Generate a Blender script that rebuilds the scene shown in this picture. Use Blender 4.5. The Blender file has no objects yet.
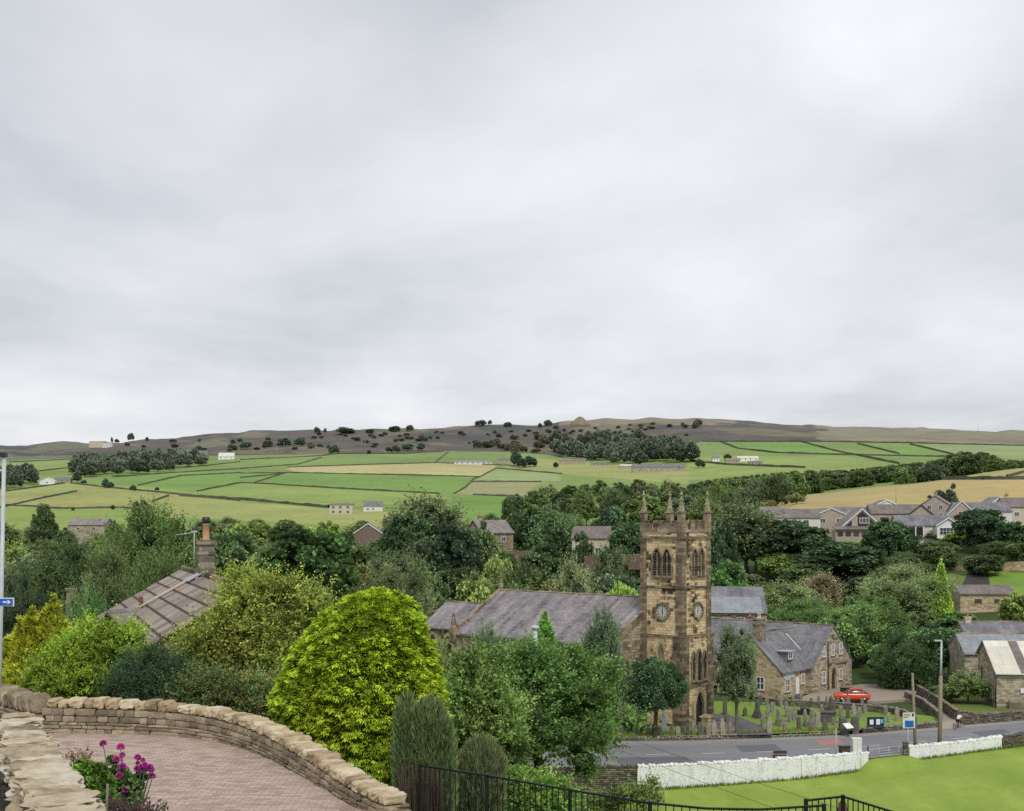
import bpy, math, random
import numpy as np
from mathutils import Vector, Matrix
R = math.radians
random.seed(7)
rng = np.random.default_rng(11)
F, HZ, CX = 1300.0, 520.0, 512.0          # focal length in pixels, eye-level row, centre column
scene = bpy.context.scene
COL = scene.collection

def P(px, py, Y):
    """world point at depth Y seen at a photo position (eye at the origin, looking along +Y)"""
    return Vector(((px-CX)/F*Y, Y, -(py-HZ)/F*Y))
def PZ(px, py, z):
    Y = -z*F/(py-HZ)
    return Vector(((px-CX)/F*Y, Y, z))

# ------------------------------------------------------------------ objects
def tag(o, label=None, cat=None, group=None, kind=None):
    if label: o['label'] = label
    if cat: o['category'] = cat
    if group: o['group'] = group
    if kind: o['kind'] = kind
    return o
def empty(name, loc=(0, 0, 0), rz=0.0, label=None, cat=None, group=None):
    o = bpy.data.objects.new(name, None); COL.objects.link(o)
    o.empty_display_size = 0.3
    o.location = loc; o.rotation_euler = (0, 0, rz)
    return tag(o, label, cat, group)
def copy_tree(o, parent=None):
    c = o.copy(); COL.objects.link(c)
    if parent is not None: c.parent = parent
    for ch in list(o.children): copy_tree(ch, c)
    return c
def relabel(o, label=None, group=None):
    if label: o['label'] = label
    if group: o['group'] = group
    return o

class MB:
    """collects shapes and links them as one mesh object; UVs are in metres along each face"""
    def __init__(s): s.v = []; s.f = []; s.m = []; s.sm = []
    def add(s, vs, fs, mi=0, smooth=False):
        b = len(s.v); s.v += [tuple(p) for p in vs]
        for f in fs:
            s.f.append([b+i for i in f]); s.m.append(mi); s.sm.append(smooth)
        return s
    def box(s, c, size, rz=0.0, mi=0, rx=0.0, ry=0.0, taper=1.0):
        hx, hy, hz = size[0]/2, size[1]/2, size[2]/2
        M = Matrix.Rotation(rz, 3, 'Z') @ Matrix.Rotation(ry, 3, 'Y') @ Matrix.Rotation(rx, 3, 'X')
        c = Vector(c); vs = []
        for z, t in ((-hz, 1.0), (hz, taper)):
            for x, y in ((-hx, -hy), (hx, -hy), (hx, hy), (-hx, hy)):
                vs.append(c + M @ Vector((x*t, y*t, z)))
        return s.add(vs, [(3, 2, 1, 0), (4, 5, 6, 7), (0, 1, 5, 4), (1, 2, 6, 5), (2, 3, 7, 6), (3, 0, 4, 7)], mi)
    def b2(s, x0, x1, y0, y1, z0, z1, mi=0):
        return s.box(((x0+x1)/2, (y0+y1)/2, (z0+z1)/2), (abs(x1-x0), abs(y1-y0), abs(z1-z0)), mi=mi)
    def prism(s, poly, d, mi=0):
        """closed solid: polygon of 3D points swept by vector d"""
        n = len(poly); d = Vector(d)
        vs = [Vector(p) for p in poly] + [Vector(p)+d for p in poly]
        nr = Vector((0, 0, 0))
        for i in range(n):
            a, b = Vector(poly[i]), Vector(poly[(i+1) % n]); nr += a.cross(b)
        flip = nr.dot(d) > 0
        fs = [list(range(n)), list(range(2*n-1, n-1, -1))]
        for i in range(n):
            j = (i+1) % n; fs.append([i, i+n, j+n, j])
        if flip: fs = [f[::-1] for f in fs]
        return s.add(vs, fs, mi)
    def quad(s, a, b, c, d, mi=0): return s.add([a, b, c, d], [(0, 1, 2, 3)], mi)
    def slab(s, a, b, c, d, t, mi=0):
        """a thick sheet below the quad abcd"""
        a, b, c, d = [Vector(p) for p in (a, b, c, d)]
        n = (b-a).cross(d-a).normalized()
        return s.prism([a, b, c, d], -n*t, mi)
    def tube(s, path, rad, n=8, mi=0, smooth=True, cap=True):
        path = [Vector(p) for p in path]; k = len(path)
        rad = rad if isinstance(rad, (list, tuple)) else [rad]*k
        vs = []; fs = []; prev = None
        for i, p in enumerate(path):
            d = (path[min(i+1, k-1)] - path[max(i-1, 0)])
            d = d.normalized() if d.length > 1e-9 else Vector((0, 0, 1))
            if prev is None:
                a = Vector((1, 0, 0)) if abs(d.x) < .8 else Vector((0, 1, 0))
                u = d.cross(a).normalized()
            else:
                u = (prev - d*prev.dot(d)).normalized()
            prev = u; w = d.cross(u)
            for j in range(n):
                t = 2*math.pi*j/n
                vs.append(p + (u*math.cos(t)+w*math.sin(t))*rad[i])
        for i in range(k-1):
            for j in range(n):
                a = i*n+j; b = i*n+(j+1) % n
                fs.append((a, b, b+n, a+n))
        if cap: fs.append(tuple(range(n-1, -1, -1))); fs.append(tuple((k-1)*n+j for j in range(n)))
        return s.add(vs, fs, mi, smooth)
    def lathe(s, prof, c=(0, 0, 0), n=16, mi=0, smooth=True):
        c = Vector(c); k = len(prof); vs = []; fs = []
        for r, z in prof:
            for j in range(n):
                t = 2*math.pi*j/n
                vs.append(c+Vector((r*math.cos(t), r*math.sin(t), z)))
        for i in range(k-1):
            for j in range(n):
                a = i*n+j; b = i*n+(j+1) % n; fs.append((a, b, b+n, a+n))
        fs.append(tuple(range(n-1, -1, -1))); fs.append(tuple((k-1)*n+j for j in range(n)))
        return s.add(vs, fs, mi, smooth)
    def ring(s, outer, inner, d, mi=0):
        """frame between two polygons with equal point counts, swept by d (open at the ends of the list)"""
        n = len(outer); d = Vector(d)
        for i in range(n-1):
            s.prism([outer[i], outer[i+1], inner[i+1], inner[i]], d, mi)
        return s
    def stone(s, c, size, rz=0.0, mi=0, rough=.12, k=3, power=4.0, tilt=0.0, rnd=random):
        """a rounded, chipped block"""
        hx, hy, hz = size[0]/2, size[1]/2, size[2]/2
        key = {}; vs = []; fs = []
        def vert(i, j, l):
            t = (i, j, l)
            if t not in key:
                p = [2*i/k-1, 2*j/k-1, 2*l/k-1]
                q = sum(abs(a)**power for a in p)**(1/power)
                sc = 1/q*max(abs(a) for a in p)
                sc = sc*(1+rnd.uniform(-rough, rough)*.6)
                key[t] = len(vs); vs.append(Vector((p[0]*sc*hx, p[1]*sc*hy, p[2]*sc*hz)))
            return key[t]
        for a in range(k):
            for b in range(k):
                fs.append((vert(a, b, 0), vert(a, b+1, 0), vert(a+1, b+1, 0), vert(a+1, b, 0)))
                fs.append((vert(a, b, k), vert(a+1, b, k), vert(a+1, b+1, k), vert(a, b+1, k)))
                fs.append((vert(a, 0, b), vert(a+1, 0, b), vert(a+1, 0, b+1), vert(a, 0, b+1)))
                fs.append((vert(a, k, b), vert(a, k, b+1), vert(a+1, k, b+1), vert(a+1, k, b)))
                fs.append((vert(0, a, b), vert(0, a, b+1), vert(0, a+1, b+1), vert(0, a+1, b)))
                fs.append((vert(k, a, b), vert(k, a+1, b), vert(k, a+1, b+1), vert(k, a, b+1)))
        M = Matrix.Rotation(rz, 3, 'Z') @ Matrix.Rotation(tilt, 3, 'Y') @ Matrix.Rotation(rnd.uniform(-.05, .05), 3, 'X')
        c = Vector(c)
        return s.add([c+M @ p for p in vs], fs, mi, False)
    def build(s, name, mats, parent=None, loc=(0, 0, 0), rz=0.0):
        me = bpy.data.meshes.new(name)
        me.from_pydata(s.v, [], s.f)
        mats = mats if isinstance(mats, (list, tuple)) else [mats]
        for m in mats: me.materials.append(m)
        me.polygons.foreach_set('material_index', s.m)
        me.polygons.foreach_set('use_smooth', s.sm)
        uv = me.uv_layers.new(name='UVMap')
        data = np.zeros(len(me.loops)*2)
        zax = Vector((0, 0, 1))
        for p in me.polygons:
            n = p.normal
            t = zax.cross(n)
            t = t.normalized() if t.length > .05 else Vector((1, 0, 0))
            b = n.cross(t)
            for li in p.loop_indices:
                q = me.vertices[me.loops[li].vertex_index].co
                data[2*li] = q.dot(t); data[2*li+1] = q.dot(b)
        uv.data.foreach_set('uv', data)
        me.update()
        o = bpy.data.objects.new(name, me); COL.objects.link(o)
        o.location = loc; o.rotation_euler = (0, 0, rz)
        if parent is not None: o.parent = parent
        return o

def np_mesh(name, verts, tris=None, quads=None, shade=None, mats=(), smooth=False, col=None):
    """fast mesh from numpy arrays"""
    me = bpy.data.meshes.new(name)
    nt = 0 if tris is None else len(tris); nq = 0 if quads is None else len(quads)
    me.vertices.add(len(verts)); me.vertices.foreach_set('co', np.asarray(verts, dtype=np.float32).ravel())
    loops = []
    if nt: loops.append(np.asarray(tris).ravel())
    if nq: loops.append(np.asarray(quads).ravel())
    lp = np.concatenate(loops).astype(np.int32)
    me.loops.add(len(lp)); me.loops.foreach_set('vertex_index', lp)
    me.polygons.add(nt+nq)
    st = np.concatenate([np.arange(nt)*3, nt*3+np.arange(nq)*4]).astype(np.int32)
    me.polygons.foreach_set('loop_start', st)
    if smooth: me.polygons.foreach_set('use_smooth', np.ones(nt+nq, dtype=bool))
    me.update(calc_edges=True); me.validate()
    if shade is not None:
        a = me.attributes.new('shade', 'FLOAT', 'POINT'); a.data.foreach_set('value', np.asarray(shade, dtype=np.float32))
    if col is not None:
        a = me.attributes.new('tone', 'FLOAT_COLOR', 'POINT'); a.data.foreach_set('color', np.asarray(col, dtype=np.float32).ravel())
    for m in mats: me.materials.append(m)
    return me
def link_mesh(name, me, parent=None):
    o = bpy.data.objects.new(name, me); COL.objects.link(o)
    if parent is not None: o.parent = parent
    return o

# smooth pseudo-noise on numpy arrays
_w = [(rng.uniform(-1, 1), rng.uniform(-1, 1), rng.uniform(0, 6.28)) for _ in range(14)]
def nz(x, y, s):
    t = 0
    for a, b, c in _w: t = t+np.sin((a*x+b*y)/s*3.1+c+1.3*np.sin((b*x-a*y)/s*1.7+c*2))
    return t/7.0

# ------------------------------------------------------------------ materials
class NT:
    def __init__(s, name):
        s.mat = bpy.data.materials.new(name); s.mat.use_nodes = True
        s.t = s.mat.node_tree; s.n = s.t.nodes; s.l = s.t.links
        s.b = s.n['Principled BSDF']; s.out = s.n['Material Output']
        s.b.inputs['Roughness'].default_value = .85
        s.b.inputs['Specular IOR Level'].default_value = .25
    def node(s, typ, **kw):
        n = s.n.new(typ)
        for k, v in kw.items():
            if k in n.inputs: n.inputs[k].default_value = v
            else: setattr(n, k, v)
        return n
    def link(s, a, b): s.l.new(a, b)
    def uv(s): return s.node('ShaderNodeTexCoord').outputs['UV']
    def objco(s): return s.node('ShaderNodeTexCoord').outputs['Object']
    def world(s): return s.node('ShaderNodeNewGeometry').outputs['Position']
    def noise(s, vec, scale, detail=4, rough=.6, stretch=None):
        if stretch:
            mp = s.node('ShaderNodeMapping'); mp.inputs['Scale'].default_value = stretch
            s.link(vec, mp.inputs['Vector']); vec = mp.outputs['Vector']
        n = s.node('ShaderNodeTexNoise', Scale=scale, Detail=detail, Roughness=rough)
        s.link(vec, n.inputs['Vector']); return n.outputs['Fac']
    def ramp(s, fac, stops):
        r = s.node('ShaderNodeValToRGB'); e = r.color_ramp.elements
        while len(e) < len(stops): e.new(.5)
        for i, (p, c) in enumerate(stops):
            e[i].position = p; e[i].color = (c[0], c[1], c[2], 1)
        s.link(fac, r.inputs['Fac']); return r.outputs['Color']
    def math(s, op, a, b=None, clamp=False):
        m = s.node('ShaderNodeMath', operation=op, use_clamp=clamp)
        for i, v in enumerate((a, b)):
            if v is None: continue
            if isinstance(v, (int, float)): m.inputs[i].default_value = v
            else: s.link(v, m.inputs[i])
        return m.outputs[0]
    def mix(s, fac, a, b, mode='MIX'):
        m = s.node('ShaderNodeMix', data_type='RGBA', blend_type=mode)
        for i, v in ((0, fac), (6, a), (7, b)):
            if isinstance(v, (int, float)): m.inputs[i].default_value = v
            elif isinstance(v, (tuple, list)): m.inputs[i].default_value = (v[0], v[1], v[2], 1)
            else: s.link(v, m.inputs[i])
        return m.outputs[2]
    def bump(s, h, strength=.5, dist=.05):
        b = s.node('ShaderNodeBump', Strength=strength, Distance=dist)
        s.link(h, b.inputs['Height']); s.link(b.outputs['Normal'], s.b.inputs['Normal'])
    def base(s, c):
        if isinstance(c, (tuple, list)): s.b.inputs['Base Color'].default_value = (c[0], c[1], c[2], 1)
        else: s.link(c, s.b.inputs['Base Color'])
        return s

def plain(name, c, rough=.7, var=.15, scale=3.0, metal=0.0, spec=.3, bump=0.0):
    t = NT(name); t.b.inputs['Roughness'].default_value = rough; t.b.inputs['Metallic'].default_value = metal
    t.b.inputs['Specular IOR Level'].default_value = spec
    n = t.noise(t.objco(), scale)
    a = [x*(1-var) for x in c]; b = [min(1, x*(1+var)) for x in c]
    t.base(t.ramp(n, [(.3, a), (.7, b)]))
    if bump: t.bump(n, bump, .03)
    return t.mat

def masonry(name, stops, bw, bh, mortar, soot=.3, soot_scale=.25, bump=.5, msize=.012, streak=0.0, fine=.25, contrast=.75):
    """coursed stone: every block its own tone, with dark weathering in patches"""
    t = NT(name); t.b.inputs['Roughness'].default_value = .92; t.b.inputs['Specular IOR Level'].default_value = .15
    uv = t.uv()
    wob = t.node('ShaderNodeTexNoise', Scale=1.6, Detail=2.0); t.link(uv, wob.inputs['Vector'])
    sub = t.node('ShaderNodeVectorMath', operation='MULTIPLY_ADD')
    t.link(wob.outputs['Color'], sub.inputs[0]); sub.inputs[1].default_value = (.05, .05, 0); t.link(uv, sub.inputs[2])
    br = t.node('ShaderNodeTexBrick', Scale=1.0)
    br.inputs['Brick Width'].default_value = bw; br.inputs['Row Height'].default_value = bh
    br.inputs['Mortar Size'].default_value = msize; br.inputs['Mortar Smooth'].default_value = .3
    br.inputs['Color1'].default_value = (0, 0, 0, 1); br.inputs['Color2'].default_value = (1, 1, 1, 1)
    br.inputs['Mortar'].default_value = (.5, .5, .5, 1); br.squash = 1.35; br.squash_frequency = 3
    t.link(sub.outputs[0], br.inputs['Vector'])
    big = t.noise(t.objco(), soot_scale, 5, .65)
    fin = t.noise(uv, 9.0, 4, .7)
    v = t.math('ADD', t.math('ADD', t.math('MULTIPLY', br.outputs['Color'], contrast), .5-contrast*.5), t.math('MULTIPLY', t.math('SUBTRACT', big, .5), soot*5))
    v = t.math('ADD', v, t.math('MULTIPLY', t.math('SUBTRACT', fin, .5), fine*2), clamp=True)
    if streak:
        st = t.noise(uv, 1.0, 4, .6, stretch=(2.2, .16, 1))
        v = t.math('ADD', v, t.math('MULTIPLY', t.math('SUBTRACT', st, .5), streak*4), clamp=True)
    c = t.ramp(v, stops)
    c = t.mix(br.outputs['Fac'], c, mortar)
    t.base(c)
    h = t.math('ADD', t.math('MULTIPLY', br.outputs['Fac'], -1.0), t.math('MULTIPLY', fin, .6))
    t.bump(h, bump, .04)
    return t.mat

def slates(name, c0, c1, rw=.35, rh=.25, moss=None, streak=.5):
    t = NT(name); t.b.inputs['Roughness'].default_value = .55; t.b.inputs['Specular IOR Level'].default_value = .4
    uv = t.uv()
    br = t.node('ShaderNodeTexBrick', Scale=1.0)
    br.inputs['Brick Width'].default_value = rw; br.inputs['Row Height'].default_value = rh
    br.inputs['Mortar Size'].default_value = .012; br.inputs['Color1'].default_value = (0, 0, 0, 1); br.inputs['Color2'].default_value = (1, 1, 1, 1)
    br.inputs['Mortar'].default_value = (.2, .2, .2, 1)
    t.link(uv, br.inputs['Vector'])
    st = t.noise(uv, 1.0, 5, .65, stretch=(1.0, .09, 1))
    bl = t.noise(uv, .35, 4, .6)
    v = t.math('ADD', t.math('MULTIPLY', br.outputs['Color'], .14), t.math('MULTIPLY', st, streak))
    v = t.math('ADD', v, t.math('MULTIPLY', bl, .55))
    v = t.math('DIVIDE', v, .14*1+streak+.55)
    c = t.ramp(v, [(.36, c0), (.62, c1)])
    c = t.mix(t.math('MULTIPLY', br.outputs['Fac'], .6), c, [x*.35 for x in c0])
    if moss is not None:
        mo = t.noise(uv, .8, 6, .7)
        c = t.mix(t.ramp(mo, [(.52, (0, 0, 0)), (.68, (.7, .7, .7))]), c, moss)
    t.base(c)
    t.bump(t.math('ADD', t.math('MULTIPLY', br.outputs['Fac'], -.7), br.outputs['Color']), .35, .03)
    return t.mat

def foliage(name, trans=.25, spec=.10, rough=.6):
    """leaf colour = the object's own tint times a leaf tone with inner shade painted in"""
    t = NT(name); t.b.inputs['Roughness'].default_value = rough; t.b.inputs['Specular IOR Level'].default_value = spec
    oi = t.node('ShaderNodeObjectInfo'); at = t.node('ShaderNodeAttribute', attribute_name='shade')
    hs = t.node('ShaderNodeHueSaturation'); hs.inputs['Saturation'].default_value = .95; t.link(oi.outputs['Color'], hs.inputs['Color'])
    n = t.noise(t.objco(), .5, 3)
    t.link(t.math('ADD', .475, t.math('MULTIPLY', n, .05)), hs.inputs['Hue'])
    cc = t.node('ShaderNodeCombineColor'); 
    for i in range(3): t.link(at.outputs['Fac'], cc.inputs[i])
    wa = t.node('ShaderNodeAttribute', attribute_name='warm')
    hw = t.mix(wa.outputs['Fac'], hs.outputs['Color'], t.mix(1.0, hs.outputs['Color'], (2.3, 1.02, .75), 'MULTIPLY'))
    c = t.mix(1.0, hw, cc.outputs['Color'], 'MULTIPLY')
    t.base(c)
    tr = t.node('ShaderNodeBsdfTranslucent'); t.link(t.mix(1.0, c, (1.25, 1.3, .6), 'MULTIPLY'), tr.inputs['Color'])
    mx = t.node('ShaderNodeMixShader'); mx.inputs[0].default_value = trans
    t.link(t.b.outputs[0], mx.inputs[1]); t.link(tr.outputs[0], mx.inputs[2]); t.link(mx.outputs[0], t.out.inputs['Surface'])
    return t.mat

def toned(name, rough=.9, scale=.35, amt=.35, fine=4.0):
    """ground whose colour comes from the mesh's own tone attribute, broken up by noise"""
    t = NT(name); t.b.inputs['Roughness'].default_value = rough; t.b.inputs['Specular IOR Level'].default_value = .1
    at = t.node('ShaderNodeAttribute', attribute_name='tone')
    w = t.world()
    n1 = t.noise(w, scale, 6, .7); n2 = t.noise(w, scale*.07, 4, .6)
    v = t.math('ADD', t.math('MULTIPLY', t.math('SUBTRACT', n1, .5), amt*2), t.math('MULTIPLY', t.math('SUBTRACT', n2, .5), amt*1.6))
    v = t.math('ADD', v, 1.0)
    cc = t.node('ShaderNodeCombineColor')
    for i in range(3): t.link(v, cc.inputs[i])
    t.base(t.mix(1.0, at.outputs['Color'], cc.outputs['Color'], 'MULTIPLY'))
    t.bump(n1, .4, .3)
    return t.mat

OCHRE = [(0, (.05, .043, .036)), (.13, (.15, .12, .085)), (.27, (.40, .305, .175)), (.52, (.62, .475, .27)), (.85, (.74, .60, .385))]
BROWN = [(0, (.07, .06, .048)), (.2, (.18, .148, .105)), (.5, (.34, .275, .19)), (.9, (.48, .40, .285))]
M = {}
M['tower'] = masonry('sooty sandstone', OCHRE, .52, .29, (.12, .095, .065), .58, .36, .5, .012, .22, contrast=.66)
M['quoin'] = masonry('dark quoins', [(0, (.06, .05, .042)), (.5, (.20, .155, .105)), (1, (.38, .295, .185))], .8, .36, (.08, .066, .05), .35, .3, .5)
M['trim'] = masonry('weathered trim', [(0, (.07, .06, .048)), (.5, (.24, .195, .135)), (1, (.44, .36, .245))], 1.2, .5, (.1, .08, .06), .3, .5, .3)
M['mossy'] = masonry('mossy finial stone', [(0, (.12, .12, .07)), (.5, (.30, .285, .165)), (1, (.44, .41, .27))], 2, .8, (.1, .09, .06), .3, .8, .3)
M['nave'] = masonry('nave sandstone', BROWN, .6, .3, (.08, .066, .05), .35, .3)
M['hall'] = masonry('hall sandstone', [(0, (.13, .11, .082)), (.25, (.29, .245, .175)), (.55, (.44, .38, .28)), (.9, (.54, .475, .36))], .55, .26, (.2, .17, .12), .16, .25, .4)
M['tan'] = masonry('tan sandstone', [(0, (.22, .17, .105)), (.3, (.40, .31, .19)), (.8, (.58, .47, .31))], .5, .24, (.26, .21, .14), .14, .25, .4)
M['cottage'] = masonry('cottage stone', BROWN, .5, .25, (.12, .1, .075), .2, .4)
M['chimney'] = masonry('chimney stone', [(0, (.085, .074, .058)), (.45, (.23, .195, .15)), (1, (.38, .325, .25))], .42, .2, (.22, .2, .165), .2, .8, .5)
M['rubble'] = masonry('dark rubble wall', [(0, (.05, .045, .038)), (.45, (.15, .13, .10)), (1, (.30, .26, .20))], .42, .17, (.025, .022, .018), .25, .5, .8, .02)
M['roof_purple'] = slates('purple stone slates', (.085, .074, .08), (.36, .325, .335), .5, .3, (.25, .22, .19), .85)
M['roof_grey'] = slates('grey slates', (.095, .092, .10), (.27, .265, .28), .35, .22, None, .4)
M['roof_blue'] = slates('blue slates', (.19, .205, .22), (.35, .375, .395), .4, .25, None, .35)
M['roof_brown'] = slates('brown roof tiles', (.125, .105, .093), (.25, .215, .195), .35, .3, None, .35)
M['roof_cream'] = slates('pale sheet roof', (.55, .53, .44), (.78, .76, .66), 1.1, 3.5, None, .3)
M['roof_stone'] = slates('stone slab roof', (.135, .118, .108), (.33, .295, .27), .75, .5, (.2, .19, .12), .5)
M['dark'] = plain('dark opening', (.018, .018, .02), .35, .2, 2, spec=.5)
M['louvre'] = plain('dark louvre slats', (.045, .043, .042), .8)
M['glass'] = plain('window glass', (.06, .07, .08), .12, .4, 1.5, spec=.6)
M['white'] = plain('white paint', (.78, .78, .77), .6, .06)
M['offwhite'] = plain('pale render', (.66, .65, .61), .8, .07)
M['cream'] = plain('cream render', (.55, .49, .37), .85, .1)
M['black'] = plain('black paint', (.014, .017, .016), .38, .3, spec=.45)
M['steel'] = plain('grey galvanised steel', (.46, .50, .51), .45, .12, spec=.5)
M['lead'] = plain('lead flashing', (.36, .40, .46), .5, .12)
M['darklead'] = plain('dark lead', (.14, .145, .15), .6, .2)
M['pot'] = plain('terracotta pot', (.42, .25, .14), .8, .2)
M['rust'] = plain('red brown pipe', (.15, .06, .045), .7, .2)
M['wood'] = plain('weathered pole wood', (.27, .215, .16), .85, .25, 6)
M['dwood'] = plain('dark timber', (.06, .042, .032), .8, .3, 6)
M['gold'] = plain('clock hand black', (.02, .02, .02), .5)
M['clock'] = plain('clock dial', (.50, .49, .45), .6, .08, 4)
M['blue'] = plain('blue sign paint', (.02, .12, .48), .4, .08)
M['mint'] = plain('pale green board', (.48, .60, .52), .7, .08)
M['redpaint'] = plain('orange red car paint', (.66, .075, .018), .25, .04, spec=.6)
M['tyre'] = plain('black rubber', (.015, .015, .016), .75)
M['alloy'] = plain('alloy rim', (.42, .43, .44), .35, .1, metal=.7)
M['bark'] = plain('bark', (.085, .07, .055), .95, .4, 5, bump=.4)
M['ivybark'] = plain('grey bark', (.15, .135, .11), .95, .35, 5, bump=.4)
M['estate'] = plain('buff house walls', (.40, .345, .28), .9, .15, 1.5)
M['brick'] = masonry('red brick', [(0, (.17, .11, .085)), (1, (.31, .22, .175))], .22, .075, (.2, .17, .14), .15, .3)
M['grave'] = plain('old headstone', (.25, .23, .19), .9, .45, 2.2)
M['grave_d'] = plain('sooty headstone', (.12, .112, .098), .9, .4, 2.2)
M['grave_l'] = plain('pale headstone', (.33, .30, .24), .9, .35, 2.2)
M['leaf'] = foliage('leaves')
M['spray'] = foliage('conifer sprays', .18, .15, .65)
M['skin'] = plain('skin', (.45, .27, .19), .6, .05)
# ------------------------------------------------------------------ the lie of the land
def rowz(Y, r): return -(r-HZ)/F*Y
_pf = {
 -320: [(170, 'z', -21), (260, 'z', -20), (480, 'z', -12), (800, 'r', 524), (1050, 'r', 503), (1600, 'r', 476), (1900, 'r', 464), (2500, 'r', 450)],
 0:   [(170, 'z', -21.5), (250, 'z', -20), (450, 'z', -13), (800, 'r', 525), (1050, 'r', 500), (1600, 'r', 471), (1900, 'r', 461), (2500, 'r', 446)],
 130: [(170, 'z', -21.5), (250, 'z', -20), (450, 'z', -13), (800, 'r', 522), (1050, 'r', 500), (1600, 'r', 470), (1950, 'r', 458), (2500, 'r', 440)],
 260: [(170, 'z', -21.5), (250, 'z', -20), (450, 'z', -13), (800, 'r', 520), (1000, 'r', 506), (1500, 'r', 475), (1950, 'r', 454), (2500, 'r', 432)],
 400: [(170, 'z', -22), (250, 'z', -21), (450, 'z', -13), (800, 'r', 518), (1000, 'r', 503), (1500, 'r', 472), (1950, 'r', 451), (2500, 'r', 428)],
 520: [(170, 'z', -22), (250, 'z', -21), (420, 'z', -12), (700, 'r', 520), (1000, 'r', 502), (1500, 'r', 475), (1900, 'r', 454), (2500, 'r', 425)],
 600: [(170, 'z', -22), (250, 'z', -21), (420, 'z', -10), (800, 'r', 505), (1200, 'r', 482), (1600, 'r', 466), (1900, 'r', 458), (2200, 'r', 440), (2500, 'r', 420)],
 700: [(170, 'z', -22), (250, 'z', -20), (400, 'r', 538), (600, 'r', 520), (800, 'r', 505), (1100, 'r', 488), (1500, 'r', 464), (1850, 'r', 443), (2300, 'r', 422), (2500, 'r', 418)],
 800: [(170, 'z', -21.5), (250, 'z', -17), (310, 'z', -10), (345, 'z', -5.4), (375, 'z', -4.4), (410, 'r', 511), (450, 'r', 503), (600, 'r', 501), (800, 'r', 492), (1100, 'r', 478), (1400, 'r', 464), (1850, 'r', 440), (2300, 'r', 428), (2500, 'r', 425)],
 900: [(170, 'z', -21), (250, 'z', -17), (310, 'z', -10), (345, 'z', -5.0), (375, 'z', -4.2), (410, 'r', 511), (580, 'r', 486), (700, 'r', 486), (900, 'r', 478), (1200, 'r', 466), (1500, 'r', 456), (1850, 'r', 440), (2300, 'r', 431), (2500, 'r', 428)],
 1024: [(170, 'z', -20.5), (250, 'z', -15.5), (310, 'z', -9), (345, 'z', -4.6), (375, 'z', -3.6), (410, 'r', 508), (700, 'r', 468), (760, 'r', 469), (950, 'r', 470), (1200, 'r', 463), (1500, 'r', 456), (1850, 'r', 445), (2500, 'r', 433)],
 1400: [(170, 'z', -20), (250, 'z', -14), (310, 'z', -8), (345, 'z', -4), (375, 'z', -3), (410, 'r', 507), (700, 'r', 466), (1200, 'r', 462), (1850, 'r', 447), (2500, 'r', 436)],
}
_cols = sorted(_pf)
_lut_y = np.concatenate([np.linspace(170, 700, 200), np.linspace(705, 2500, 260)])
_lut = np.array([np.interp(_lut_y, [a[0] for a in _pf[c]], [a[2] if a[1] == 'z' else rowz(a[0], a[2]) for a in _pf[c]]) for c in _cols])
_k = np.ones(9)/9.0
for _i in range(len(_cols)):
    _e = np.concatenate([np.full(4, _lut[_i][0]), _lut[_i], _lut[_i][-1]+np.arange(1, 5)*(_lut[_i][-1]-_lut[_i][-2])])
    _lut[_i] = np.convolve(_e, _k, 'valid')
_colx = np.array(_cols, float)

def far_edge(X):                      # far kerb of the road, as Y over X
    return np.interp(X, [-60, 0, 8.6, 18.4, 32.8, 39.7, 45.7, 55, 75, 110], [124, 126, 126.5, 127.1, 130, 133, 135.6, 139.7, 149, 165])
def near_edge(X):                     # the wall between the road and the field
    return np.interp(X, [-60, 0, 4.6, 11.2, 16.5, 25.6, 32.2, 36.6, 46.7, 58, 80, 110], [113, 113.3, 113.5, 113.8, 114.5, 115.8, 118, 120.3, 124.5, 130, 140, 155])
def z_field(X):
    return np.interp(X, [0, 11, 23, 32, 37, 47, 80], [-23.75, -23.66, -23.2, -22.65, -22.25, -21.85, -21.5])
def sstep(a, b, x):
    t = np.clip((x-a)/(b-a), 0, 1); return t*t*(3-2*t)

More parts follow.
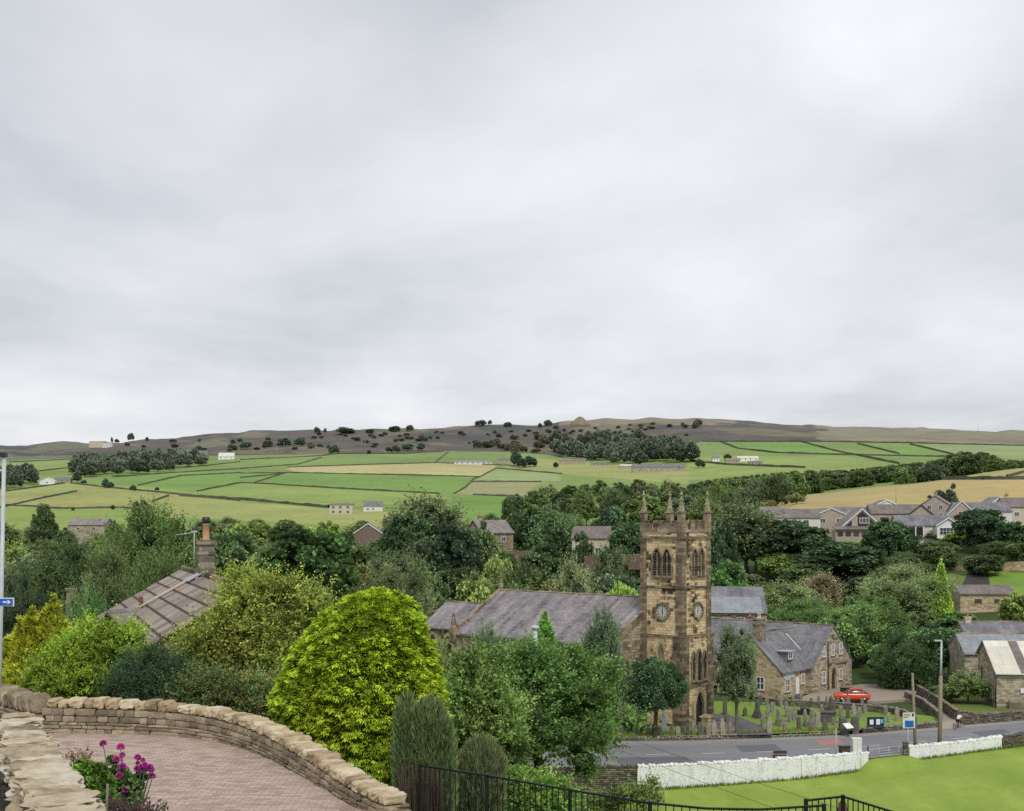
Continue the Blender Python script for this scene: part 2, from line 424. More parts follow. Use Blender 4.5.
def T(X, Y):
    X = np.asarray(X, float); Y = np.asarray(Y, float)
    Ys = np.maximum(Y, 1.0)
    px = np.clip(CX+X/np.maximum(Ys, 20)*F, -319, 1399)
    i = np.clip(np.searchsorted(_colx, px)-1, 0, len(_colx)-2)
    u = (px-_colx[i])/(_colx[i+1]-_colx[i]); u = u*u*(3-2*u)*.5+u*.5
    yy = np.clip(Y, 170, 2500)
    j = np.clip(np.searchsorted(_lut_y, yy)-1, 0, len(_lut_y)-2)
    w = (yy-_lut_y[j])/(_lut_y[j+1]-_lut_y[j])
    a = _lut[i, j]*(1-w)+_lut[i, j+1]*w; b = _lut[i+1, j]*(1-w)+_lut[i+1, j+1]*w
    zf = a*(1-u)+b*u
    zf = zf - np.maximum(Y-2500, 0)*.12
    # moor and quarry lumps on the top, gentle folds on the fields
    m = sstep(1880, 2150, Y)
    zf = zf + m*(4.5*nz(X, Y, 70)+3.0*nz(X, Y, 28))*(.55+.45*np.clip((X-400)/200, -1, 1)**2)
    zf = zf + sstep(600, 1000, Y)*(1-m)*1.0*nz(X, Y, 160)
    # near ground
    g = np.interp(Y, [-40, 0, 15, 19, 26, 30, 40, 60, 85, 108, 113], [1.5, -1.75, -4.4, -4.8, -6.2, -7.2, -10, -15, -20.3, -21.9, -21.95])
    fld = z_field(X)-.35
    fl = np.interp(Y, [-40, 0, 14, 19, 22, 28, 40, 55, 62, 200], [1.5, -1.75, -4.2, -5.2, -6.6, -9.2, -14, -20, -24.2, -24.2])
    fl = np.where(Y > 61, fld, np.maximum(fl, fld))
    t = sstep(3.5, 9.0, X+ (Y-60)*.02)
    zn = g*(1-t)+fl*t
    ne = near_edge(X); fe = far_edge(X)
    zn = np.where(Y > ne+1.5, -21.95, zn)
    zn = np.where(Y > fe+1.2, -21.45, zn)
    k = sstep(152, 182, Y)
    return zn*(1-k)+zf*k
def Tz(x, y): return float(T(x, y))

_my = np.geomspace(160, 2600, 1500)
def hit(px, row):
    """where the photo's line of sight at (px,row) meets the far ground"""
    X = (px-CX)/F*_my; r = HZ-T(X, _my)/_my*F
    k = np.argmax(r <= row) if (r <= row).any() else len(_my)-1
    if k > 0 and r[k-1] > row > r[k]:
        f = (r[k-1]-row)/(r[k-1]-r[k]); Y = _my[k-1]+f*(_my[k]-_my[k-1])
    else: Y = _my[k]
    X = (px-CX)/F*Y
    return Vector((X, Y, Tz(X, Y)))

# ------------------------------------------------------------------ colour of the land
G1 = (.180, .315, .05); G2 = (.205, .30, .06); G3 = (.26, .35, .07); YG = (.33, .36, .095); YL = (.45, .41, .155); PALE = (.29, .36, .12)
GOLD = (.43, .345, .15); MOOR = (.105, .083, .062); TAN = (.245, .215, .125); OLIVE = (.17, .18, .085)
fields = [   # polygons in the photo's view of the hillside, nearest last
 ([(-60, 468), (9, 463), (82, 459), (110, 457), (150, 470), (37, 472), (-60, 486)], G3),
 ([(-60, 480), (40, 472), (150, 466), (240, 462), (240, 474), (112, 478), (68, 484), (40, 487), (-60, 498)], G2),
 ([(-60, 494), (40, 487), (68, 483), (164, 493), (240, 502), (329, 508.5), (430, 514), (430, 530), (152, 516), (59, 509), (-60, 506)], YG),
 ([(-60, 505), (59, 509), (160, 509), (160, 540), (-60, 540)], G3),
 ([(112, 478), (240, 469), (240, 484), (180, 485), (138, 486)], G1),
 ([(68, 483), (138, 486), (197, 492), (164, 493)], G3),
 ([(138, 486), (180, 477), (240, 473), (260, 470), (254, 483), (197, 491.6)], G1),
 ([(164, 493), (197, 491), (254, 483), (343, 489), (439, 494), (455, 500), (329, 508), (287, 504), (240, 501)], G3),
 ([(240, 462), (322, 456.5), (298, 465), (240, 469)], G2),
 ([(240, 469), (298, 465), (322, 457.5), (404, 454), (445, 451.5), (434, 463), (371, 465), (287, 467.5), (240, 473)], G2),
 ([(287, 467.5), (371, 464.7), (434.5, 463), (498, 464), (496, 469), (480, 477), (390, 475), (294, 473)], YL),
 ([(254, 483), (284, 474), (390, 475), (475, 478), (465, 488), (454, 494), (439, 494), (343, 489)], G1),
 ([(448.6, 452), (520, 450), (560, 456), (530, 466), (498, 464), (434.5, 463)], G2),
 ([(496, 468.5), (562, 474), (560, 481), (470.5, 482)], PALE),
 ([(470.5, 482), (541, 482), (520, 497), (454, 494)], (.30, .30, .12)),
 ([(454, 494), (520, 497), (520, 525), (440, 520)], G1),
 ([(530, 458), (640, 466), (770, 470), (735, 488), (562, 474), (500, 467)], YG),
 ([(690, 441), (827, 441.5), (1100, 447), (1100, 480), (690, 500)], G2),
 ([(737, 448.6), (775, 453), (835, 455), (800, 441.5), (720, 441.5)], G1),
 ([(690, 455), (790, 456), (835, 455), (899, 464), (860, 480), (690, 480)], G3),
 ([(857, 443.5), (899, 454), (947, 457), (959, 456), (910, 444)], G1),
 ([(910, 444), (1100, 447), (1100, 462), (959, 456)], (.27, .34, .12)),
 ([(640, 520), (740, 506), (800, 493), (880, 478), (960, 463), (1024, 456), (1400, 445), (1400, 520), (1000, 520), (700, 545)], GOLD),
 ([(929, 480), (1024, 479.5), (1400, 477), (1400, 440), (1024, 462), (960, 473.5), (900, 482)], (.36, .345, .12)),
]
def in_poly(px, py, poly):
    ins = np.zeros(px.shape, bool); n = len(poly)
    for i in range(n):
        x1, y1 = poly[i]; x2, y2 = poly[(i+1) % n]
        if y1 == y2: continue
        c = ((y1 > py) != (y2 > py)) & (px < (x2-x1)*(py-y1)/(y2-y1)+x1)
        ins ^= c
    return ins
def land_colour(X, Y, Z):
    c = np.empty(X.shape+(3,)); c[:] = (.055, .085, .028)
    hill = Y > 560
    c[hill] = G2
    px = CX+X/np.maximum(Y, 1)*F; py = HZ-Z/np.maximum(Y, 1)*F
    for poly, col in fields:
        m = in_poly(px, py, poly) & (Y > 385)
        if col == GOLD or col == (.36, .345, .12): m &= (Y < 715) & (px > 700)
        else: m &= (Y > 640)
        c[m] = col
    # the moor
    mb = np.interp(px, [-320, 0, 60, 130, 260, 400, 450, 520, 560, 620, 690, 700, 827, 1024, 1400], [462, 461, 458.5, 457, 455, 453, 451, 452, 456, 460, 446, 441.5, 441.5, 446, 448])
    moor = (py < mb) & (Y > 1300)
    a = nz(X, Y, 120)+.6*nz(X, Y, 40)
    h = np.empty_like(c); h[:] = MOOR
    h = np.where((a > .4)[..., None], np.array((.17, .155, .075)), h)
    a2 = nz(X+400, Y*1.6, 55)
    a2 = a2+.5*nz(X, Y, 23); h = np.where((a2 > .45)[..., None], np.array((.135, .095, .066)), h)
    h = np.where((a2 < -.75)[..., None], np.array((.10, .115, .05)), h)
    h = np.where((a < -.5)[..., None], np.array((.062, .066, .048)), h)
    right = (px > 818+10*nz(X, Y, 60))
    h = np.where(right[..., None], np.where((a > .5)[..., None], np.array((.20, .17, .10)), np.array(TAN)), h)
    band = (px > 560) & (px < 735) & (py < 424+3*nz(X, Y, 50))
    h = np.where(band[..., None], np.array((.24, .20, .125)), h)
    left = (px < 90) 
    h = np.where((left & (a > -.2))[..., None], np.array((.155, .16, .085)), h)
    c[moor] = h[moor]
    c = c*(1+.07*nz(X, Y*1.4, 33)+.06*nz(X+90, Y, 90))[..., None]*(1+np.stack([.05*nz(X, Y, 75), 0*X, 0*X], -1))
    far = np.clip((Y-700)/1900, 0, 1)[..., None]          # distance haze mixed into the land colour
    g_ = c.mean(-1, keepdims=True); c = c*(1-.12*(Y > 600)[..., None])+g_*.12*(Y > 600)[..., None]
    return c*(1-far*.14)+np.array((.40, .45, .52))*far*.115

cols_u = np.linspace(-560, 1584, 540); cu = (cols_u-CX)/F
rows_y = np.concatenate([np.linspace(-30, 20, 22), np.linspace(21, 170, 150), np.geomspace(171.5, 700, 170), np.geomspace(703, 2600, 290), np.geomspace(2650, 9000, 14)])
YY, UU = np.meshgrid(rows_y, cu, indexing='ij')
XX = UU*np.maximum(YY+12, 14); 
ZZ = T(XX, YY)
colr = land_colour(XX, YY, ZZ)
nr, nc = XX.shape
idx = np.arange(nr*nc).reshape(nr, nc)
q = np.stack([idx[:-1, :-1], idx[:-1, 1:], idx[1:, 1:], idx[1:, :-1]], -1).reshape(-1, 4)
M['land'] = toned('land', scale=.12, amt=.36)
me = np_mesh('ground', np.stack([XX, YY, ZZ], -1).reshape(-1, 3), quads=q, mats=[M['land']], smooth=True,
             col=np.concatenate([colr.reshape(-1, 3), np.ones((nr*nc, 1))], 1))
tag(link_mesh('ground', me), kind='structure')

# ------------------------------------------------------------------ sheets near by
def strip(name, left, right, mat, kind='structure', nsub=1):
    """a ribbon between two lists of 3D points"""
    mb = MB(); n = len(left)
    vs = [p for pair in zip(left, right) for p in pair]
    mb.add(vs, [(2*i, 2*i+1, 2*i+3, 2*i+2) for i in range(n-1)])
    o = mb.build(name, mat)
    if o.data.polygons[0].normal.z < 0: o.data.flip_normals()
    return tag(o, kind=kind)
def asphalt(name, c, scale=9.0, var=.25):
    t = NT(name); t.b.inputs['Roughness'].default_value = .85
    w = t.world(); n1 = t.noise(w, scale, 5, .7); n2 = t.noise(w, .18, 4, .6, stretch=(.25, 1, 1))
    v = t.math('ADD', t.math('MULTIPLY', n1, .45), t.math('MULTIPLY', n2, .55))
    t.base(t.ramp(v, [(.3, [x*(1-var) for x in c]), (.7, [x*(1+var) for x in c])])); t.bump(n1, .25, .01)
    return t.mat
M['asphalt'] = asphalt('road asphalt', (.225, .225, .235), 9, .34)
M['pave'] = asphalt('footway', (.30, .285, .27))
M['redtar'] = asphalt('red road surfacing', (.40, .215, .19))
M['line'] = plain('road line paint', (.62, .62, .60), .7, .2)
M['lane'] = asphalt('sandy lane', (.33, .275, .225), 5)
M['path'] = asphalt('dark path', (.13, .128, .135), 6)
def lawn(name, c, c2, scale=1.2, stripes=0):
    t = NT(name); t.b.inputs['Roughness'].default_value = .9; t.b.inputs['Specular IOR Level'].default_value = .1
    w = t.world(); n1 = t.noise(w, scale, 6, .75); n2 = t.noise(w, .09, 4, .6); n3 = t.noise(w, .35, 3, .5, stretch=(1.0, .22, 1))
    n4 = t.noise(w, 7.0, 3, .7)
    v = t.math('ADD', t.math('MULTIPLY', n1, .30), t.math('ADD', t.math('MULTIPLY', n2, .40), t.math('MULTIPLY', n3, .35)))
    v = t.math('ADD', v, t.math('MULTIPLY', t.math('SUBTRACT', n4, .5), .30))
    t.base(t.ramp(v, [(.36, c), (.55, [(a+b)*.5 for a, b in zip(c, c2)]), (.70, c2)])); t.bump(n1, .5, .06)
    return t.mat
M['field'] = lawn('mown field grass', (.185, .285, .042), (.345, .43, .088))
M['yard'] = lawn('churchyard grass', (.12, .22, .035), (.27, .385, .075))
M['rough'] = lawn('rough bank grass', (.10, .15, .04), (.22, .27, .08))

xs = np.concatenate([np.linspace(-60, 0, 8), np.linspace(4, 62, 40), np.linspace(66, 110, 8)])
strip('road', [(x, near_edge(x)+.15, -21.7) for x in xs], [(x, far_edge(x)-1.0, -21.7) for x in xs], M['asphalt'])
# footway on the church side, a kerb step higher
mb = MB()
for a, b in zip(xs[:-1], xs[1:]):
    p = [(x, float(far_edge(x))-o, -21.85) for x, o in ((a, 1.0), (b, 1.0), (b, -.35), (a, -.35))]
    mb.prism(p, (0, 0, .27))
tag(mb.build('pavement', M['pave']), kind='structure')
# dashed centre line
mb = MB(); x = 2.0
while x < 70:
    f = lambda x: (near_edge(x)+far_edge(x)-1)/2+.4
    y0, y1 = float(f(x)), float(f(x+2.2)); mb.quad((x, y0-.08, -21.695), (x+2.2, y1-.08, -21.695), (x+2.2, y1+.08, -21.695), (x, y0+.08, -21.695)); x += 5.2
tag(mb.build('road_marking', M['line']), kind='structure')
mb = MB(); mb.add([PZ(815, 740.5, -21.694), PZ(838, 737.8, -21.694), PZ(846, 744.5, -21.694), PZ(823, 746, -21.694)], [(0, 1, 2, 3)])
o = mb.build('road_marking', M['redtar']); tag(o, kind='structure')
if o.data.polygons[0].normal.z < 0: o.data.flip_normals()
M['tarpatch'] = asphalt('newer tarmac', (.15, .15, .16), 9)
for (x0, x1, f0, f1) in ((9.5, 16, .12, .42), (21.5, 25.5, .55, .86), (30, 41, .10, .33), (47, 51, .5, .8)):
    n = 6; L_, R_ = [], []
    for i in range(n+1):
        x = x0+(x1-x0)*i/n; a_, b_ = float(near_edge(x)), float(far_edge(x))-1; L_.append((x, a_+(b_-a_)*f0, -21.6965)); R_.append((x, a_+(b_-a_)*f1, -21.6965))
    strip('road_patch', L_, R_, M['tarpatch'])
# the mown field
fx = np.linspace(4, 95, 150); fy = np.concatenate([np.linspace(0, .9, 40), np.linspace(.908, 1, 24)])
FX, FT = np.meshgrid(fx, fy, indexing='ij')
FY = 58+(near_edge(FX)-58)*FT; FZ = z_field(FX)+.05*nz(FX, FY, 9)
_g = sstep(31.0, 32.6, FX)*(1-sstep(36.4, 38.2, FX))*sstep(4.2, .3, near_edge(FX)-FY)
FZ = FZ+_g*np.maximum(-21.72-FZ, 0)
i2 = np.arange(FX.size).reshape(FX.shape)
q = np.stack([i2[:-1, :-1], i2[1:, :-1], i2[1:, 1:], i2[:-1, 1:]], -1).reshape(-1, 4)
tag(link_mesh('field', np_mesh('field', np.stack([FX, FY, FZ], -1).reshape(-1, 3), quads=q, mats=[M['field']], smooth=True)), kind='structure')
# churchyard
zy = -21.2
yx = np.linspace(-12, 46, 50)
strip('churchyard_lawn', [(x, float(far_edge(x))+.45, zy) for x in yx], [(x, float(np.interp(x, [-12, 20, 34, 46], [156, 153, 150.2, 140])), zy) for x in yx], M['yard'])
pts = [PZ(738, 735.2, zy+.006), PZ(773, 734.6, zy+.006), PZ(762, 726, zy+.006), PZ(740, 717, zy+.006), PZ(712, 713, zy+.006), PZ(700, 717, zy+.006), PZ(722, 724, zy+.006)]
mb = MB(); mb.add(pts, [tuple(range(len(pts)))]); o = mb.build('path', M['path']); tag(o, kind='structure')
if o.data.polygons[0].normal.z < 0: o.data.flip_normals()
mb = MB(); mb.add([PZ(x, y, zy+.012) for x, y in ((700, 735.6), (737, 735.2), (736, 726), (722, 721), (706, 722))], [(0, 1, 2, 3, 4)])
o = mb.build('flagstones', M['lane']); tag(o, kind='structure')
if o.data.polygons[0].normal.z < 0: o.data.flip_normals()
# the lane and its car park
zl = -21.12
pts = [(941, 722.4), (958, 720.4), (951, 711.5), (938, 702), (922, 692), (906, 686.5), (886, 684), (862, 684), (820, 690), (790, 701), (840, 701), (880, 701), (905, 699), (919, 702.5), (932, 713)]
mb = MB(); mb.prism([PZ(x, y, zl) for x, y in pts], (0, 0, -.5)); o = mb.build('lane', M['lane']); tag(o, kind='structure')
a, b_ = PZ(941, 722.4, zl-.004), PZ(958, 720.4, zl-.004)
fa = lambda X: Vector((X, float(far_edge(X))-.9, -21.57))
strip('lane_mouth', [fa(a.x-.6), a], [fa(b_.x+.2), b_], M['lane'])
# bank behind the wall at the right of the lane
mb = MB(); mb.add([PZ(x, y, -20.9) for x, y in ((963, 716.0), (1040, 709.5), (1060, 690), (975, 688), (932, 690), (946, 702))], [(0, 1, 2, 3, 4)])
o = mb.build('bank', M['rough']); tag(o, kind='structure')
if o.data.polygons[0].normal.z < 0: o.data.flip_normals()

# street under the camera, drive and flower bed
M['street'] = asphalt('street asphalt', (.12, .12, .125), 6)
strip('street', [(x, y, -1.62-.17*max(y, 0)) for x, y in ((-14, -12), (-14, 5), (-17, 16))], [(x, y, -1.62-.17*max(y, 0)) for x, y in ((5.4, -12), (-1.6, 5), (-6.3, 16))], M['street'])
t = NT('block paving'); t.b.inputs['Roughness'].default_value = .85
uv = t.world(); br = t.node('ShaderNodeTexBrick', Scale=1.0)
br.inputs['Brick Width'].default_value = .21; br.inputs['Row Height'].default_value = .105; br.inputs['Mortar Size'].default_value = .007
br.inputs['Color1'].default_value = (0, 0, 0, 1); br.inputs['Color2'].default_value = (1, 1, 1, 1); br.inputs['Mortar'].default_value = (.4, .4, .4, 1)
t.link(uv, br.inputs['Vector'])
n1 = t.noise(uv, .5, 5, .65); n2 = t.noise(uv, 14, 3, .6)
v = t.math('ADD', t.math('MULTIPLY', br.outputs['Color'], .45), t.math('ADD', t.math('MULTIPLY', n1, .4), t.math('MULTIPLY', n2, .25)))
c = t.ramp(v, [(.25, (.31, .225, .18)), (.52, (.45, .34, .28)), (.85, (.54, .44, .37))])
t.base(t.mix(br.outputs['Fac'], c, (.26, .20, .165))); t.bump(t.math('MULTIPLY', br.outputs['Fac'], -1.0), .5, .01)
M['pavers'] = t.mat
ZD = -4.25
arc = [(-12.5, 26.3), (-9.3, 25.9), (-6.96, 25.7), (-5.9, 25.1), (-5.06, 24.2), (-4.3, 23.0), (-3.55, 21.6), (-2.95, 20.4), (-2.45, 19.35), (-1.85, 18.45)]
mb = MB(); pts = [(x+.1, y+.2, ZD) for x, y in arc]+[(-1.6, 12, ZD), (-4.4, 12, ZD), (-7.6, 18.3, ZD), (-12.5, 18.3, ZD)]
mb.add(pts, [tuple(range(len(pts)))]); o = mb.build('driveway', M['pavers']); tag(o, kind='structure')
if o.data.polygons[0].normal.z < 0: o.data.flip_normals()

# ------------------------------------------------------------------ stone by stone walls
def stones_mat(name, stops, noise_amt=.5, lichen=None, scale=9.0):
    t = NT(name); t.b.inputs['Roughness'].default_value = .93; t.b.inputs['Specular IOR Level'].default_value = .12
    g = t.node('ShaderNodeNewGeometry'); oc = t.objco()
    n1 = t.noise(oc, scale, 6, .7); n2 = t.noise(oc, scale*.28, 4, .6)
    v = t.math('ADD', t.math('MULTIPLY', g.outputs['Random Per Island'], .6), t.math('MULTIPLY', t.math('SUBTRACT', n2, .5), noise_amt*1.6))
    v = t.math('ADD', v, t.math('MULTIPLY', t.math('SUBTRACT', n1, .5), noise_amt*1.3))
    v = t.math('ADD', v, .2, clamp=True)
    c = t.ramp(v, stops)
    if lichen is not None:
        n3 = t.noise(oc, scale*.6, 6, .75)
        c = t.mix(t.ramp(n3, [(.58, (0, 0, 0)), (.7, (.75, .75, .75))]), c, lichen)
    t.base(c); t.bump(t.math('ADD', n1, t.math('MULTIPLY', n2, .8)), .7, .03)
    return t.mat
M['cope'] = stones_mat('coping stone', [(0, (.20, .155, .10)), (.25, (.36, .275, .165)), (.55, (.53, .435, .285)), (.8, (.64, .55, .395)), (1, (.60, .56, .46))], .65, (.34, .32, .25))
M['body'] = stones_mat('wall stone', [(0, (.11, .09, .065)), (.35, (.25, .205, .145)), (.7, (.38, .315, .22)), (1, (.50, .425, .30))], .6, (.21, .205, .14))
M['flat'] = stones_mat('flat coping slabs', [(0, (.20, .16, .105)), (.3, (.38, .31, .205)), (.6, (.53, .455, .325)), (.85, (.62, .57, .46)), (1, (.52, .51, .47))], .95, (.33, .325, .29), 8.0)
M['shadow_body'] = stones_mat('shaded wall stone', [(0, (.03, .027, .023)), (.5, (.085, .074, .058)), (1, (.17, .145, .11))], .5, (.06, .07, .035))  # darker copy of the wall stone, shade put into its colour
M['core'] = plain('wall core', (.028, .025, .022), .95)

def resample(pts, step):
    pts = [Vector(p) for p in pts]; out = [pts[0].copy()]; d = 0
    acc = [0]
    for a, b in zip(pts[:-1], pts[1:]): acc.append(acc[-1]+(b-a).length)
    L = acc[-1]; n = max(2, int(L/step)+1)
    res = []
    for i in range(n):
        s = L*i/(n-1)
        for k in range(len(pts)-1):
            if s <= acc[k+1]+1e-6:
                f = (s-acc[k])/(acc[k+1]-acc[k]); res.append(pts[k].lerp(pts[k+1], f)); break
    return res, L
def at_len(pts, s):
    acc = 0
    for a, b in zip(pts[:-1], pts[1:]):
        l = (b-a).length
        if acc+l >= s or b is pts[-1]:
            f = min(1.0, max(0.0, (s-acc)/l)); d = (b-a).normalized(); return a.lerp(b, f), d
        acc += l
def smooth_path(pts, it=2):
    pts = [Vector(p) for p in pts]
    for _ in range(it):
        q = [pts[0]]
        for a, b in zip(pts[:-1], pts[1:]): q += [a.lerp(b, .25), a.lerp(b, .75)]
        q.append(pts[-1]); pts = q
    return pts

def stone_wall(name, path, z0, ztop, thick, label, cat='wall', cope_h=.17, cope_l=.29, course=.115, mats=('body', 'cope'), skew=0.0, both=True, rough=.16, group=None, seed=1):
    """path of (x,y); z0/ztop numbers or functions of arc fraction"""
    rnd = random.Random(seed)
    pts = smooth_path([Vector((x, y, 0)) for x, y in path])
    L = sum((b-a).length for a, b in zip(pts[:-1], pts[1:]))
    fz0 = z0 if callable(z0) else (lambda u: z0); fzt = ztop if callable(ztop) else (lambda u: ztop)
    root = empty(name, (pts[0].x, pts[0].y, fz0(0)), 0, label, cat, group)
    o = Vector((pts[0].x, pts[0].y, fz0(0)))
    core = MB(); body = MB(); cope = MB()
    smp, _ = resample(pts, .5)
    for i in range(len(smp)-1):
        a, b = smp[i], smp[i+1]; b = b-(b-a).normalized()*(.22 if i == len(smp)-2 else 0); d = (b-a).normalized(); n = Vector((-d.y, d.x, 0)); u = (i+.5)/(len(smp)-1)
        h = thick*.36
        za, zb = fz0(u), fzt(u)-cope_h*.5
        q = [a-n*h, b-n*h, b+n*h, a+n*h]
        core.prism([p-o+Vector((0, 0, za)) for p in q], (0, 0, zb-za))
    for side in ((1, -1) if both else (-1,)):
        H = max(fzt(0)-fz0(0), fzt(1)-fz0(1), fzt(.5)-fz0(.5))-cope_h
        rows = max(1, round(H/course)); k = 0
        zacc = [0]
        for r in range(rows): zacc.append(zacc[-1]+rnd.uniform(.45, 1.6))
        zacc = [z/zacc[-1] for z in zacc]
        for r in range(rows):
            s = rnd.uniform(-.2, 0)
            while s < L:
                l = rnd.choice((rnd.uniform(.14, .3), rnd.uniform(.25, .6)))*course/.13
                p, d = at_len(pts, min(max(s+l/2, 0.01), L-.01)); u = (s+l/2)/L; u = min(max(u, 0), 1)
                n = Vector((-d.y, d.x, 0)); za, zb = fz0(u), fzt(u)-cope_h
                hh = (zacc[r+1]-zacc[r])*(zb-za)
                c = p + n*side*(thick/2-.07+rnd.uniform(-.012, .018)) - o; c.z = za+(zacc[r]+zacc[r+1])/2*(zb-za)-o.z
                c.z = c.z+o.z*0
                body.stone((c.x, c.y, za+(zacc[r]+zacc[r+1])/2*(zb-za)-o.z), (l-.008, .16, hh-.008), math.atan2(d.y, d.x), rough=rough*.6, k=3, power=11, rnd=rnd)
                s += l
    for e in (0, 1):
        p, d = at_len(pts, .08 if e == 0 else L-.08); za, zb = fz0(e), fzt(e)-cope_h; z = za; n = Vector((-d.y, d.x, 0))
        while z < zb-.03:
            hh = min(rnd.uniform(.1, .2), zb-z)
            body.stone((p.x-o.x, p.y-o.y, z+hh/2-o.z), (.2, thick*.86, hh-.008), math.atan2(d.y, d.x), rough=rough*.6, k=3, power=10, rnd=rnd); z += hh
    s = 0
    while s < L-.05:
        l = rnd.uniform(.7, 1.3)*cope_l
        l = min(l, L-s)
        p, d = at_len(pts, min(s+l/2, L-.01)); u = min(1, (s+l/2)/L)
        hh = cope_h*rnd.uniform(.9, 1.35)
        cope.stone((p.x-o.x, p.y-o.y, fzt(u)-cope_h+hh/2-o.z), (l-.012, thick*rnd.uniform(1.0, 1.14), hh), math.atan2(d.y, d.x)+rnd.uniform(-.06, .06), rough=rough, k=4, power=6, tilt=skew*rnd.uniform(.6, 1.3), rnd=rnd)
        s += l
    core.build('core', M['core'], root)
    body.build('stonework', M[mats[0]], root)
    cope.build('coping', M[mats[1]], root)
    return root

arc_back = [(x*1.0, y) for x, y in arc if x >= -9.4]
off = []
for i, (x, y) in enumerate(arc_back):
    a = Vector(arc_back[max(0, i-1)]); b = Vector(arc_back[min(len(arc_back)-1, i+1)]); d = (b-a).normalized(); n = Vector((-d.y, d.x))
    off.append((x+n.x*.23, y+n.y*.23))
stone_wall('garden_wall', off, ZD-.25, lambda u: -3.59-.33*u**1.4, .38, 'curved dry stone wall with pale block coping around the brick driveway', seed=3, cope_h=.16, cope_l=.27)
stone_wall('garden_wall', [(-9.42, 26.05), (-10.6, 27.2), (-12.6, 29.5), (-15.5, 33)], lambda u: ZD-.3-u*.5, lambda u: -3.58+.15*u, .42,
           'dark dry stone wall with leaning upright coping at the far left of the driveway', seed=5, cope_h=.3, cope_l=.12, mats=('body', 'body'), skew=.35)

# the near wall: flat slabs laid across a rough body
rnd = random.Random(21)
a0, a1 = Vector((-.55, 3.0, 0)), Vector((-5.80, 15.2, 0))
a0 = Vector((-2.82, 8.2, 0))-(a1-Vector((-2.82, 8.2, 0))).normalized()*5.5
L = (a1-a0).length; d = (a1-a0).normalized(); n = Vector((-d.y, d.x, 0)); ang = math.atan2(d.y, d.x)
zt = lambda s: -1.83-(s-5.5)*.46/7.6
root = empty('street_wall', a1+Vector((0, 0, -3.9)), 0, 'rough stone retaining wall capped with pale flat slabs beside the flower bed', 'wall')
o = root.location
mb = MB(); s = -.1
while s < L:
    for lay in (0, 1, 2):
        pass
    l = rnd.uniform(.28, .62); l = min(l, L-s+.05); w = .40*rnd.uniform(.9, 1.15)*(1.0 if s < L-3 else .92)
    c = a0+d*(s+l/2)+n*rnd.uniform(-.03, .03)-o
    mb.stone((c.x, c.y, zt(s+l/2)-.035-o.z+rnd.uniform(-.022, .018)), (l+.02, w, rnd.uniform(.06, .10)), ang+rnd.uniform(-.16, .16), rough=.34, k=5, power=9, tilt=rnd.uniform(-.05, .05), rnd=rnd)
    s += l*.98
s = -.3
while s < L:
    l = rnd.uniform(.3, .7); l = min(l, L-s+.05)
    c = a0+d*(s+l/2)+n*rnd.uniform(-.03, .03)-o
    mb.stone((c.x, c.y, zt(s+l/2)-.125-o.z), (l+.02, .44*rnd.uniform(.9, 1.1), .10), ang+rnd.uniform(-.14, .14), rough=.34, k=5, power=9, rnd=rnd)
    s += l
mb.build('coping', M['flat'], root)
mb = MB()
for side, w in ((1, .17), (-1, .17)):
    zz = .18
    while zz < 2.0:
        h = rnd.uniform(.09, .2); s = -.3
        while s < L:
            l = rnd.uniform(.18, .55)
            c = a0+d*min(s+l/2, L-.1)+n*side*(w-.06+rnd.uniform(-.03, .03))-o
            mb.stone((c.x, c.y, zt(s+l/2)-zz-h/2-o.z), (l-.01, .18, h-.01), ang, rough=.2, k=2, power=6, rnd=rnd)
            s += l
        zz += h
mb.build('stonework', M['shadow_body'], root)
mb = MB(); mb.prism([a0-n*.12-o+Vector((0, 0, zt(0)-.2)), a1-n*.12-o+Vector((0, 0, zt(L)-.2)), a1+n*.12-o+Vector((0, 0, zt(L)-.2)), a0+n*.12-o+Vector((0, 0, zt(0)-.2))], (0, 0, -2.0))
mb.build('core', M['core'], root)
# flower bed held by it
mb = MB()
f = lambda s, k, z: a0+d*s-n*k+Vector((0, 0, z))
bed = [(-.5, .15, -2.2), (3, .15, -2.3), (6, .15, -2.45), (9, .15, -2.65), (11.2, .15, -2.95), (12.3, .15, -3.6)]
inn = [f(s, k, z) for s, k, z in bed]; out = [f(s, k+1.25-.05*s, z-.12) for s, k, z in bed]; foot = [f(s, k+1.75-.05*s, -4.4) for s, k, z in bed]
vs = inn+out+foot; nb = len(bed)
mb.add(vs, [(r*nb+i, (r+1)*nb+i, (r+1)*nb+i+1, r*nb+i+1) for r in (0, 1) for i in range(nb-1)]+[(nb-1, 2*nb-1, 3*nb-1)], 0)
M['soil'] = plain('garden soil', (.05, .037, .026), .95, .4, 9)
ob = mb.build('flower_bed', M['soil']); tag(ob, kind='structure')

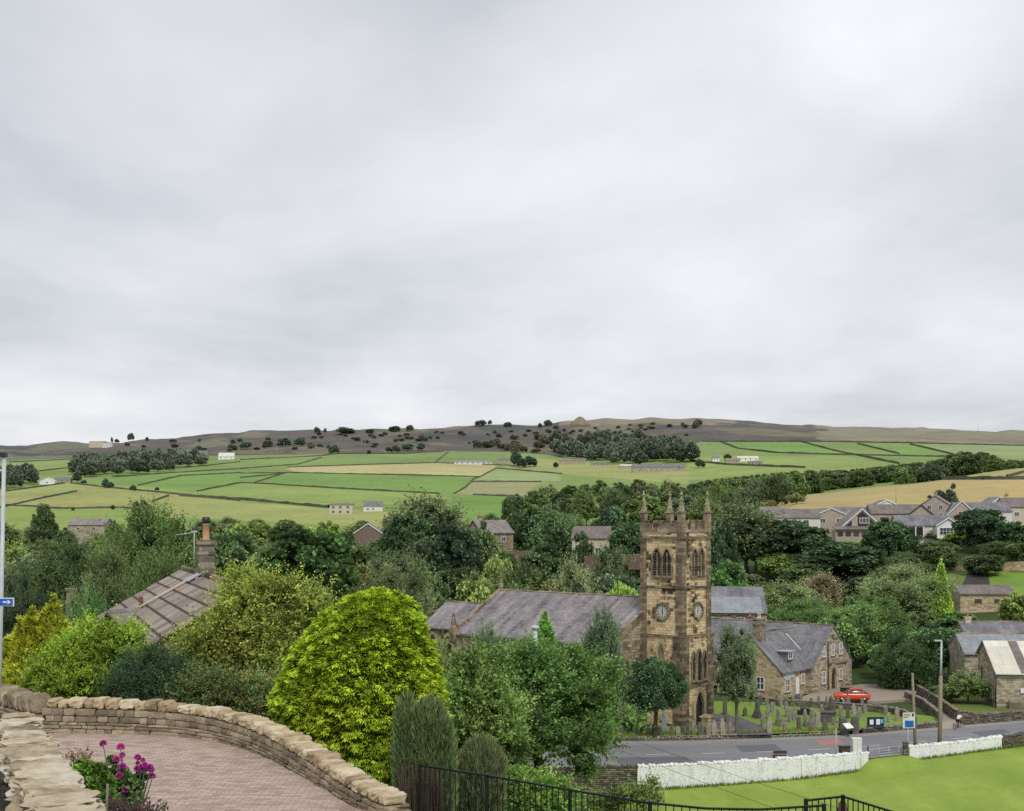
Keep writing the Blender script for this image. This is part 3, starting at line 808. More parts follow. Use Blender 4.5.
# ------------------------------------------------------------------ plants made of leaves
def unit(v): return v/np.maximum(np.linalg.norm(v, axis=-1, keepdims=True), 1e-9)
def leaves_geo(pos, direc, size, r, aspect=.55, fold=.18, roll=None):
    """rhombic leaves: pos base, direc the way each points, size its length"""
    n = len(pos); dn = unit(direc)
    a = unit(r.normal(size=(n, 3))); t = unit(np.cross(dn, a)); b = np.cross(dn, t)
    s = np.asarray(size).reshape(-1, 1)*np.ones((n, 1)); w = s*aspect*.5
    v = np.stack([pos, pos+dn*s*.5+t*w+b*w*fold, pos+dn*s, pos+dn*s*.5-t*w+b*w*fold], 1)
    q = np.arange(n*4).reshape(n, 4)
    return v.reshape(-1, 3), q
def ico(r, n=2, jit=.12, sc=(1, 1, 1)):
    """a lumpy dark heart for a clump"""
    u = np.linspace(0, 2*np.pi, 11)[:-1]; vv = np.linspace(0, np.pi, 7)
    U, V = np.meshgrid(u, vv)
    p = np.stack([np.cos(U)*np.sin(V), np.sin(U)*np.sin(V), np.cos(V)], -1)
    p = p*(1+r.normal(size=p.shape[:2]+(1,))*jit)*np.array(sc)
    p[0] = p[0].mean(0); p[-1] = p[-1].mean(0)
    k = np.arange(70).reshape(7, 10); qs = []
    for i in range(6):
        for j in range(10): qs.append((k[i, j], k[i+1, j], k[i+1, (j+1) % 10], k[i, (j+1) % 10]))
    return p.reshape(-1, 3), np.array(qs)
def crown_mesh(name, lobes, nleaf, size, seed, up=.25, core=.70, aspect=.6, droop=0.0, shell=.42, lobe_var=.22, leaf_var=.28, inside=.8):
    """lobes: array (k,5) x,y,z,rxy,rz. Leaf-sized faces through the outer part of every lobe."""
    r = np.random.default_rng(seed); lobes = np.asarray(lobes, float); k = len(lobes)
    w = lobes[:, 3]*np.maximum(lobes[:, 3], lobes[:, 4]); w = w/w.sum()
    li = r.choice(k, size=int(nleaf*1.9), p=w)
    d = unit(r.normal(size=(len(li), 3))); d[:, 2] = d[:, 2]*.9+.12; d = unit(d)
    f = 1-shell*r.random(len(li))**1.6+r.normal(size=len(li))*.05
    sc = np.stack([lobes[li, 3], lobes[li, 3], lobes[li, 4]], -1)
    pos = lobes[li, :3]+d*sc*f[:, None]
    keep = np.ones(len(pos), bool)
    for j in range(k):
        e = (pos-lobes[j, :3])/np.array([lobes[j, 3], lobes[j, 3], lobes[j, 4]])
        keep &= ~((np.linalg.norm(e, axis=1) < inside) & (li != j))
    pos, d, li, f = pos[keep][:nleaf], d[keep][:nleaf], li[keep][:nleaf], f[keep][:nleaf]
    dr = d+r.normal(size=d.shape)*.75; dr[:, 2] += up-droop
    sz = size*(.65+.7*r.random(len(pos)))
    v, q = leaves_geo(pos-unit(dr)*sz[:, None]*.5, dr, sz, r, aspect)
    lt = 1+lobe_var*r.normal(size=k); sh = np.clip(lt[li]*(1+leaf_var*r.normal(size=len(pos)))*(.45+.75*(f-.6)/.4), .25, 2.0)  # leaves deeper in a lobe are toned darker, painting in the crown's inner shade
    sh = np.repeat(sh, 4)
    V, Q, S = [v], [q], [sh]; b = len(v)
    for j in range(k):
        p, qq = ico(r, jit=.10)
        p = p*np.array([lobes[j, 3], lobes[j, 3], lobes[j, 4]])*core+lobes[j, :3]
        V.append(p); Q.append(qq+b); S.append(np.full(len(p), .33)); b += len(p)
    return np_mesh(name, np.concatenate(V), quads=np.concatenate(Q), shade=np.concatenate(S), mats=[M['leaf']])
def sprig_mesh(name, lobes, nsprig, slen, nleaf, size, seed, upw=.6, core=.5, aspect=.5, warm=0.0, tipwarm=0.0, f0=.45, f1=.95, droop=0.0, lobe_var=.2, spread=.45, twig=True, wisp=.06):
    """leafy shoots growing out of every lobe, each with leaves set along it"""
    r = np.random.default_rng(seed); lobes = np.asarray(lobes, float); k = len(lobes)
    w = lobes[:, 3]*np.maximum(lobes[:, 3], lobes[:, 4]); w = w/w.sum()
    li = r.choice(k, size=nsprig, p=w)
    d = unit(r.normal(size=(nsprig, 3))); d[:, 2] = d[:, 2]*.85+.2; d = unit(d)
    f = f0+(f1-f0)*r.random(nsprig)**.7
    sc = np.stack([lobes[li, 3], lobes[li, 3], lobes[li, 4]], -1)
    st = lobes[li, :3]+d*sc*f[:, None]
    dr = unit(d+r.normal(size=d.shape)*spread+np.array([0, 0, upw]))
    L = slen*(.55+.9*r.random(nsprig))
    L = L*np.where(r.random(nsprig) < wisp, 1.9, 1.0)
    lt = (1+lobe_var*r.normal(size=k))[li]*(1+.2*r.normal(size=nsprig))
    wrm = np.clip(warm+.35*r.normal(size=nsprig)*(warm > 0), 0, 1)
    P_, D_, Z_, S_, W_ = [], [], [], [], []
    for j in range(nleaf):
        t = (j+.6)/nleaf
        bend = np.array([0, 0, -droop])*t*t
        pos = st+dr*(L*t)[:, None]+bend*L[:, None]
        sd = unit(np.cross(dr, r.normal(size=dr.shape)))
        dd = dr*.55+sd*.9+np.array([0, 0, .1])
        P_.append(pos); D_.append(dd); Z_.append(size*(1.15-.5*t)*(.8+.4*r.random(nsprig)))
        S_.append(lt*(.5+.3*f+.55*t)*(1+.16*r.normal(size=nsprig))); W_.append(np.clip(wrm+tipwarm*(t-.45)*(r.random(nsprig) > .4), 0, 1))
    v, q = leaves_geo(np.concatenate(P_), np.concatenate(D_), np.concatenate(Z_), r, aspect)
    s = np.repeat(np.clip(np.concatenate(S_), .2, 1.9), 4); wv = np.repeat(np.concatenate(W_), 4)
    V, Q, S, Wm = [v], [q], [s], [wv]; b = len(v)
    for j in range(k):
        p, qq = ico(r, jit=.12); p = p*np.array([lobes[j, 3], lobes[j, 3], lobes[j, 4]])*core+lobes[j, :3]
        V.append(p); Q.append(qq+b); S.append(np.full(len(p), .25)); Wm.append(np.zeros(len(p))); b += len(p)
    me = np_mesh(name, np.concatenate(V), quads=np.concatenate(Q), shade=np.concatenate(S), mats=[M['leaf']])
    a = me.attributes.new('warm', 'FLOAT', 'POINT'); a.data.foreach_set('value', np.concatenate(Wm).astype(np.float32))
    return me
def lobes_round(seed, n=22, H=12., W=11., base=2.5, flat=.85, lobe=.34, top=1.0, skirt=.0):
    r = np.random.default_rng(seed); out = []; n = int(n*1.9); lobe = lobe*.66
    ch = H-base; cz = base+ch*.5
    for i in range(n):
        t = (i+.5)/n; ph = math.acos(1-1.75*t)
        th = i*2.399+r.normal()*.3
        kk = 1-.55*r.random()**2.2; rad = math.sin(ph)*kk*(1+.07*r.normal()); hz = math.cos(ph)*kk
        rr = lobe*W*.5*max(.55, 1+.28*r.normal())*1.2
        out.append((math.cos(th)*rad*(W*.5-rr*.72), math.sin(th)*rad*(W*.5-rr*.72), cz+hz*(ch*.5-rr*flat*.7)*top, rr, rr*flat))
    out.append((0, 0, cz, W*.28, ch*.33))
    return out
def trunk_mesh(seed, H, r0, spread=.22, nb=5, mat='bark'):
    rr = random.Random(seed); mb = MB()
    top = Vector((rr.uniform(-.04, .04)*H, rr.uniform(-.04, .04)*H, H*.75))
    p = [Vector((0, 0, -.4)), Vector((0, 0, .3)), Vector((rr.uniform(-.02, .02)*H, rr.uniform(-.02, .02)*H, H*.3)), top*.75, top]
    mb.tube(p, [r0*1.5, r0*1.05, r0*.85, r0*.5, r0*.15], 8)
    for i in range(nb):
        a = i*2.4+rr.random(); z = H*rr.uniform(.22, .5)
        q = Vector((0, 0, z)); e = Vector((math.cos(a)*H*spread*1.3, math.sin(a)*H*spread*1.3, z+H*rr.uniform(.18, .35)))
        mb.tube([q, q.lerp(e, .5)+Vector((0, 0, -.03*H)), e], [r0*.5, r0*.34, r0*.1], 6)
    return mb
PROTO = {}; LEAFK = 3.15
def proto(key, lobes, nleaf, size, seed, H, r0, **kw):
    PROTO[key] = (crown_mesh('crown_'+key, lobes, nleaf, size, seed, **kw), None, H, seed, r0)
def tree_proto(key, mk, nleaf, size, seed, H, W, r0=.28, mat='bark', **kw):
    cm = crown_mesh('crown', mk, nleaf, size, seed, **kw)
    tb = trunk_mesh(seed, H, r0); to = tb.build('trunk', M[mat]); tm = to.data; bpy.data.objects.remove(to)
    PROTO[key] = (cm, tm, H, W)
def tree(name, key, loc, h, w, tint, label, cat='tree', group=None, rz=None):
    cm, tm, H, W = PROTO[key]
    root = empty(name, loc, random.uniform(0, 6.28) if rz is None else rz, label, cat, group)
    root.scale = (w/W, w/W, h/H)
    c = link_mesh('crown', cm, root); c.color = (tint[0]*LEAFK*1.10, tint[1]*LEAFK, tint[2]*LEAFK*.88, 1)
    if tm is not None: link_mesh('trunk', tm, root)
    return root

# the golden conifer: drooping sprays all over a leaning dome
def spray_bush(name, prof, n, ln, seed, center=None, nf=5, hang=.35, lump=.10, tip=1.35, base=.35, flat=False, wide=.22, corer=.86, mat='spray', shelves=.55, clumps=0, clump_h=.1, warm=0.0):
    """prof: list of (z, radius, cx, cy). Each spray is a fan of slim blades, dark at its root and bright at the tips."""
    r = np.random.default_rng(seed)
    pz = np.array([p[0] for p in prof]); pr = np.array([p[1] for p in prof]); pcx = np.array([p[2] for p in prof]); pcy = np.array([p[3] for p in prof])
    zz = np.linspace(pz[0], pz[-1], 400); rad = np.interp(zz, pz, pr)
    wgt = rad*np.sqrt(1+np.gradient(rad, zz)**2)+.02*rad.max(); wgt /= wgt.sum()
    z = r.choice(zz, size=n, p=wgt)+r.normal(size=n)*.02; th = r.random(n)*2*np.pi
    R0 = np.interp(z, pz, pr); gx = np.interp(z, pz, pcx); gy = np.interp(z, pz, pcy)
    slope = np.interp(z, zz, np.gradient(rad, zz))
    # shaggy shelves: clumps pushed in and out
    cl = np.sin(th*9+np.sin(z*7.0)*2.0+z*3)*np.sin(z*11+np.cos(th*5)*2.2)+.6*np.sin(th*23+z*17)*np.sin(z*29+th*7)
    R1 = R0*(1+lump*(cl*.55+.25*r.normal(size=n)))
    if clumps:
        cz = r.choice(zz, size=clumps, p=wgt); ct = r.random(clumps)*2*np.pi
        cr = np.interp(cz, pz, pr); cp_ = np.stack([np.cos(ct)*cr, np.sin(ct)*cr, cz*1.35], -1)
        sp_ = np.stack([np.cos(th)*R0, np.sin(th)*R0, z*1.35], -1)
        dmin = np.empty(n); who = np.empty(n, int)
        for a0 in range(0, n, 2000):
            dd = np.linalg.norm(sp_[a0:a0+2000, None]-cp_[None], axis=2); who[a0:a0+2000] = dd.argmin(1); dmin[a0:a0+2000] = dd.min(1)
        dn_ = np.clip(dmin/(1.15*np.sqrt(4*np.pi*(pr.max()**2)/clumps/np.pi)), 0, 1.2)
        ofs = clump_h*(1-1.5*dn_**1.5)*(.8+.5*r.random(clumps)[who])
        R1 = R0+ofs+.02*r.normal(size=n)
        cl = np.clip(1.3-2.3*dn_, -1, 1)+.35*r.normal(size=clumps)[who]
        z = z-.25*clump_h*(1-dn_)
    e = np.stack([np.cos(th), np.sin(th), np.zeros(n)], -1); t = np.stack([-np.sin(th), np.cos(th), np.zeros(n)], -1)
    nrm = unit(e-np.stack([np.zeros(n), np.zeros(n), slope], -1)*.9)
    pos = np.stack([gx, gy, z], -1)+e*R1[:, None]
    out = unit(nrm+r.normal(size=(n, 3))*.35+np.array([0, 0, -hang])+t*r.normal(size=(n, 1))*.4)
    side = unit(np.cross(out, unit(r.normal(size=(n, 3))*.45+np.array([0, 0, 1.0]))))
    pos = pos-out*ln*.6
    V = []; S = []
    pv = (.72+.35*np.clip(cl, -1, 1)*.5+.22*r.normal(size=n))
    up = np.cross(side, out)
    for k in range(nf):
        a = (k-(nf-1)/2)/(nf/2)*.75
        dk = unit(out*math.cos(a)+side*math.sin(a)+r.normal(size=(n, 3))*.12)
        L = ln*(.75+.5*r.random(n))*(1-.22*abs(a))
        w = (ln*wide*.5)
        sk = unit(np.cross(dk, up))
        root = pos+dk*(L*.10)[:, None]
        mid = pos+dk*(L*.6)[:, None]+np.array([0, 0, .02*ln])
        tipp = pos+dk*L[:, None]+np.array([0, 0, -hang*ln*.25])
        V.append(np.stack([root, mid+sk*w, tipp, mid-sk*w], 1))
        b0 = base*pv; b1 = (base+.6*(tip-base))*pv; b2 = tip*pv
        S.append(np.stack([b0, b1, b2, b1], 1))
    v = np.stack(V, 1).reshape(-1, 3); s = np.clip(np.stack(S, 1).reshape(-1), .12, 1.9)
    q = np.arange(len(v)).reshape(-1, 4)
    # dark heart
    nt, nzz = 28, 22
    tz = np.linspace(pz[0], pz[-1], nzz); tt = np.linspace(0, 2*np.pi, nt, endpoint=False)
    TZ, TT = np.meshgrid(tz, tt, indexing='ij'); rr = np.interp(TZ, pz, pr)*corer
    cv = np.stack([np.interp(TZ, pz, pcx)+np.cos(TT)*rr, np.interp(TZ, pz, pcy)+np.sin(TT)*rr, TZ], -1).reshape(-1, 3)
    kk = np.arange(nt*nzz).reshape(nzz, nt); cq = np.stack([kk[:-1], np.roll(kk[:-1], -1, 1), np.roll(kk[1:], -1, 1), kk[1:]], -1).reshape(-1, 4)
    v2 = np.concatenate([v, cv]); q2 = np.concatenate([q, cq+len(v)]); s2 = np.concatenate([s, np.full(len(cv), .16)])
    me = np_mesh(name, v2, quads=q2, shade=s2, mats=[M[mat]])
    if warm:
        wv = np.concatenate([np.repeat(np.clip(warm*(s.reshape(-1, 4)[:, 2]-.3)+.4*warm*r.normal(size=len(v)//4), 0, 1), 4), np.zeros(len(cv))])
        a = me.attributes.new('warm', 'FLOAT', 'POINT'); a.data.foreach_set('value', wv.astype(np.float32))
    return me

def bush_thing(name, mesh_, loc, tint, label, cat, stem=True, sh=1.0, sr=.08, group=None, part='foliage', stems=None):
    root = empty(name, loc, 0, label, cat, group)
    c = link_mesh(part, mesh_, root); c.color = (*tint, 1)
    mb = MB()
    for p in (stems or [[(0, 0, -.3), (0, 0, sh)]]): mb.tube(p, [sr]+[sr*.5]*(len(p)-2)+[sr*.25], 7)
    mb.build('trunk', M['bark'], root)
    return root

# golden conifer at Y=27
gY = 26.8
def gp(px, row): return ((px-CX)/F*gY, -(row-HZ)/F*gY)
rows = [(811, 318, 452), (780, 290, 455), (755, 276, 456), (730, 268, 454), (705, 268, 450), (680, 275, 444), (655, 287, 437), (635, 301, 431), (618, 316, 424), (605, 332, 416), (597, 346, 407), (592, 360, 396), (589, 376, 386)]
z0 = gp(0, 825)[1]
prof = []
cx0 = gp(362, 0)[0]
for row, l, r_ in rows:
    xl, z = gp(l, row); xr, _ = gp(r_, row)
    prof.append((z-z0, (xr-xl)/2*.93, (xl+xr)/2-cx0, 0))
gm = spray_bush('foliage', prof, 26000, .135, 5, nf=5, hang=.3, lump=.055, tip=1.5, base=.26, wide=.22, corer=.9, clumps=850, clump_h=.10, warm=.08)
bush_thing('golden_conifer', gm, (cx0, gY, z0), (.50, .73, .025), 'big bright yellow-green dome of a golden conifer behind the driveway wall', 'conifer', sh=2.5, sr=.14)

# yellow conifer with several points on the far left, Y=34
yY = 33.0
def cone_prof(h, r, tilt=0): return [(0, r*.8, 0, 0), (h*.15, r, 0, 0), (h*.4, r*.78, tilt*.3, 0), (h*.7, r*.42, tilt*.6, 0), (h*.9, r*.16, tilt*.9, 0), (h, .015, tilt, 0)]
def merge(name, ms, offs, mat):
    V = []; Q = []; S = []; WW = []; b = 0
    for m, of in zip(ms, offs):
        n = len(m.vertices); v = np.zeros(n*3, np.float32); m.vertices.foreach_get('co', v); v = v.reshape(-1, 3)+np.array(of)
        q = np.zeros(len(m.loops), np.int32); m.loops.foreach_get('vertex_index', q)
        s = np.zeros(n, np.float32); m.attributes['shade'].data.foreach_get('value', s)
        wv = np.zeros(n, np.float32)
        if 'warm' in m.attributes: m.attributes['warm'].data.foreach_get('value', wv)
        V.append(v); Q.append(q.reshape(-1, 4)+b); S.append(s); WW.append(wv); b += n
        bpy.data.meshes.remove(m)
    me = np_mesh(name, np.concatenate(V), quads=np.concatenate(Q), shade=np.concatenate(S), mats=[M[mat]])
    a = me.attributes.new('warm', 'FLOAT', 'POINT'); a.data.foreach_set('value', np.concatenate(WW).astype(np.float32))
    return me
z0 = -(700-HZ)/F*yY
ms, offs = [], []
for i, (px, top, wd, dy) in enumerate([(53, 594, 46, 0), (35, 607, 46, -.15), (20, 617, 40, .1), (64, 622, 30, .1), (8, 636, 34, 0), (40, 640, 60, -.35)]):
    zt = -(top-HZ)/F*yY
    ms.append(spray_bush('p', cone_prof(zt-z0, wd/2/F*yY*1.25), 2200, .17, 40+i, nf=4, hang=-.45, lump=.16, tip=1.5, base=.4, wide=.26, corer=.7, warm=.03, clumps=60, clump_h=.08))
    offs.append(((px-37)/F*yY, dy, 0))
bush_thing('yellow_conifer', merge('foliage', ms, offs, 'spray'), ((37-CX)/F*yY, yY, z0), (.64, .70, .05), 'golden yellow conifer with several pointed tips at the far left', 'conifer', sh=1.8)

# lime shrub, dark shrub, hydrangea-green filler
def lobes_px(items, Y, px0, z0, depth=.6):
    return [((px-px0)/F*Y, dy*depth, -(row-HZ)/F*Y-z0, rp/F*Y, rp*asp/F*Y) for px, row, rp, asp, dy in items]
def shrub(name, items, Y, px0, row0, nsprig, nleaf, slen, size, seed, tint, label, cat='shrub', sr=.04, **kw):
    z0 = -(row0-HZ)/F*Y
    x0 = (px0-CX)/F*Y
    m = sprig_mesh('foliage', lobes_px(items, Y, px0, z0, kw.pop('depth', .6)), nsprig, slen, nleaf, size, seed, **kw)
    st = []
    rr = random.Random(seed)
    for k in range(6):
        i = items[rr.randrange(len(items))]
        st.append([(rr.uniform(-.1, .1), rr.uniform(-.1, .1), -.5), ((i[0]-px0)/F*Y*.5, 0, (-(i[1]-HZ)/F*Y-z0)*.5), ((i[0]-px0)/F*Y, 0, -(i[1]-HZ)/F*Y-z0)])
    return bush_thing(name, m, (x0, Y, z0), tint, label, cat, sr=sr, stems=st)
shrub('lime_shrub', [(50, 676, 20, .95, 0), (78, 660, 26, .95, .2), (102, 654, 22, .9, 0), (122, 656, 18, 1.0, .4), (66, 688, 24, .8, -.4), (92, 682, 26, .8, -.3), (38, 690, 14, .8, 0), (118, 682, 18, .9, .2), (88, 640, 11, 1.4, .2), (130, 640, 9, 1.6, .3), (108, 640, 9, 1.4, 0), (62, 660, 10, 1.2, .2)],
      30.0, 82, 720, 3400, 9, .34, .095, 61, (.28, .41, .04), 'lime green leafy shrub just behind the left end of the curved wall', upw=.75, core=.55, f0=.4)
shrub('dark_shrub', [(140, 674, 22, .95, 0), (165, 678, 22, .9, .2), (120, 692, 18, .8, -.2), (150, 692, 24, .8, -.3), (182, 690, 18, .9, 0), (152, 660, 12, .9, .1), (128, 684, 18, .9, 0), (176, 668, 10, .9, .2)],
      28.8, 150, 720, 3000, 9, .32, .06, 62, (.075, .135, .065), 'dark blue-green shrub between lime shrub and orange-tinted tree', upw=.35, core=.6, aspect=.35)
# tall airy tree turning orange
oY = 36.0
shrub('turning_tree', [(234, 597, 12, 1.1, 0), (226, 622, 13, .9, .3), (250, 604, 17, .9, -.2), (282, 600, 14, .8, .2), (308, 608, 13, .9, 0), (238, 578, 8, 1.2, 0), (262, 588, 9, .9, 0), (230, 636, 17, .9, .1), (258, 632, 20, .9, -.2), (294, 630, 16, .9, .1), (206, 652, 19, .9, 0), (240, 660, 20, .9, -.3), (276, 658, 19, .9, .1), (198, 640, 11, .8, .2), (300, 652, 14, .9, .2), (318, 600, 8, .8, .1), (290, 586, 7, .9, .2), (322, 622, 9, .9, 0), (184, 655, 10, .9, 0)],
      oY, 250, 735, 2900, 10, .6, .115, 63, (.37, .45, .09), 'airy tree with olive leaves turning orange in front of the slab-roofed cottage', cat='tree', core=.35, lobe_var=.25, warm=.0, tipwarm=.27, sr=.05, f0=.15, f1=1.0, spread=.7, upw=.35)
shrub('mixed_shrub', [(200, 694, 20, .8, 0), (232, 700, 20, .8, -.2), (262, 702, 18, .8, 0), (286, 714, 16, .8, .1), (180, 702, 14, .8, .2), (214, 714, 18, .7, -.2), (250, 722, 20, .7, 0), (285, 694, 18, .8, .3), (220, 684, 10, .9, 0), (255, 686, 10, .9, 0)],
      28.5, 235, 748, 3400, 8, .34, .085, 64, (.17, .26, .095), 'grey-green mixed shrub hugging the back of the curved wall', core=.5, lobe_var=.25, warm=.06, f0=.3)
# junipers by the railings
def blades(name, prof, n, ln, seed, **kw): return spray_bush(name, prof, n, ln, seed, nf=3, hang=-1.6, wide=.12, lump=.12, **kw)
jY = 24.3
z0 = -(830-HZ)/F*jY; ms = []; offs = []
for i, (px, top, wd) in enumerate([(401, 706, 10), (407, 697, 12), (421, 706, 16), (430, 700, 20), (439, 706, 18), (447, 724, 12)]):
    zt = -(top-HZ)/F*jY-z0; r_ = wd/2/F*jY
    ms.append(blades('p', [(0, r_*.6, 0, 0), (zt*.3, r_*.85, 0, 0), (zt*.6, r_, 0, 0), (zt*.85, r_*.75, 0, 0), (zt*.96, r_*.35, 0, 0), (zt, .02, 0, 0)], 1900, .24, 70+i, tip=1.3, base=.45, corer=.66)); offs.append(((px-425)/F*jY, 0, 0))
bush_thing('juniper', merge('foliage', ms, offs, 'spray'), ((425-CX)/F*jY, jY, z0), (.27, .38, .15), 'blue-green upright juniper with brown base between golden conifer and railings', 'juniper', sh=1.6)
# its brown bare lower part
mb = MB(); rr = random.Random(9)
for i in range(520):
    x = rr.uniform(-.46, .36); y = rr.uniform(-.45, .1)-.2
    mb.tube([(x, y, -.2), (x+rr.uniform(-.08, .08), y+rr.uniform(-.05, .05), rr.uniform(.4, 1.35))], [.011, .004], 4)
root = [o for o in bpy.data.objects if o.name == 'juniper'][0]
M['brownstem'] = plain('brown dead stems', (.07, .055, .036), .95, .4, 8)
mb.build('dead_stems', M['brownstem'], root)
j2 = 25.5; z0 = -(835-HZ)/F*j2; zt = -(738-HZ)/F*j2-z0
bush_thing('cypress_shrub', blades('foliage', [(0, .35, 0, 0), (zt*.4, .5, 0, 0), (zt*.75, .46, .05, 0), (zt*.93, .26, .08, 0), (zt, .03, .1, 0)], 3600, .17, 77, tip=1.15, base=.4, corer=.8),
           ((478-CX)/F*j2, j2, z0), (.30, .36, .16), 'dull grey-green upright shrub standing just behind the railings', 'shrub', sh=1.4)
shrub('red_tipped_shrub', [(470, 694, 18, 1.0, 0), (486, 714, 18, 1.0, .2), (466, 724, 16, 1.0, -.2), (500, 738, 17, .9, 0), (482, 752, 18, .9, 0), (470, 672, 11, 1.1, .2), (505, 714, 12, .9, .3), (460, 745, 14, 1.0, .1), (488, 690, 10, 1.1, .2), (512, 752, 10, .9, 0)],
      40, 482, 805, 1900, 9, .7, .16, 65, (.185, .30, .08), 'loose shrub with reddish tips right of the golden conifer', core=.4, warm=.0, tipwarm=.3, lobe_var=.25, f0=.2, f1=1.0)
shrub('bramble_bush', [(505, 783, 15, .7, 0), (535, 789, 13, .6, .1), (560, 795, 11, .6, 0), (520, 797, 20, .6, -.2), (548, 806, 17, .6, -.2), (480, 794, 16, .7, 0), (455, 802, 16, .6, 0)],
      44, 525, 832, 1500, 8, .75, .17, 66, (.23, .38, .075), 'bright green brambles seen through the railings', core=.4, f0=.2, f1=1.0, droop=.4)
shrub('weedy_bush', [(624, 799, 8, .9, .2), (638, 797, 11, .7, 0), (612, 804, 12, .6, -.2), (650, 802, 9, .6, 0), (652, 787, 4, 1.6, 0), (598, 804, 9, .5, 0)],
      104, 620, 818, 800, 7, .8, .30, 67, (.21, .285, .09), 'weedy bush growing against the left end of the white wall', core=.3, f0=.1, f1=1.0, upw=.9)

# ------------------------------------------------------------------ flowers in the bed
def bloom_mesh(seed, n=80, r0=.030):
    r = np.random.default_rng(seed); i = np.arange(n)+.5
    ph = np.arccos(1-1.55*i/n); th = np.pi*(1+5**.5)*i
    d = np.stack([np.cos(th)*np.sin(ph), np.sin(th)*np.sin(ph), np.cos(ph)], -1)
    v, q = leaves_geo(d*r0*.35, d+r.normal(size=d.shape)*.12, r0*.85, r, .75, .5)
    s = np.tile([.5, .95, 1.25, .95], n)*np.repeat(.85+.3*r.random(n), 4)
    return np_mesh('bloom', v, quads=q, shade=s, mats=[M['leaf']])
fY = 10.6
def flower_plant(name, px0, row0, Y, blooms, nleaf, lobes, tint, label, seed, bt=(.60, .055, .44)):
    z0 = -(row0-HZ)/F*Y; root = empty(name, ((px0-CX)/F*Y, Y, z0), 0, label, 'flowering plant')
    rr = random.Random(seed); bm_ = [bloom_mesh(seed+i) for i in range(3)]
    for k, (px, row, s) in enumerate(blooms):
        p = Vector(((px-px0)/F*Y, rr.uniform(-.12, .12), -(row-HZ)/F*Y-z0))
        b = link_mesh('bloom', bm_[k % 3], root); b.location = p; b.scale = (s, s, s); b.color = (*[c*rr.uniform(.8, 1.2) for c in bt], 1)
        b.rotation_euler = (rr.uniform(-.5, .3), rr.uniform(-.4, .4), rr.uniform(0, 6))
        st = MB(); st.tube([(p.x*.35, 0, 0), (p.x*.8, p.y*.5, p.z*.6), (p.x, p.y, p.z-.012)], [.006, .005, .0035], 5)
        st.build('stem', M['stem'], root)
    m = crown_mesh('leaves', lobes_px(lobes, Y, px0, z0, .3), nleaf, .05, seed, up=.3, shell=.75, core=.35, aspect=.6, leaf_var=.35)
    c = link_mesh('leaves', m, root); c.color = (*tint, 1)
    return root
M['stem'] = plain('green stem', (.07, .11, .04), .7)
bl = [(107, 741.5, .95), (121, 747, 1.05), (119, 758, 1.0), (124, 754, .8), (136, 758.5, .9), (125, 765, 1.0), (122, 774, .95), (127, 779, 1.15), (135, 765, .6), (141, 761.5, .7), (145, 769, .95), (149, 762, .75), (152, 766, .95), (147.5, 772, 1.0), (153, 776, .95), (137, 769, .9), (113, 777, .9), (131, 779, .9), (129, 788, 1.0), (138, 784, .8), (143, 765, .65)]
flower_plant('pompom_flowers', 126, 822, fY, bl, 2600, [(118, 775, 11, .9, 0), (130, 785, 13, .9, 0), (120, 795, 14, .9, .2), (133, 798, 10, .9, 0), (104, 775, 6, .8, 0), (112, 760, 5, .8, 0), (140, 778, 6, .8, .1)],
             (.12, .20, .065), 'magenta pompom flowers in the bed beside the near wall', 91)
def leafy(name, items, Y, px0, row0, nleaf, size, seed, tint, label, cat='plant', **kw):
    z0 = -(row0-HZ)/F*Y
    m = crown_mesh('leaves', lobes_px(items, Y, px0, z0, .4), nleaf, size, seed, **kw)
    o = link_mesh(name, m); o.location = ((px0-CX)/F*Y, Y, z0); o.color = (*tint, 1)
    return tag(o, label, cat)
leafy('leafy_plant', [(86, 768, 9, .7, 0), (96, 772, 9, .8, .1), (90, 782, 10, .9, 0), (103, 786, 9, 1.0, .2), (97, 797, 10, 1.0, 0), (110, 800, 9, 1.0, 0), (80, 765, 5, .6, 0)], 10.2, 95, 822, 3800, .06, 92, (.125, .24, .035),
      'mid green leafy plant spilling beside the near wall slabs', up=.4, shell=.7, core=.5, aspect=.5)
def sprigs(name, px0, row0, Y, n, seed, label, span, hh, cs, tip):
    rr = random.Random(seed); z0 = -(row0-HZ)/F*Y; mb = MB()
    for i in range(n):
        x = rr.uniform(-span, span); y = rr.uniform(-.12, .12); h = rr.uniform(.55, 1)*hh
        e = (x+rr.uniform(-.06, .06), y, h); mb.tube([(x*.6, y*.6, 0), (x*.85, y, h*.6), e], [.004, .003, .002], 4, 0)
        for k in range(9):
            t = rr.uniform(.45, 1); q = Vector((x*.6, y*.6, 0)).lerp(Vector(e), t)
            mb.stone((q.x+rr.uniform(-.012, .012), q.y+rr.uniform(-.012, .012), q.z), (tip, tip, tip*1.5), rr.random(), 1, k=1, rnd=rr)
    o = mb.build(name, [M['stem'], cs]); o.location = ((px0-CX)/F*Y, Y, z0); return tag(o, label, 'plant')
M['heather'] = plain('heather spikes', (.13, .055, .075), .9, .3)
M['coral'] = plain('coral flower spray', (.30, .12, .10), .9, .3)
sprigs('heather_plant', 132, 826, 9.9, 60, 3, 'purple brown heather spikes at the bottom edge of the bed', .26, .24, M['heather'], .011)
sprigs('coral_flower', 76, 768, 11.6, 16, 4, 'thin sprays of tiny coral flowers above the leafy plant', .12, .19, M['coral'], .010)
mb = MB(); mb.tube([(0, 0, 0), (.012, 0, .3)], [.011, .009], 8); ob = mb.build('garden_cane', M['wood']); ob.location = P(106, 824, 9.7)
tag(ob, 'short bamboo cane stuck in the flower bed', 'cane')

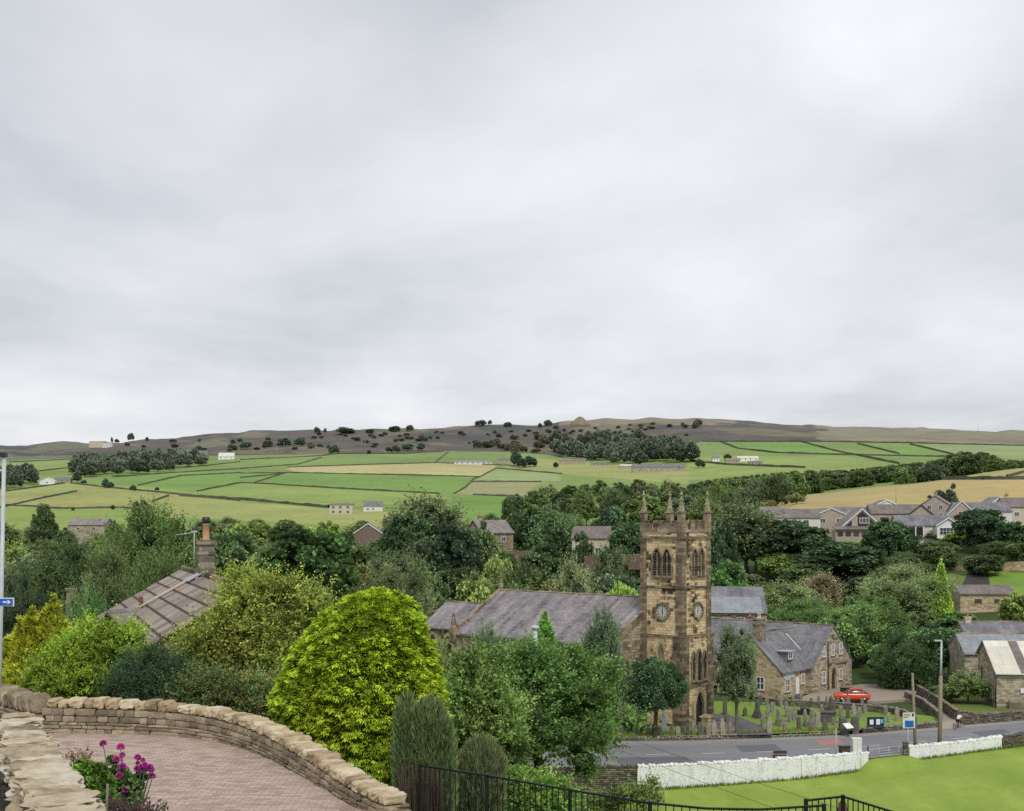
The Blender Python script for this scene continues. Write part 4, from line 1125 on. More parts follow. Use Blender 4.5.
# ------------------------------------------------------------------ black railings
def railing(name, path, label, h=1.1, step=.115, post=1.5, posts_at=None):
    path = [Vector(p) for p in path]
    o = path[0]-Vector((0, 0, h))
    root = empty(name, o, 0, label, 'railing')
    for z in (0, -h+.1):
        rl = MB(); rl.tube([a-o+Vector((0, 0, z)) for a in path], .02, 6, smooth=False); rl.build('rail', M['black'], root)
    bars = MB()
    for a, b in zip(path[:-1], path[1:]):
        d = b-a; L = d.length; n = max(1, int(L/step))
        for i in range(1, n):
            p = a+d*(i/n)-o; bars.box((p.x, p.y, p.z-h/2+.04), (.014, .014, h-.1), math.atan2(d.y, d.x))
    bars.build('balusters', M['black'], root)
    for p in (posts_at or path):
        p = Vector(p)-o; pb = MB(); pb.box((p.x, p.y, p.z-h/2-.14), (.05, .05, h+.34), .3); pb.build('post', M['black'], root)
    return root
rl = [P(420, 765.5, 23.6), P(487, 775.5, 22.6), P(570, 790, 21.4), P(650, 803, 20.5), P(706, 808.5, 20.1), P(760, 809.5, 20.1), P(824, 805.5, 20.4)]
railing('metal_railing', rl, 'long black metal railing running along the bottom right of the garden', posts_at=[rl[0], rl[1], rl[2], rl[3], rl[6]])
rl2 = [P(806, 800.5, 20.9), P(843, 796.5, 21.2), P(890, 811, 20.2), P(940, 826, 19.3)]
railing('metal_railing', rl2, 'short black railing with a corner post in front of the mown field', posts_at=[rl2[0], rl2[1], rl2[3]])
mb = MB(); mb.lathe([(.09, 0), (.10, .1), (.075, .14), (.07, .2), (.03, .26), (.01, .28)], n=10); ob = mb.build('post_top', M['rust']); ob.location = P(842.5, 816, 21.6)
tag(ob, 'brown rounded post top peeping over the short corner railing', 'post')
# ------------------------------------------------------------------ openings
def arch_pts(w, hs, ha, n=7, x0=0.0, z0=0.0):
    """outline of a pointed arch in (x,z): from the left foot over the point to the right foot"""
    pts = [(-w/2, 0), (-w/2, hs)]
    for i in range(1, n+1):
        t = i/n; x = -w/2+w/2*t; z = hs+(ha-hs)*math.sin(t*math.pi/2)**.85
        pts.append((x, z))
    pts += [(-x, z) for x, z in pts[-2::-1]]
    return [(x0+x, z0+z) for x, z in pts]
class Face:
    """a vertical wall plane: origin o, unit vector u along it (to the right seen from outside), n outward"""
    def __init__(s, o, u, n): s.o = Vector(o); s.u = Vector(u); s.n = Vector(n)
    def p(s, x, z, d=0.0): return s.o+s.u*x+Vector((0, 0, z))+s.n*d
def arch_window(fc, parent, x, z, w, hs, ha, surround='trim', fill='dark', name='window', mull=0, louvres=0, depth=.16, fw=.2, transom=0):
    mb = MB(); a = arch_pts(w, hs, ha, x0=x, z0=z); b = arch_pts(w+2*fw, hs+fw*.3, ha+fw*1.25, x0=x, z0=z)
    mb.ring([fc.p(px, pz, .004) for px, pz in b], [fc.p(px, pz, .004) for px, pz in a], fc.n*depth)
    mb.prism([fc.p(x-w/2-fw*1.2, z-.2, .004), fc.p(x+w/2+fw*1.2, z-.2, .004), fc.p(x+w/2+fw*1.2, z, .004), fc.p(x-w/2-fw*1.2, z, .004)], fc.n*(depth+.08))
    for i in range(mull):
        xx = x-w/2+w*(i+1)/(mull+1)
        mb.prism([fc.p(xx-.06, z, .022), fc.p(xx+.06, z, .022), fc.p(xx+.06, z+hs+(ha-hs)*.6, .022), fc.p(xx-.06, z+hs+(ha-hs)*.6, .022)], fc.n*(depth*.6))
    for i in range(transom):
        zz = z+hs*(i+1)/(transom+1)
        mb.prism([fc.p(x-w/2, zz-.05, .022), fc.p(x+w/2, zz-.05, .022), fc.p(x+w/2, zz+.05, .022), fc.p(x-w/2, zz+.05, .022)], fc.n*(depth*.5))
    o = mb.build(name, M[surround], parent)
    pm = MB(); pm.add([fc.p(px, pz, .012) for px, pz in a], [tuple(range(len(a)))])
    pm.f[-1] = pm.f[-1]
    c = pm.build('pane', M[fill], o)
    if c.data.polygons[0].normal.dot(fc.n) < 0: c.data.flip_normals()
    if louvres:
        lv = MB(); zt = z+ha*.93
        for i in range(louvres):
            zz = z+.12+i*(zt-z-.2)/louvres
            hw = w/2-.02 if zz < z+hs else (w/2-.02)*max(.1, 1-((zz-z-hs)/(ha-hs))**1.3)
            lv.prism([fc.p(x-hw, zz, .018), fc.p(x+hw, zz, .018), fc.p(x+hw, zz+.07, .1), fc.p(x-hw, zz+.07, .1)], Vector((0, 0, .05)))
        lv.build('louvre', M['quoin'], o)
    return o
def rect_window(fc, parent, x, z, w, h, frame='white', fill='glass', name='window', bars=(1, 1), sill='trim', fw=.07, lintel=None):
    mb = MB()
    def bar(x0, x1, z0, z1, d=.06): mb.prism([fc.p(x0, z0, .014), fc.p(x1, z0, .014), fc.p(x1, z1, .014), fc.p(x0, z1, .014)], fc.n*d)
    bar(x-w/2, x-w/2+fw, z, z+h); bar(x+w/2-fw, x+w/2, z, z+h); bar(x-w/2+fw, x+w/2-fw, z, z+fw); bar(x-w/2+fw, x+w/2-fw, z+h-fw, z+h)
    for i in range(bars[0]):
        xx = x-w/2+w*(i+1)/(bars[0]+1); bar(xx-fw*.35, xx+fw*.35, z+fw, z+h-fw, .05)
    for i in range(bars[1]):
        zz = z+h*(i+1)/(bars[1]+1)
        xs_ = [x-w/2+fw]+[x-w/2+w*(k+1)/(bars[0]+1) for k in range(bars[0])]+[x+w/2-fw]
        for k in range(len(xs_)-1): bar(xs_[k]+fw*.36, xs_[k+1]-fw*.36, zz-fw*.35, zz+fw*.35, .045)
    o = mb.build(name, M[frame], parent)
    pm = MB(); pm.add([fc.p(x-w/2, z, .008), fc.p(x+w/2, z, .008), fc.p(x+w/2, z+h, .008), fc.p(x-w/2, z+h, .008)], [(0, 1, 2, 3)])
    c = pm.build('pane', M[fill], o)
    if c.data.polygons[0].normal.dot(fc.n) < 0: c.data.flip_normals()
    if sill:
        sb = MB(); sb.prism([fc.p(x-w/2-.12, z-.14, .003), fc.p(x+w/2+.12, z-.14, .003), fc.p(x+w/2+.12, z-.002, .003), fc.p(x-w/2-.12, z-.002, .003)], fc.n*.1)
        sb.build('sill', M[sill], o); sb = MB()
        sb.prism([fc.p(x-w/2-.12, z+h+.002, .003), fc.p(x+w/2+.12, z+h+.002, .003), fc.p(x+w/2+.12, z+h+.2, .003), fc.p(x-w/2-.12, z+h+.2, .003)], fc.n*.05)
        sb.build('lintel', M[sill], o)
    return o
def gable_block(parent, x0, x1, y0, y1, ze, zr, wall, roof, axis='y', over=.25, th=.16, mid=.5, zb=0.0, wall_name='wall', roof_name='roof', ze2=None, eave=.35, verge_mat=None, ridge_mat=None):
    """walls with gables and two roof slopes; ridge runs along the axis, at fraction mid across"""
    if axis == 'y':
        A = lambda c, l, z: Vector((c, l, z)); c0, c1, l0, l1 = x0, x1, y0, y1
    else:
        A = lambda c, l, z: Vector((l, c, z)); c0, c1, l0, l1 = y0, y1, x0, x1
    cm = c0+(c1-c0)*mid; e2 = ze if ze2 is None else ze2
    mb = MB()
    poly = [A(c0, l0, zb), A(c1, l0, zb), A(c1, l0, e2), A(cm, l0, zr-.02), A(c0, l0, ze)]
    mb.prism(poly, A(0, l1-l0, 0)); w = mb.build(wall_name, M[wall], parent)
    rb = MB()
    for c, e in ((c0, ze), (c1, e2)):
        s = (e-zr)/(c-cm); k = 1 if c > cm else -1
        ce = c+k*eave; zz = zr+s*(ce-cm)
        q = [A(cm, l0-over, zr+th), A(ce, l0-over, zz+th), A(ce, l1+over, zz+th), A(cm, l1+over, zr+th)]
        dn = Vector((0, 0, -th+.004))
        rb.prism(q, dn)
    r = rb.build(roof_name, M[roof], parent)
    if ridge_mat:
        g = MB(); g.tube([A(cm, l0-over, zr+th-.02), A(cm, l1+over, zr+th-.02)], .13, 6, smooth=False); g.build('ridge', M[ridge_mat], r)
    if verge_mat:
        for c, e in ((c0, ze), (c1, e2)):
            s = (e-zr)/(c-cm); k = 1 if c > cm else -1; ce = c+k*eave; zz = zr+s*(ce-cm)
            for l, dl in ((l0-over-.03, .05), (l1+over-.02, .05)):
                g = MB(); g.prism([A(cm, l, zr+th+.03), A(ce, l, zz+th+.03), A(ce, l, zz-.12), A(cm, l, zr-.12)], A(0, dl, 0)); g.build('bargeboard', M[verge_mat], r)
    return w, r
def chimney(parent, x, y, z, w, d, h, mat='chimney', pots=2, rz=0.0, potmat='pot'):
    mb = MB(); mb.box((x, y, z+h/2), (w, d, h), rz); mb.box((x, y, z+h*.86), (w+.1, d+.1, .12), rz); mb.box((x, y, z+h+.06), (w+.16, d+.16, .12), rz)
    c = mb.build('chimney', M[mat], parent)
    for i in range(pots):
        pb = MB(); t = (i-(pots-1)/2)*.42
        pb.lathe([(.15, 0), (.16, .1), (.11, .16), (.10, .5), (.14, .52), (.14, .62), (.1, .62)], (x+t*math.cos(rz), y+t*math.sin(rz), z+h+.122), 10)
        pb.build('chimney_pot', M[potmat], c)
    return c

# ------------------------------------------------------------------ the church
ZB = -21.25
S = 5.15; AL = R(48)
church = empty('church', (17.38, 133.0, ZB), AL, 'old sandstone church with a square pinnacled clock tower and long purple-grey slate nave roof', 'church')
right = Face((0, 0, 0), (1, 0, 0), (0, -1, 0)); left = Face((0, S, 0), (0, -1, 0), (-1, 0, 0))
H1, H2, H3, HP = 9.28, 14.3, 19.44, 21.0
mb = MB(); mb.b2(0, S, 0, S, H1, H3)
mb.b2(-.22, S+.22, -.22, S+.22, -.6, H1-.004)
mb.b2(.0, S, .0, S, H3, HP-.75)
# battered offsets between the stages
tw = mb.build('tower', M['tower'], church)
mb = MB()
for (x, y) in ((0, 0), (S, 0), (0, S), (S, S)):
    for z0_, z1_, e in ((-.6, H1-.1, .30), (H1+.1, H2-.12, .10), (H2+.12, H3-.12, .07)):
        mb.b2(x-e-(.0 if x == 0 else .62), x+e+(.62 if x == 0 else 0), y-e-(0 if y == 0 else .62), y+e+(.62 if y == 0 else 0), z0_, z1_)
mb.build('corner_buttress', M['quoin'], church)
for z, e, h in ((H1, .34, .22), (H2, .17, .2), (H3, .2, .24)):
    b = MB(); b.b2(-e, S+e, -e, S+e, z-h/2, z+h/2); b.build('string_course', M['quoin'], church)
# parapet: stepped battlements standing hollow round the roof
par = MB(); zc = HP-.72
for fc in (right, left, Face((S, 0, 0), (0, 1, 0), (1, 0, 0)), Face((S, S, 0), (-1, 0, 0), (0, 1, 0))):
    n = 4; wd = S/n
    par.prism([fc.p(.36, zc-.4, -.30), fc.p(S-.36, zc-.4, -.30), fc.p(S-.36, zc, -.30), fc.p(.36, zc, -.30)], fc.n*.33)
    for i in range(n):
        c = wd*(i+.5)
        par.prism([fc.p(c-wd*.30, zc+.003, -.28), fc.p(c+wd*.30, zc+.003, -.28), fc.p(c+wd*.30, zc+.55, -.28), fc.p(c-wd*.30, zc+.55, -.28)], fc.n*.3)
        par.prism([fc.p(c-wd*.16, zc+.553, -.27), fc.p(c+wd*.16, zc+.553, -.27), fc.p(c+wd*.16, zc+.86, -.27), fc.p(c-wd*.16, zc+.86, -.27)], fc.n*.28)
        par.prism([fc.p(c-wd*.34, zc+.5, -.3), fc.p(c-wd*.16, zc+.5, -.3), fc.p(c-wd*.16, zc+.6, -.3), fc.p(c-wd*.34, zc+.6, -.3)], fc.n*.36)
        par.prism([fc.p(c+wd*.16, zc+.5, -.3), fc.p(c+wd*.34, zc+.5, -.3), fc.p(c+wd*.34, zc+.6, -.3), fc.p(c+wd*.16, zc+.6, -.3)], fc.n*.36)
        par.prism([fc.p(c-wd*.20, zc+.82, -.31), fc.p(c+wd*.20, zc+.82, -.31), fc.p(c+wd*.20, zc+.92, -.31), fc.p(c-wd*.20, zc+.92, -.31)], fc.n*.37)
par.build('parapet', M['trim'], church)
# pinnacles: square shaft, gablets, crocketed spire, finial
def pinnacle(x, y, mat):
    b = MB(); w = .60
    b.b2(x-w/2, x+w/2, y-w/2, y+w/2, H3+.1, HP+1.0)
    b.b2(x-w/2-.09, x+w/2+.09, y-w/2-.09, y+w/2+.09, HP+1.0, HP+1.16)
    o = b.build('pinnacle', M['trim'], church)
    s = MB()
    n = 8; zb_, zt_ = HP+1.163, HP+2.75
    rings = [(.37, zb_), (.27, zb_+.45), (.18, zb_+.9), (.10, zt_-.12), (.06, zt_)]
    s.lathe([(r_, z) for r_, z in rings], (x, y, 0), 8, smooth=False)
    s.lathe([(.05, zt_-.02), (.17, zt_+.08), (.19, zt_+.2), (.09, zt_+.27), (.11, zt_+.36), (.015, zt_+.62)], (x, y, 0), 8)
    for k in range(4):
        for z in (.35, .75, 1.15):
            rr_ = .42-.3*z/1.6; a = k*math.pi/2+math.pi/4
            s.box((x+math.cos(a)*rr_, y+math.sin(a)*rr_, zb_+z), (.1, .1, .12), a)
    s.build('spire', M[mat], o)
e = .2
for (x, y, mt) in ((e, e, 'mossy'), (S-e, e, 'mossy'), (e, S-e, 'mossy'), (S-e, S-e, 'mossy')): pinnacle(x, y, mt)
rb = MB(); rb.b2(.31, S-.31, .31, S-.31, HP-1.2, HP-1.0); rb.add([(.31, .31, HP-.995), (S-.31, .31, HP-.995), (S-.31, S-.31, HP-.995), (.31, S-.31, HP-.995), (S/2, S/2, HP-.4)], [(0, 1, 4), (1, 2, 4), (2, 3, 4), (3, 0, 4)])
rb.build('tower_roof', M['darklead'], church)
# bell openings, two lights a side
for fc, xc in ((right, 2.75), (left, 2.75)):
    for dx in (-.63, .63):
        arch_window(fc, church, xc+dx, 15.5, 1.06, 1.8, 2.75, 'trim', 'louvre', 'belfry_window', mull=1, louvres=9, depth=.2, fw=.16, transom=0)
# clocks
def clock(fc, xc, zc, r=.74):
    b = MB(); n = 28
    ci = [fc.p(xc+math.cos(2*math.pi*i/n)*(r+.2), zc+math.sin(2*math.pi*i/n)*(r+.2), .004) for i in range(n+1)]
    ii = [fc.p(xc+math.cos(2*math.pi*i/n)*r, zc+math.sin(2*math.pi*i/n)*r, .004) for i in range(n+1)]
    b.ring(ci, ii, fc.n*.16); o = b.build('clock', M['quoin'], church)
    f = MB(); f.add([p+fc.n*.03 for p in ii[:-1]], [tuple(range(n))]); d = f.build('clock_face', M['clock'], o)
    if d.data.polygons[0].normal.dot(fc.n) < 0: d.data.flip_normals()
    for i in range(12):
        k = MB(); a = i*math.pi/6; c, s_ = math.sin(a), math.cos(a); w = .045
        q = [(c*r*.68-s_*w, s_*r*.68+c*w), (c*r*.92-s_*w, s_*r*.92+c*w), (c*r*.92+s_*w, s_*r*.92-c*w), (c*r*.68+s_*w, s_*r*.68-c*w)]
        k.prism([fc.p(xc+x, zc+z, .037) for x, z in q], fc.n*.012); k.build('numeral', M['gold'], o)
    for ln, w, sg in ((r*.8, .04, 1), (r*.55, .055, -1)):
        h = MB(); h.prism([fc.p(xc-w, zc-.08*sg, .052+.012*sg), fc.p(xc+w, zc-.08*sg, .052+.012*sg), fc.p(xc+w*.5, zc+ln*sg, .052+.012*sg), fc.p(xc-w*.5, zc+ln*sg, .052+.012*sg)], fc.n*.01)
        h.build('clock_hand', M['gold'], o)
clock(right, 2.85, 11.8); clock(left, 2.75, 11.8)
# right face of the lower stage: three lancets, string, door; left face: niche
rl_ = Face((0, -.22, 0), (1, 0, 0), (0, -1, 0)); ll_ = Face((-.22, S, 0), (0, -1, 0), (-1, 0, 0))
for dx, zz, w in ((-1.02, 4.75, .5), (0, 4.6, .72), (1.02, 4.75, .5)):
    arch_window(rl_, church, 2.7+dx, zz, w, 2.0 if dx else 2.3, 2.75 if dx else 3.15, 'trim', 'dark', 'lancet_window', fw=.17, depth=.18)
b = MB(); b.prism([rl_.p(.5, 4.05, .004), rl_.p(S-.5, 4.05, .004), rl_.p(S-.5, 4.25, .004), rl_.p(.5, 4.25, .004)], rl_.n*.16); b.build('string_course', M['trim'], church)
dr = arch_window(rl_, church, 2.55, 0, 1.5, 2.1, 3.5, 'tan', 'dark', 'doorway', fw=.36, depth=.3)
b = MB()
for i in range(6): b.prism([rl_.p(1.83+i*.12, .02, .02), rl_.p(1.94+i*.12, .02, .02), rl_.p(1.94+i*.12, 2.7, .02), rl_.p(1.83+i*.12, 2.7, .02)], rl_.n*.05)
b.build('door', M['dwood'], dr)
arch_window(ll_, church, 2.75, 6.9, .8, .75, 1.5, 'tan', 'trim', 'niche', fw=.28, depth=.14)
b = MB(); b.prism([ll_.p(1.1, 3.0, .003), ll_.p(4.4, 3.0, .003), ll_.p(4.4, 6.4, .003), ll_.p(1.1, 6.4, .003)], ll_.n*.05); 
# nave
NW = 7.7; NM = 2.75; y0, y1 = 5.05, 27.6; RZ = ZB*-1-8.45; EZ = -ZB-12.95
zr_, ze_ = -8.45-ZB, -12.85-ZB
gable_block(church, NM-NW, NM+NW, y0, y1, ze_, zr_, 'nave', 'roof_purple', 'y', over=-.05, th=.2, wall_name='nave', roof_name='nave_roof', eave=.3, ridge_mat='trim')
# copings on both gables, standing above the slates
for yy, nm in ((y0-.12, 'west'), (y1-.12, 'east')):
    b = MB(); k = (zr_-ze_)/NW
    for sg in (-1, 1):
        b.prism([(NM, yy, zr_+.5), (NM+sg*(NW+.45), yy, zr_+.5-k*(NW+.45)), (NM+sg*(NW+.45), yy, zr_-.25-k*(NW+.45)), (NM, yy, zr_-.25)], (0, .36, 0))
    b.build('gable_coping', M['trim'], church)
# cross on the east gable, finials on the kneelers
b = MB(); zc_ = zr_+.5
b.box((NM, y1+.06, zc_+.25), (.5, .4, .5)); b.box((NM, y1+.06, zc_+1.05), (.16, .16, 1.2)); b.box((NM, y1+.06, zc_+1.28), (.17, .7, .17), 0); b.box((NM, y1+.06, zc_+1.28), (.7, .17, .17), 0)
b.build('gable_cross', M['mossy'], church)
for yy in (y1+.05, y0+.05):
    b = MB(); xx = NM-NW-.2
    b.b2(xx-.4, xx+.4, yy-.4, yy+.4, ze_-1.2, ze_+.55); b.lathe([(.42, ze_+.55), (.36, ze_+.9), (.16, ze_+2.0), (.2, ze_+2.1), (.02, ze_+2.4)], (xx, yy, 0), 8, smooth=False)
    b.build('kneeler_pinnacle', M['quoin'], church)
sf = Face((NM-NW, y1, 0), (0, -1, 0), (-1, 0, 0))
for i in range(5):
    arch_window(sf, church, 2.4+i*4.4, 3.2, 1.1, 2.2, 3.4, 'trim', 'dark', 'nave_window', fw=.22, mull=1)
wf = Face((NM-NW, y0, 0), (1, 0, 0), (0, -1, 0))
for x in (2.2, 3.75): arch_window(wf, church, x, 3.0, .75, 2.5, 3.6, 'trim', 'dark', 'nave_window', fw=.2)
# chancel
gable_block(church, NM-3.95, NM+3.95, y1+.02, y1+9.0, -12.75-ZB, -10.15-ZB, 'nave', 'roof_purple', 'y', over=.1, th=.18, wall_name='chancel', roof_name='chancel_roof', ridge_mat='trim')
cf = Face((NM-3.95, y1+9.0, 0), (0, -1, 0), (-1, 0, 0))
for i in range(3): arch_window(cf, church, 1.6+i*2.6, 5.0, 1.2, 1.5, 2.6, 'tan', 'dark', 'chancel_window', fw=.25)
arch_window(cf, church, 5.2, 1.0, 1.2, 1.5, 2.6, 'tan', 'dark', 'chancel_window', fw=.25)

# ------------------------------------------------------------------ the parish hall
hall = empty('hall', (36.7, 158.7, -21.3), R(50), 'L-shaped stone hall with a grey slate roof, tall chimney and mint board beside the churchyard', 'hall')
# local x: along the gable to the right-back, local y: along the main block to the left
ze_, zr_ = 3.35, 8.0
gable_block(hall, 0, 10.8, 0, 21, ze_, zr_, 'hall', 'roof_grey', 'y', over=.12, th=.16, ridge_mat='trim', wall_name='wall')
gf = Face((0, 0, 0), (1, 0, 0), (0, -1, 0))
for x, z, w, h in ((3.0, 4.3, .8, 1.4), (5.4, 4.3, .8, 1.5), (7.6, 4.3, .8, 1.5), (2.9, 1.0, .9, 1.6)):
    rect_window(gf, hall, x, z, w, h, bars=(1, 1), fw=.1)
arch_window(gf, hall, 5.2, 0, 1.5, 1.9, 2.9, 'tan', 'dwood', 'doorway', fw=.4, depth=.3)
b = MB(); b.prism([gf.p(4.0, 3.3, .004), gf.p(9.2, 3.3, .004), gf.p(9.2, 3.5, .004), gf.p(4.0, 3.5, .004)], gf.n*.25); b.build('porch_cornice', M['trim'], hall)
b = MB(); b.prism([gf.p(5.1, 6.4, .004), gf.p(5.8, 6.4, .004), gf.p(5.8, 7.0, .004), gf.p(5.1, 7.0, .004)], gf.n*.04); b.build('datestone', M['quoin'], hall)
b = MB(); b.tube([gf.p(3.95, 0, .12), gf.p(3.95, 6.2, .12)], .06, 6); b.build('drainpipe', M['black'], hall)
rect_window(gf, hall, 7.6, 1.1, .9, 1.5, bars=(1, 1), fw=.1)
# cross wing towards the churchyard
wx0, wy1 = -6.4, 9.6
gable_block(hall, -6.4, 4.5, .9, 9.6, 3.3, 7.45, 'tan', 'roof_grey', 'x', over=.12, th=.16, ridge_mat='trim', wall_name='wing', roof_name='wing_roof')
sfw = Face((-6.4, .9, 0), (1, 0, 0), (0, -1, 0))
rect_window(sfw, hall, 1.7, .7, 1.1, 1.6, bars=(1, 1), fw=.1); rect_window(sfw, hall, 5.5, 1.3, .8, 1.3, bars=(1, 0), fw=.1)
b = MB(); b.prism([sfw.p(.7, 2.35, .004), sfw.p(3.3, 2.35, .004), sfw.p(3.3, 3.2, .004), sfw.p(.7, 3.2, .004)], sfw.n*.1); b.build('board', M['mint'], hall)
b = MB(); b.prism([sfw.p(3.75, 0, .004), sfw.p(4.55, 0, .004), sfw.p(4.55, 2.2, .004), sfw.p(3.75, 2.2, .004)], sfw.n*.06); b.build('door', M['white'], hall)
gfw = Face((-6.4, 9.6, 0), (0, -1, 0), (-1, 0, 0))
rect_window(gfw, hall, 3.2, .9, 1.1, 1.6, bars=(1, 1), fw=.1); rect_window(gfw, hall, 6.0, .9, 1.1, 1.6, bars=(1, 1), fw=.1)
# dormer and flashing on the wing's visible slope
b = MB(); b.b2(-3.6, -2.2, 1.5, 3.6, 4.2, 5.35); dm = b.build('dormer', M['roof_grey'], hall)
b = MB(); b.b2(-3.85, -1.95, 1.25, 3.9, 5.353, 5.46); b.build('dormer_roof', M['lead'], dm)
rect_window(Face((-3.6, 1.5, 0), (1, 0, 0), (0, -1, 0)), dm, .7, 4.45, 1.1, .8, bars=(1, 0), fw=.1, sill=None)
b = MB(); sl = (7.45-3.3)/4.35
for xx in (1.9,):
    b.prism([(xx, .75, 3.3+.185-.15*sl+.0), (xx+.16, .75, 3.3+.185-.15*sl), (xx+.16, 4.6, 3.3+.185+3.7*sl), (xx, 4.6, 3.3+.185+3.7*sl)], (0, 0, .05))
b.build('flashing', M['white'], hall)
chimney(hall, -4.9, 4.6, 5.6, 1.5, .95, 3.6, 'chimney', 2, potmat='cream')

# ------------------------------------------------------------------ neighbours on the right
pb_ = empty('stone_building', (53.9, 144.6, -21.2), R(-6), 'stone building with a cream sheet roof and brown stripe at the right edge', 'building')
# local x to the right, local y away; gable on the x=0 side
gable_block(pb_, 0, 18, 0, 8.2, 4.2, 7.15, 'hall', 'roof_cream', 'x', over=.2, th=.14, mid=.67, ze2=5.6, wall_name='wall', verge_mat='trim')
b = MB(); 
sl = (7.15-4.2)/5.5
for x0_, x1_ in ((2.6, 3.6),):
    b.prism([(x0_, -.35, 4.2+.16-.35*sl), (x1_, -.35, 4.2+.16-.35*sl), (x1_, 5.4, 4.2+.16+5.4*sl), (x0_, 5.4, 4.2+.16+5.4*sl)], (0, 0, .02))
b.build('roof_stripe', M['roof_brown'], pb_)
ff = Face((0, 0, 0), (1, 0, 0), (0, -1, 0)); gl = Face((0, 8.2, 0), (0, -1, 0), (-1, 0, 0))
rect_window(ff, pb_, 4.6, .6, 1.8, 2.4, 'steel', 'glass', 'shutter', bars=(0, 3), fw=.08)
b = MB(); b.prism([ff.p(2.55, 2.0, .004), ff.p(2.9, 2.0, .004), ff.p(2.9, 2.5, .004), ff.p(2.55, 2.5, .004)], ff.n*.2); b.build('wall_lamp', M['white'], pb_)
b = MB(); b.tube([ff.p(-.0, 0, .12)+Vector((-.12, 0, 0)), ff.p(-.0, 3.9, .12)+Vector((-.12, 0, 0))], .06, 6); b.tube([gl.p(2.0, .5, .1), gl.p(2.0, 4.3, .1)], .06, 6); b.build('drainpipe', M['black'], pb_)
b = MB(); b.tube([(-.2, -.42, 4.1), (18, -.42, 4.1)], .09, 6); b.build('gutter', M['white'], pb_)
rect_window(gl, pb_, 6.2, 1.1, .8, 1.3, 'white', 'glass', bars=(0, 1), fw=.08)
b = MB(); b.prism([(1.2, -.3, 0), (4.2, -.3, 0), (4.2, -.3, .5), (1.2, -.3, 1.3)], (0, -.3, 0)); b.build('ramp_wall', M['trim'], pb_)
b = MB(); b.prism([(5.0, -1.6, -.2), (12, -1.6, -.2), (12, -1.6, 1.3), (5.0, -1.6, 1.3)], (0, -.3, 0)); b.build('yard_wall', M['rubble'], pb_)

sb_ = empty('slate_building', (55.0, 158, -21.2), R(-6), 'plain stone block with a blue slate roof behind the cream-roofed building', 'building')
gable_block(sb_, 0, 16, 0, 9, 5.0, 6.9, 'hall', 'roof_blue', 'x', over=.1, th=.16, wall_name='wall', ridge_mat='trim')
b = MB(); b.tube([(3.4, -.15, 0), (3.4, -.15, 4.7)], .07, 6); b.build('drainpipe', M['black'], sb_)
rect_window(Face((0, 0, 0), (1, 0, 0), (0, -1, 0)), sb_, 1.4, 1.5, .9, 1.4, 'white', 'glass', bars=(1, 1))
gb_ = empty('long_building', (62.5, 178, -21), R(-3), 'grey roofed low building behind the blue slate roof at the right edge', 'building')
gable_block(gb_, 0, 22, 0, 9, 4.4, 6.6, 'hall', 'roof_grey', 'x', over=.1, th=.16, wall_name='wall', ridge_mat='trim')
rect_window(Face((0, 0, 0), (1, 0, 0), (0, -1, 0)), gb_, 4, 1.5, 1.2, 1.4, 'white', 'glass', bars=(1, 1))
chimney(gb_, 1.2, 4.5, 6.4, .8, .8, .9, 'cream', 1)

# long low works behind the hall and tower
p = PZ(706, 635, -21.3); Yb = 186.0
wk = empty('works_building', ((690-CX)/F*Yb, Yb, -21.5), R(-7), 'long low works building with two-tone sheet roof between tower and hall', 'building')
gable_block(wk, 0, 10.8, 0, 11, 8.3, 11.4, 'tan', 'roof_grey', 'x', over=.1, th=.16, wall_name='wall', mid=.85)
wf_ = Face((0, 0, 0), (1, 0, 0), (0, -1, 0))
b = MB(); b.prism([(-.2, -.6, 8.27), (10.2, -.6, 8.27), (10.2, 5.2, 10.2), (-.2, 5.2, 10.2)], (0, 0, .06)); b.build('lean_roof', M['roof_blue'], wk)
for i in range(5): rect_window(wf_, wk, 1.2+i*2.0, 6.4, 1.0, 1.3, 'white', 'glass', bars=(1, 0), fw=.08)
chimney(wk, 8.4, -1.0, 5.4, .8, .8, 2.4, 'brick', 1)

# ------------------------------------------------------------------ cottage with the slab roof, left
r1 = P(183, 572, 52); r2 = P(229, 588, 40.4); 
ct = empty('cottage', (r1.x, r1.y, r1.z), 0, 'cottage with a stone slab roof and a stone chimney stack at left', 'cottage')
rd = Vector((r2.x-r1.x, r2.y-r1.y, 0)).normalized(); LR = Vector((r2.x-r1.x, r2.y-r1.y, 0)).length
dn = Vector((rd.y, -rd.x, 0)); dn = dn if dn.x < 0 else -dn
drp = .56
def cp(a, b, dz=0.0, down=True): 
    """a along the ridge (m), b down the slope (m, + towards the left)"""
    return rd*a+dn*b+Vector((0, 0, -abs(b)*drp+dz+ (r2.z-r1.z)*0))
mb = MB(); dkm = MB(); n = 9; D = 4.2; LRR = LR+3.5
rr = random.Random(4)
for k in range(n):      # stone slab courses, each lapping the one below: dark strips stand in for their shadow gaps
    b0, b1 = D*k/n, D*(k+1)/n+.07
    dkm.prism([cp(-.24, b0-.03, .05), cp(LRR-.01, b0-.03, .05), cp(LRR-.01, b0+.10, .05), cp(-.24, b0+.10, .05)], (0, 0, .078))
    a = -.25
    while a < LRR:
        l = rr.uniform(.55, 1.0); e_ = min(a+l, LRR); h = .05+rr.uniform(-.012, .018)
        q = [cp(a+.012, b0+.085, .05), cp(e_-.012, b0+.085, .05), cp(e_-.012, b1-.06, .05+h*.25), cp(a+.012, b1-.06, .05+h*.25)]
        mb.prism(q, (0, 0, .085)); a = e_
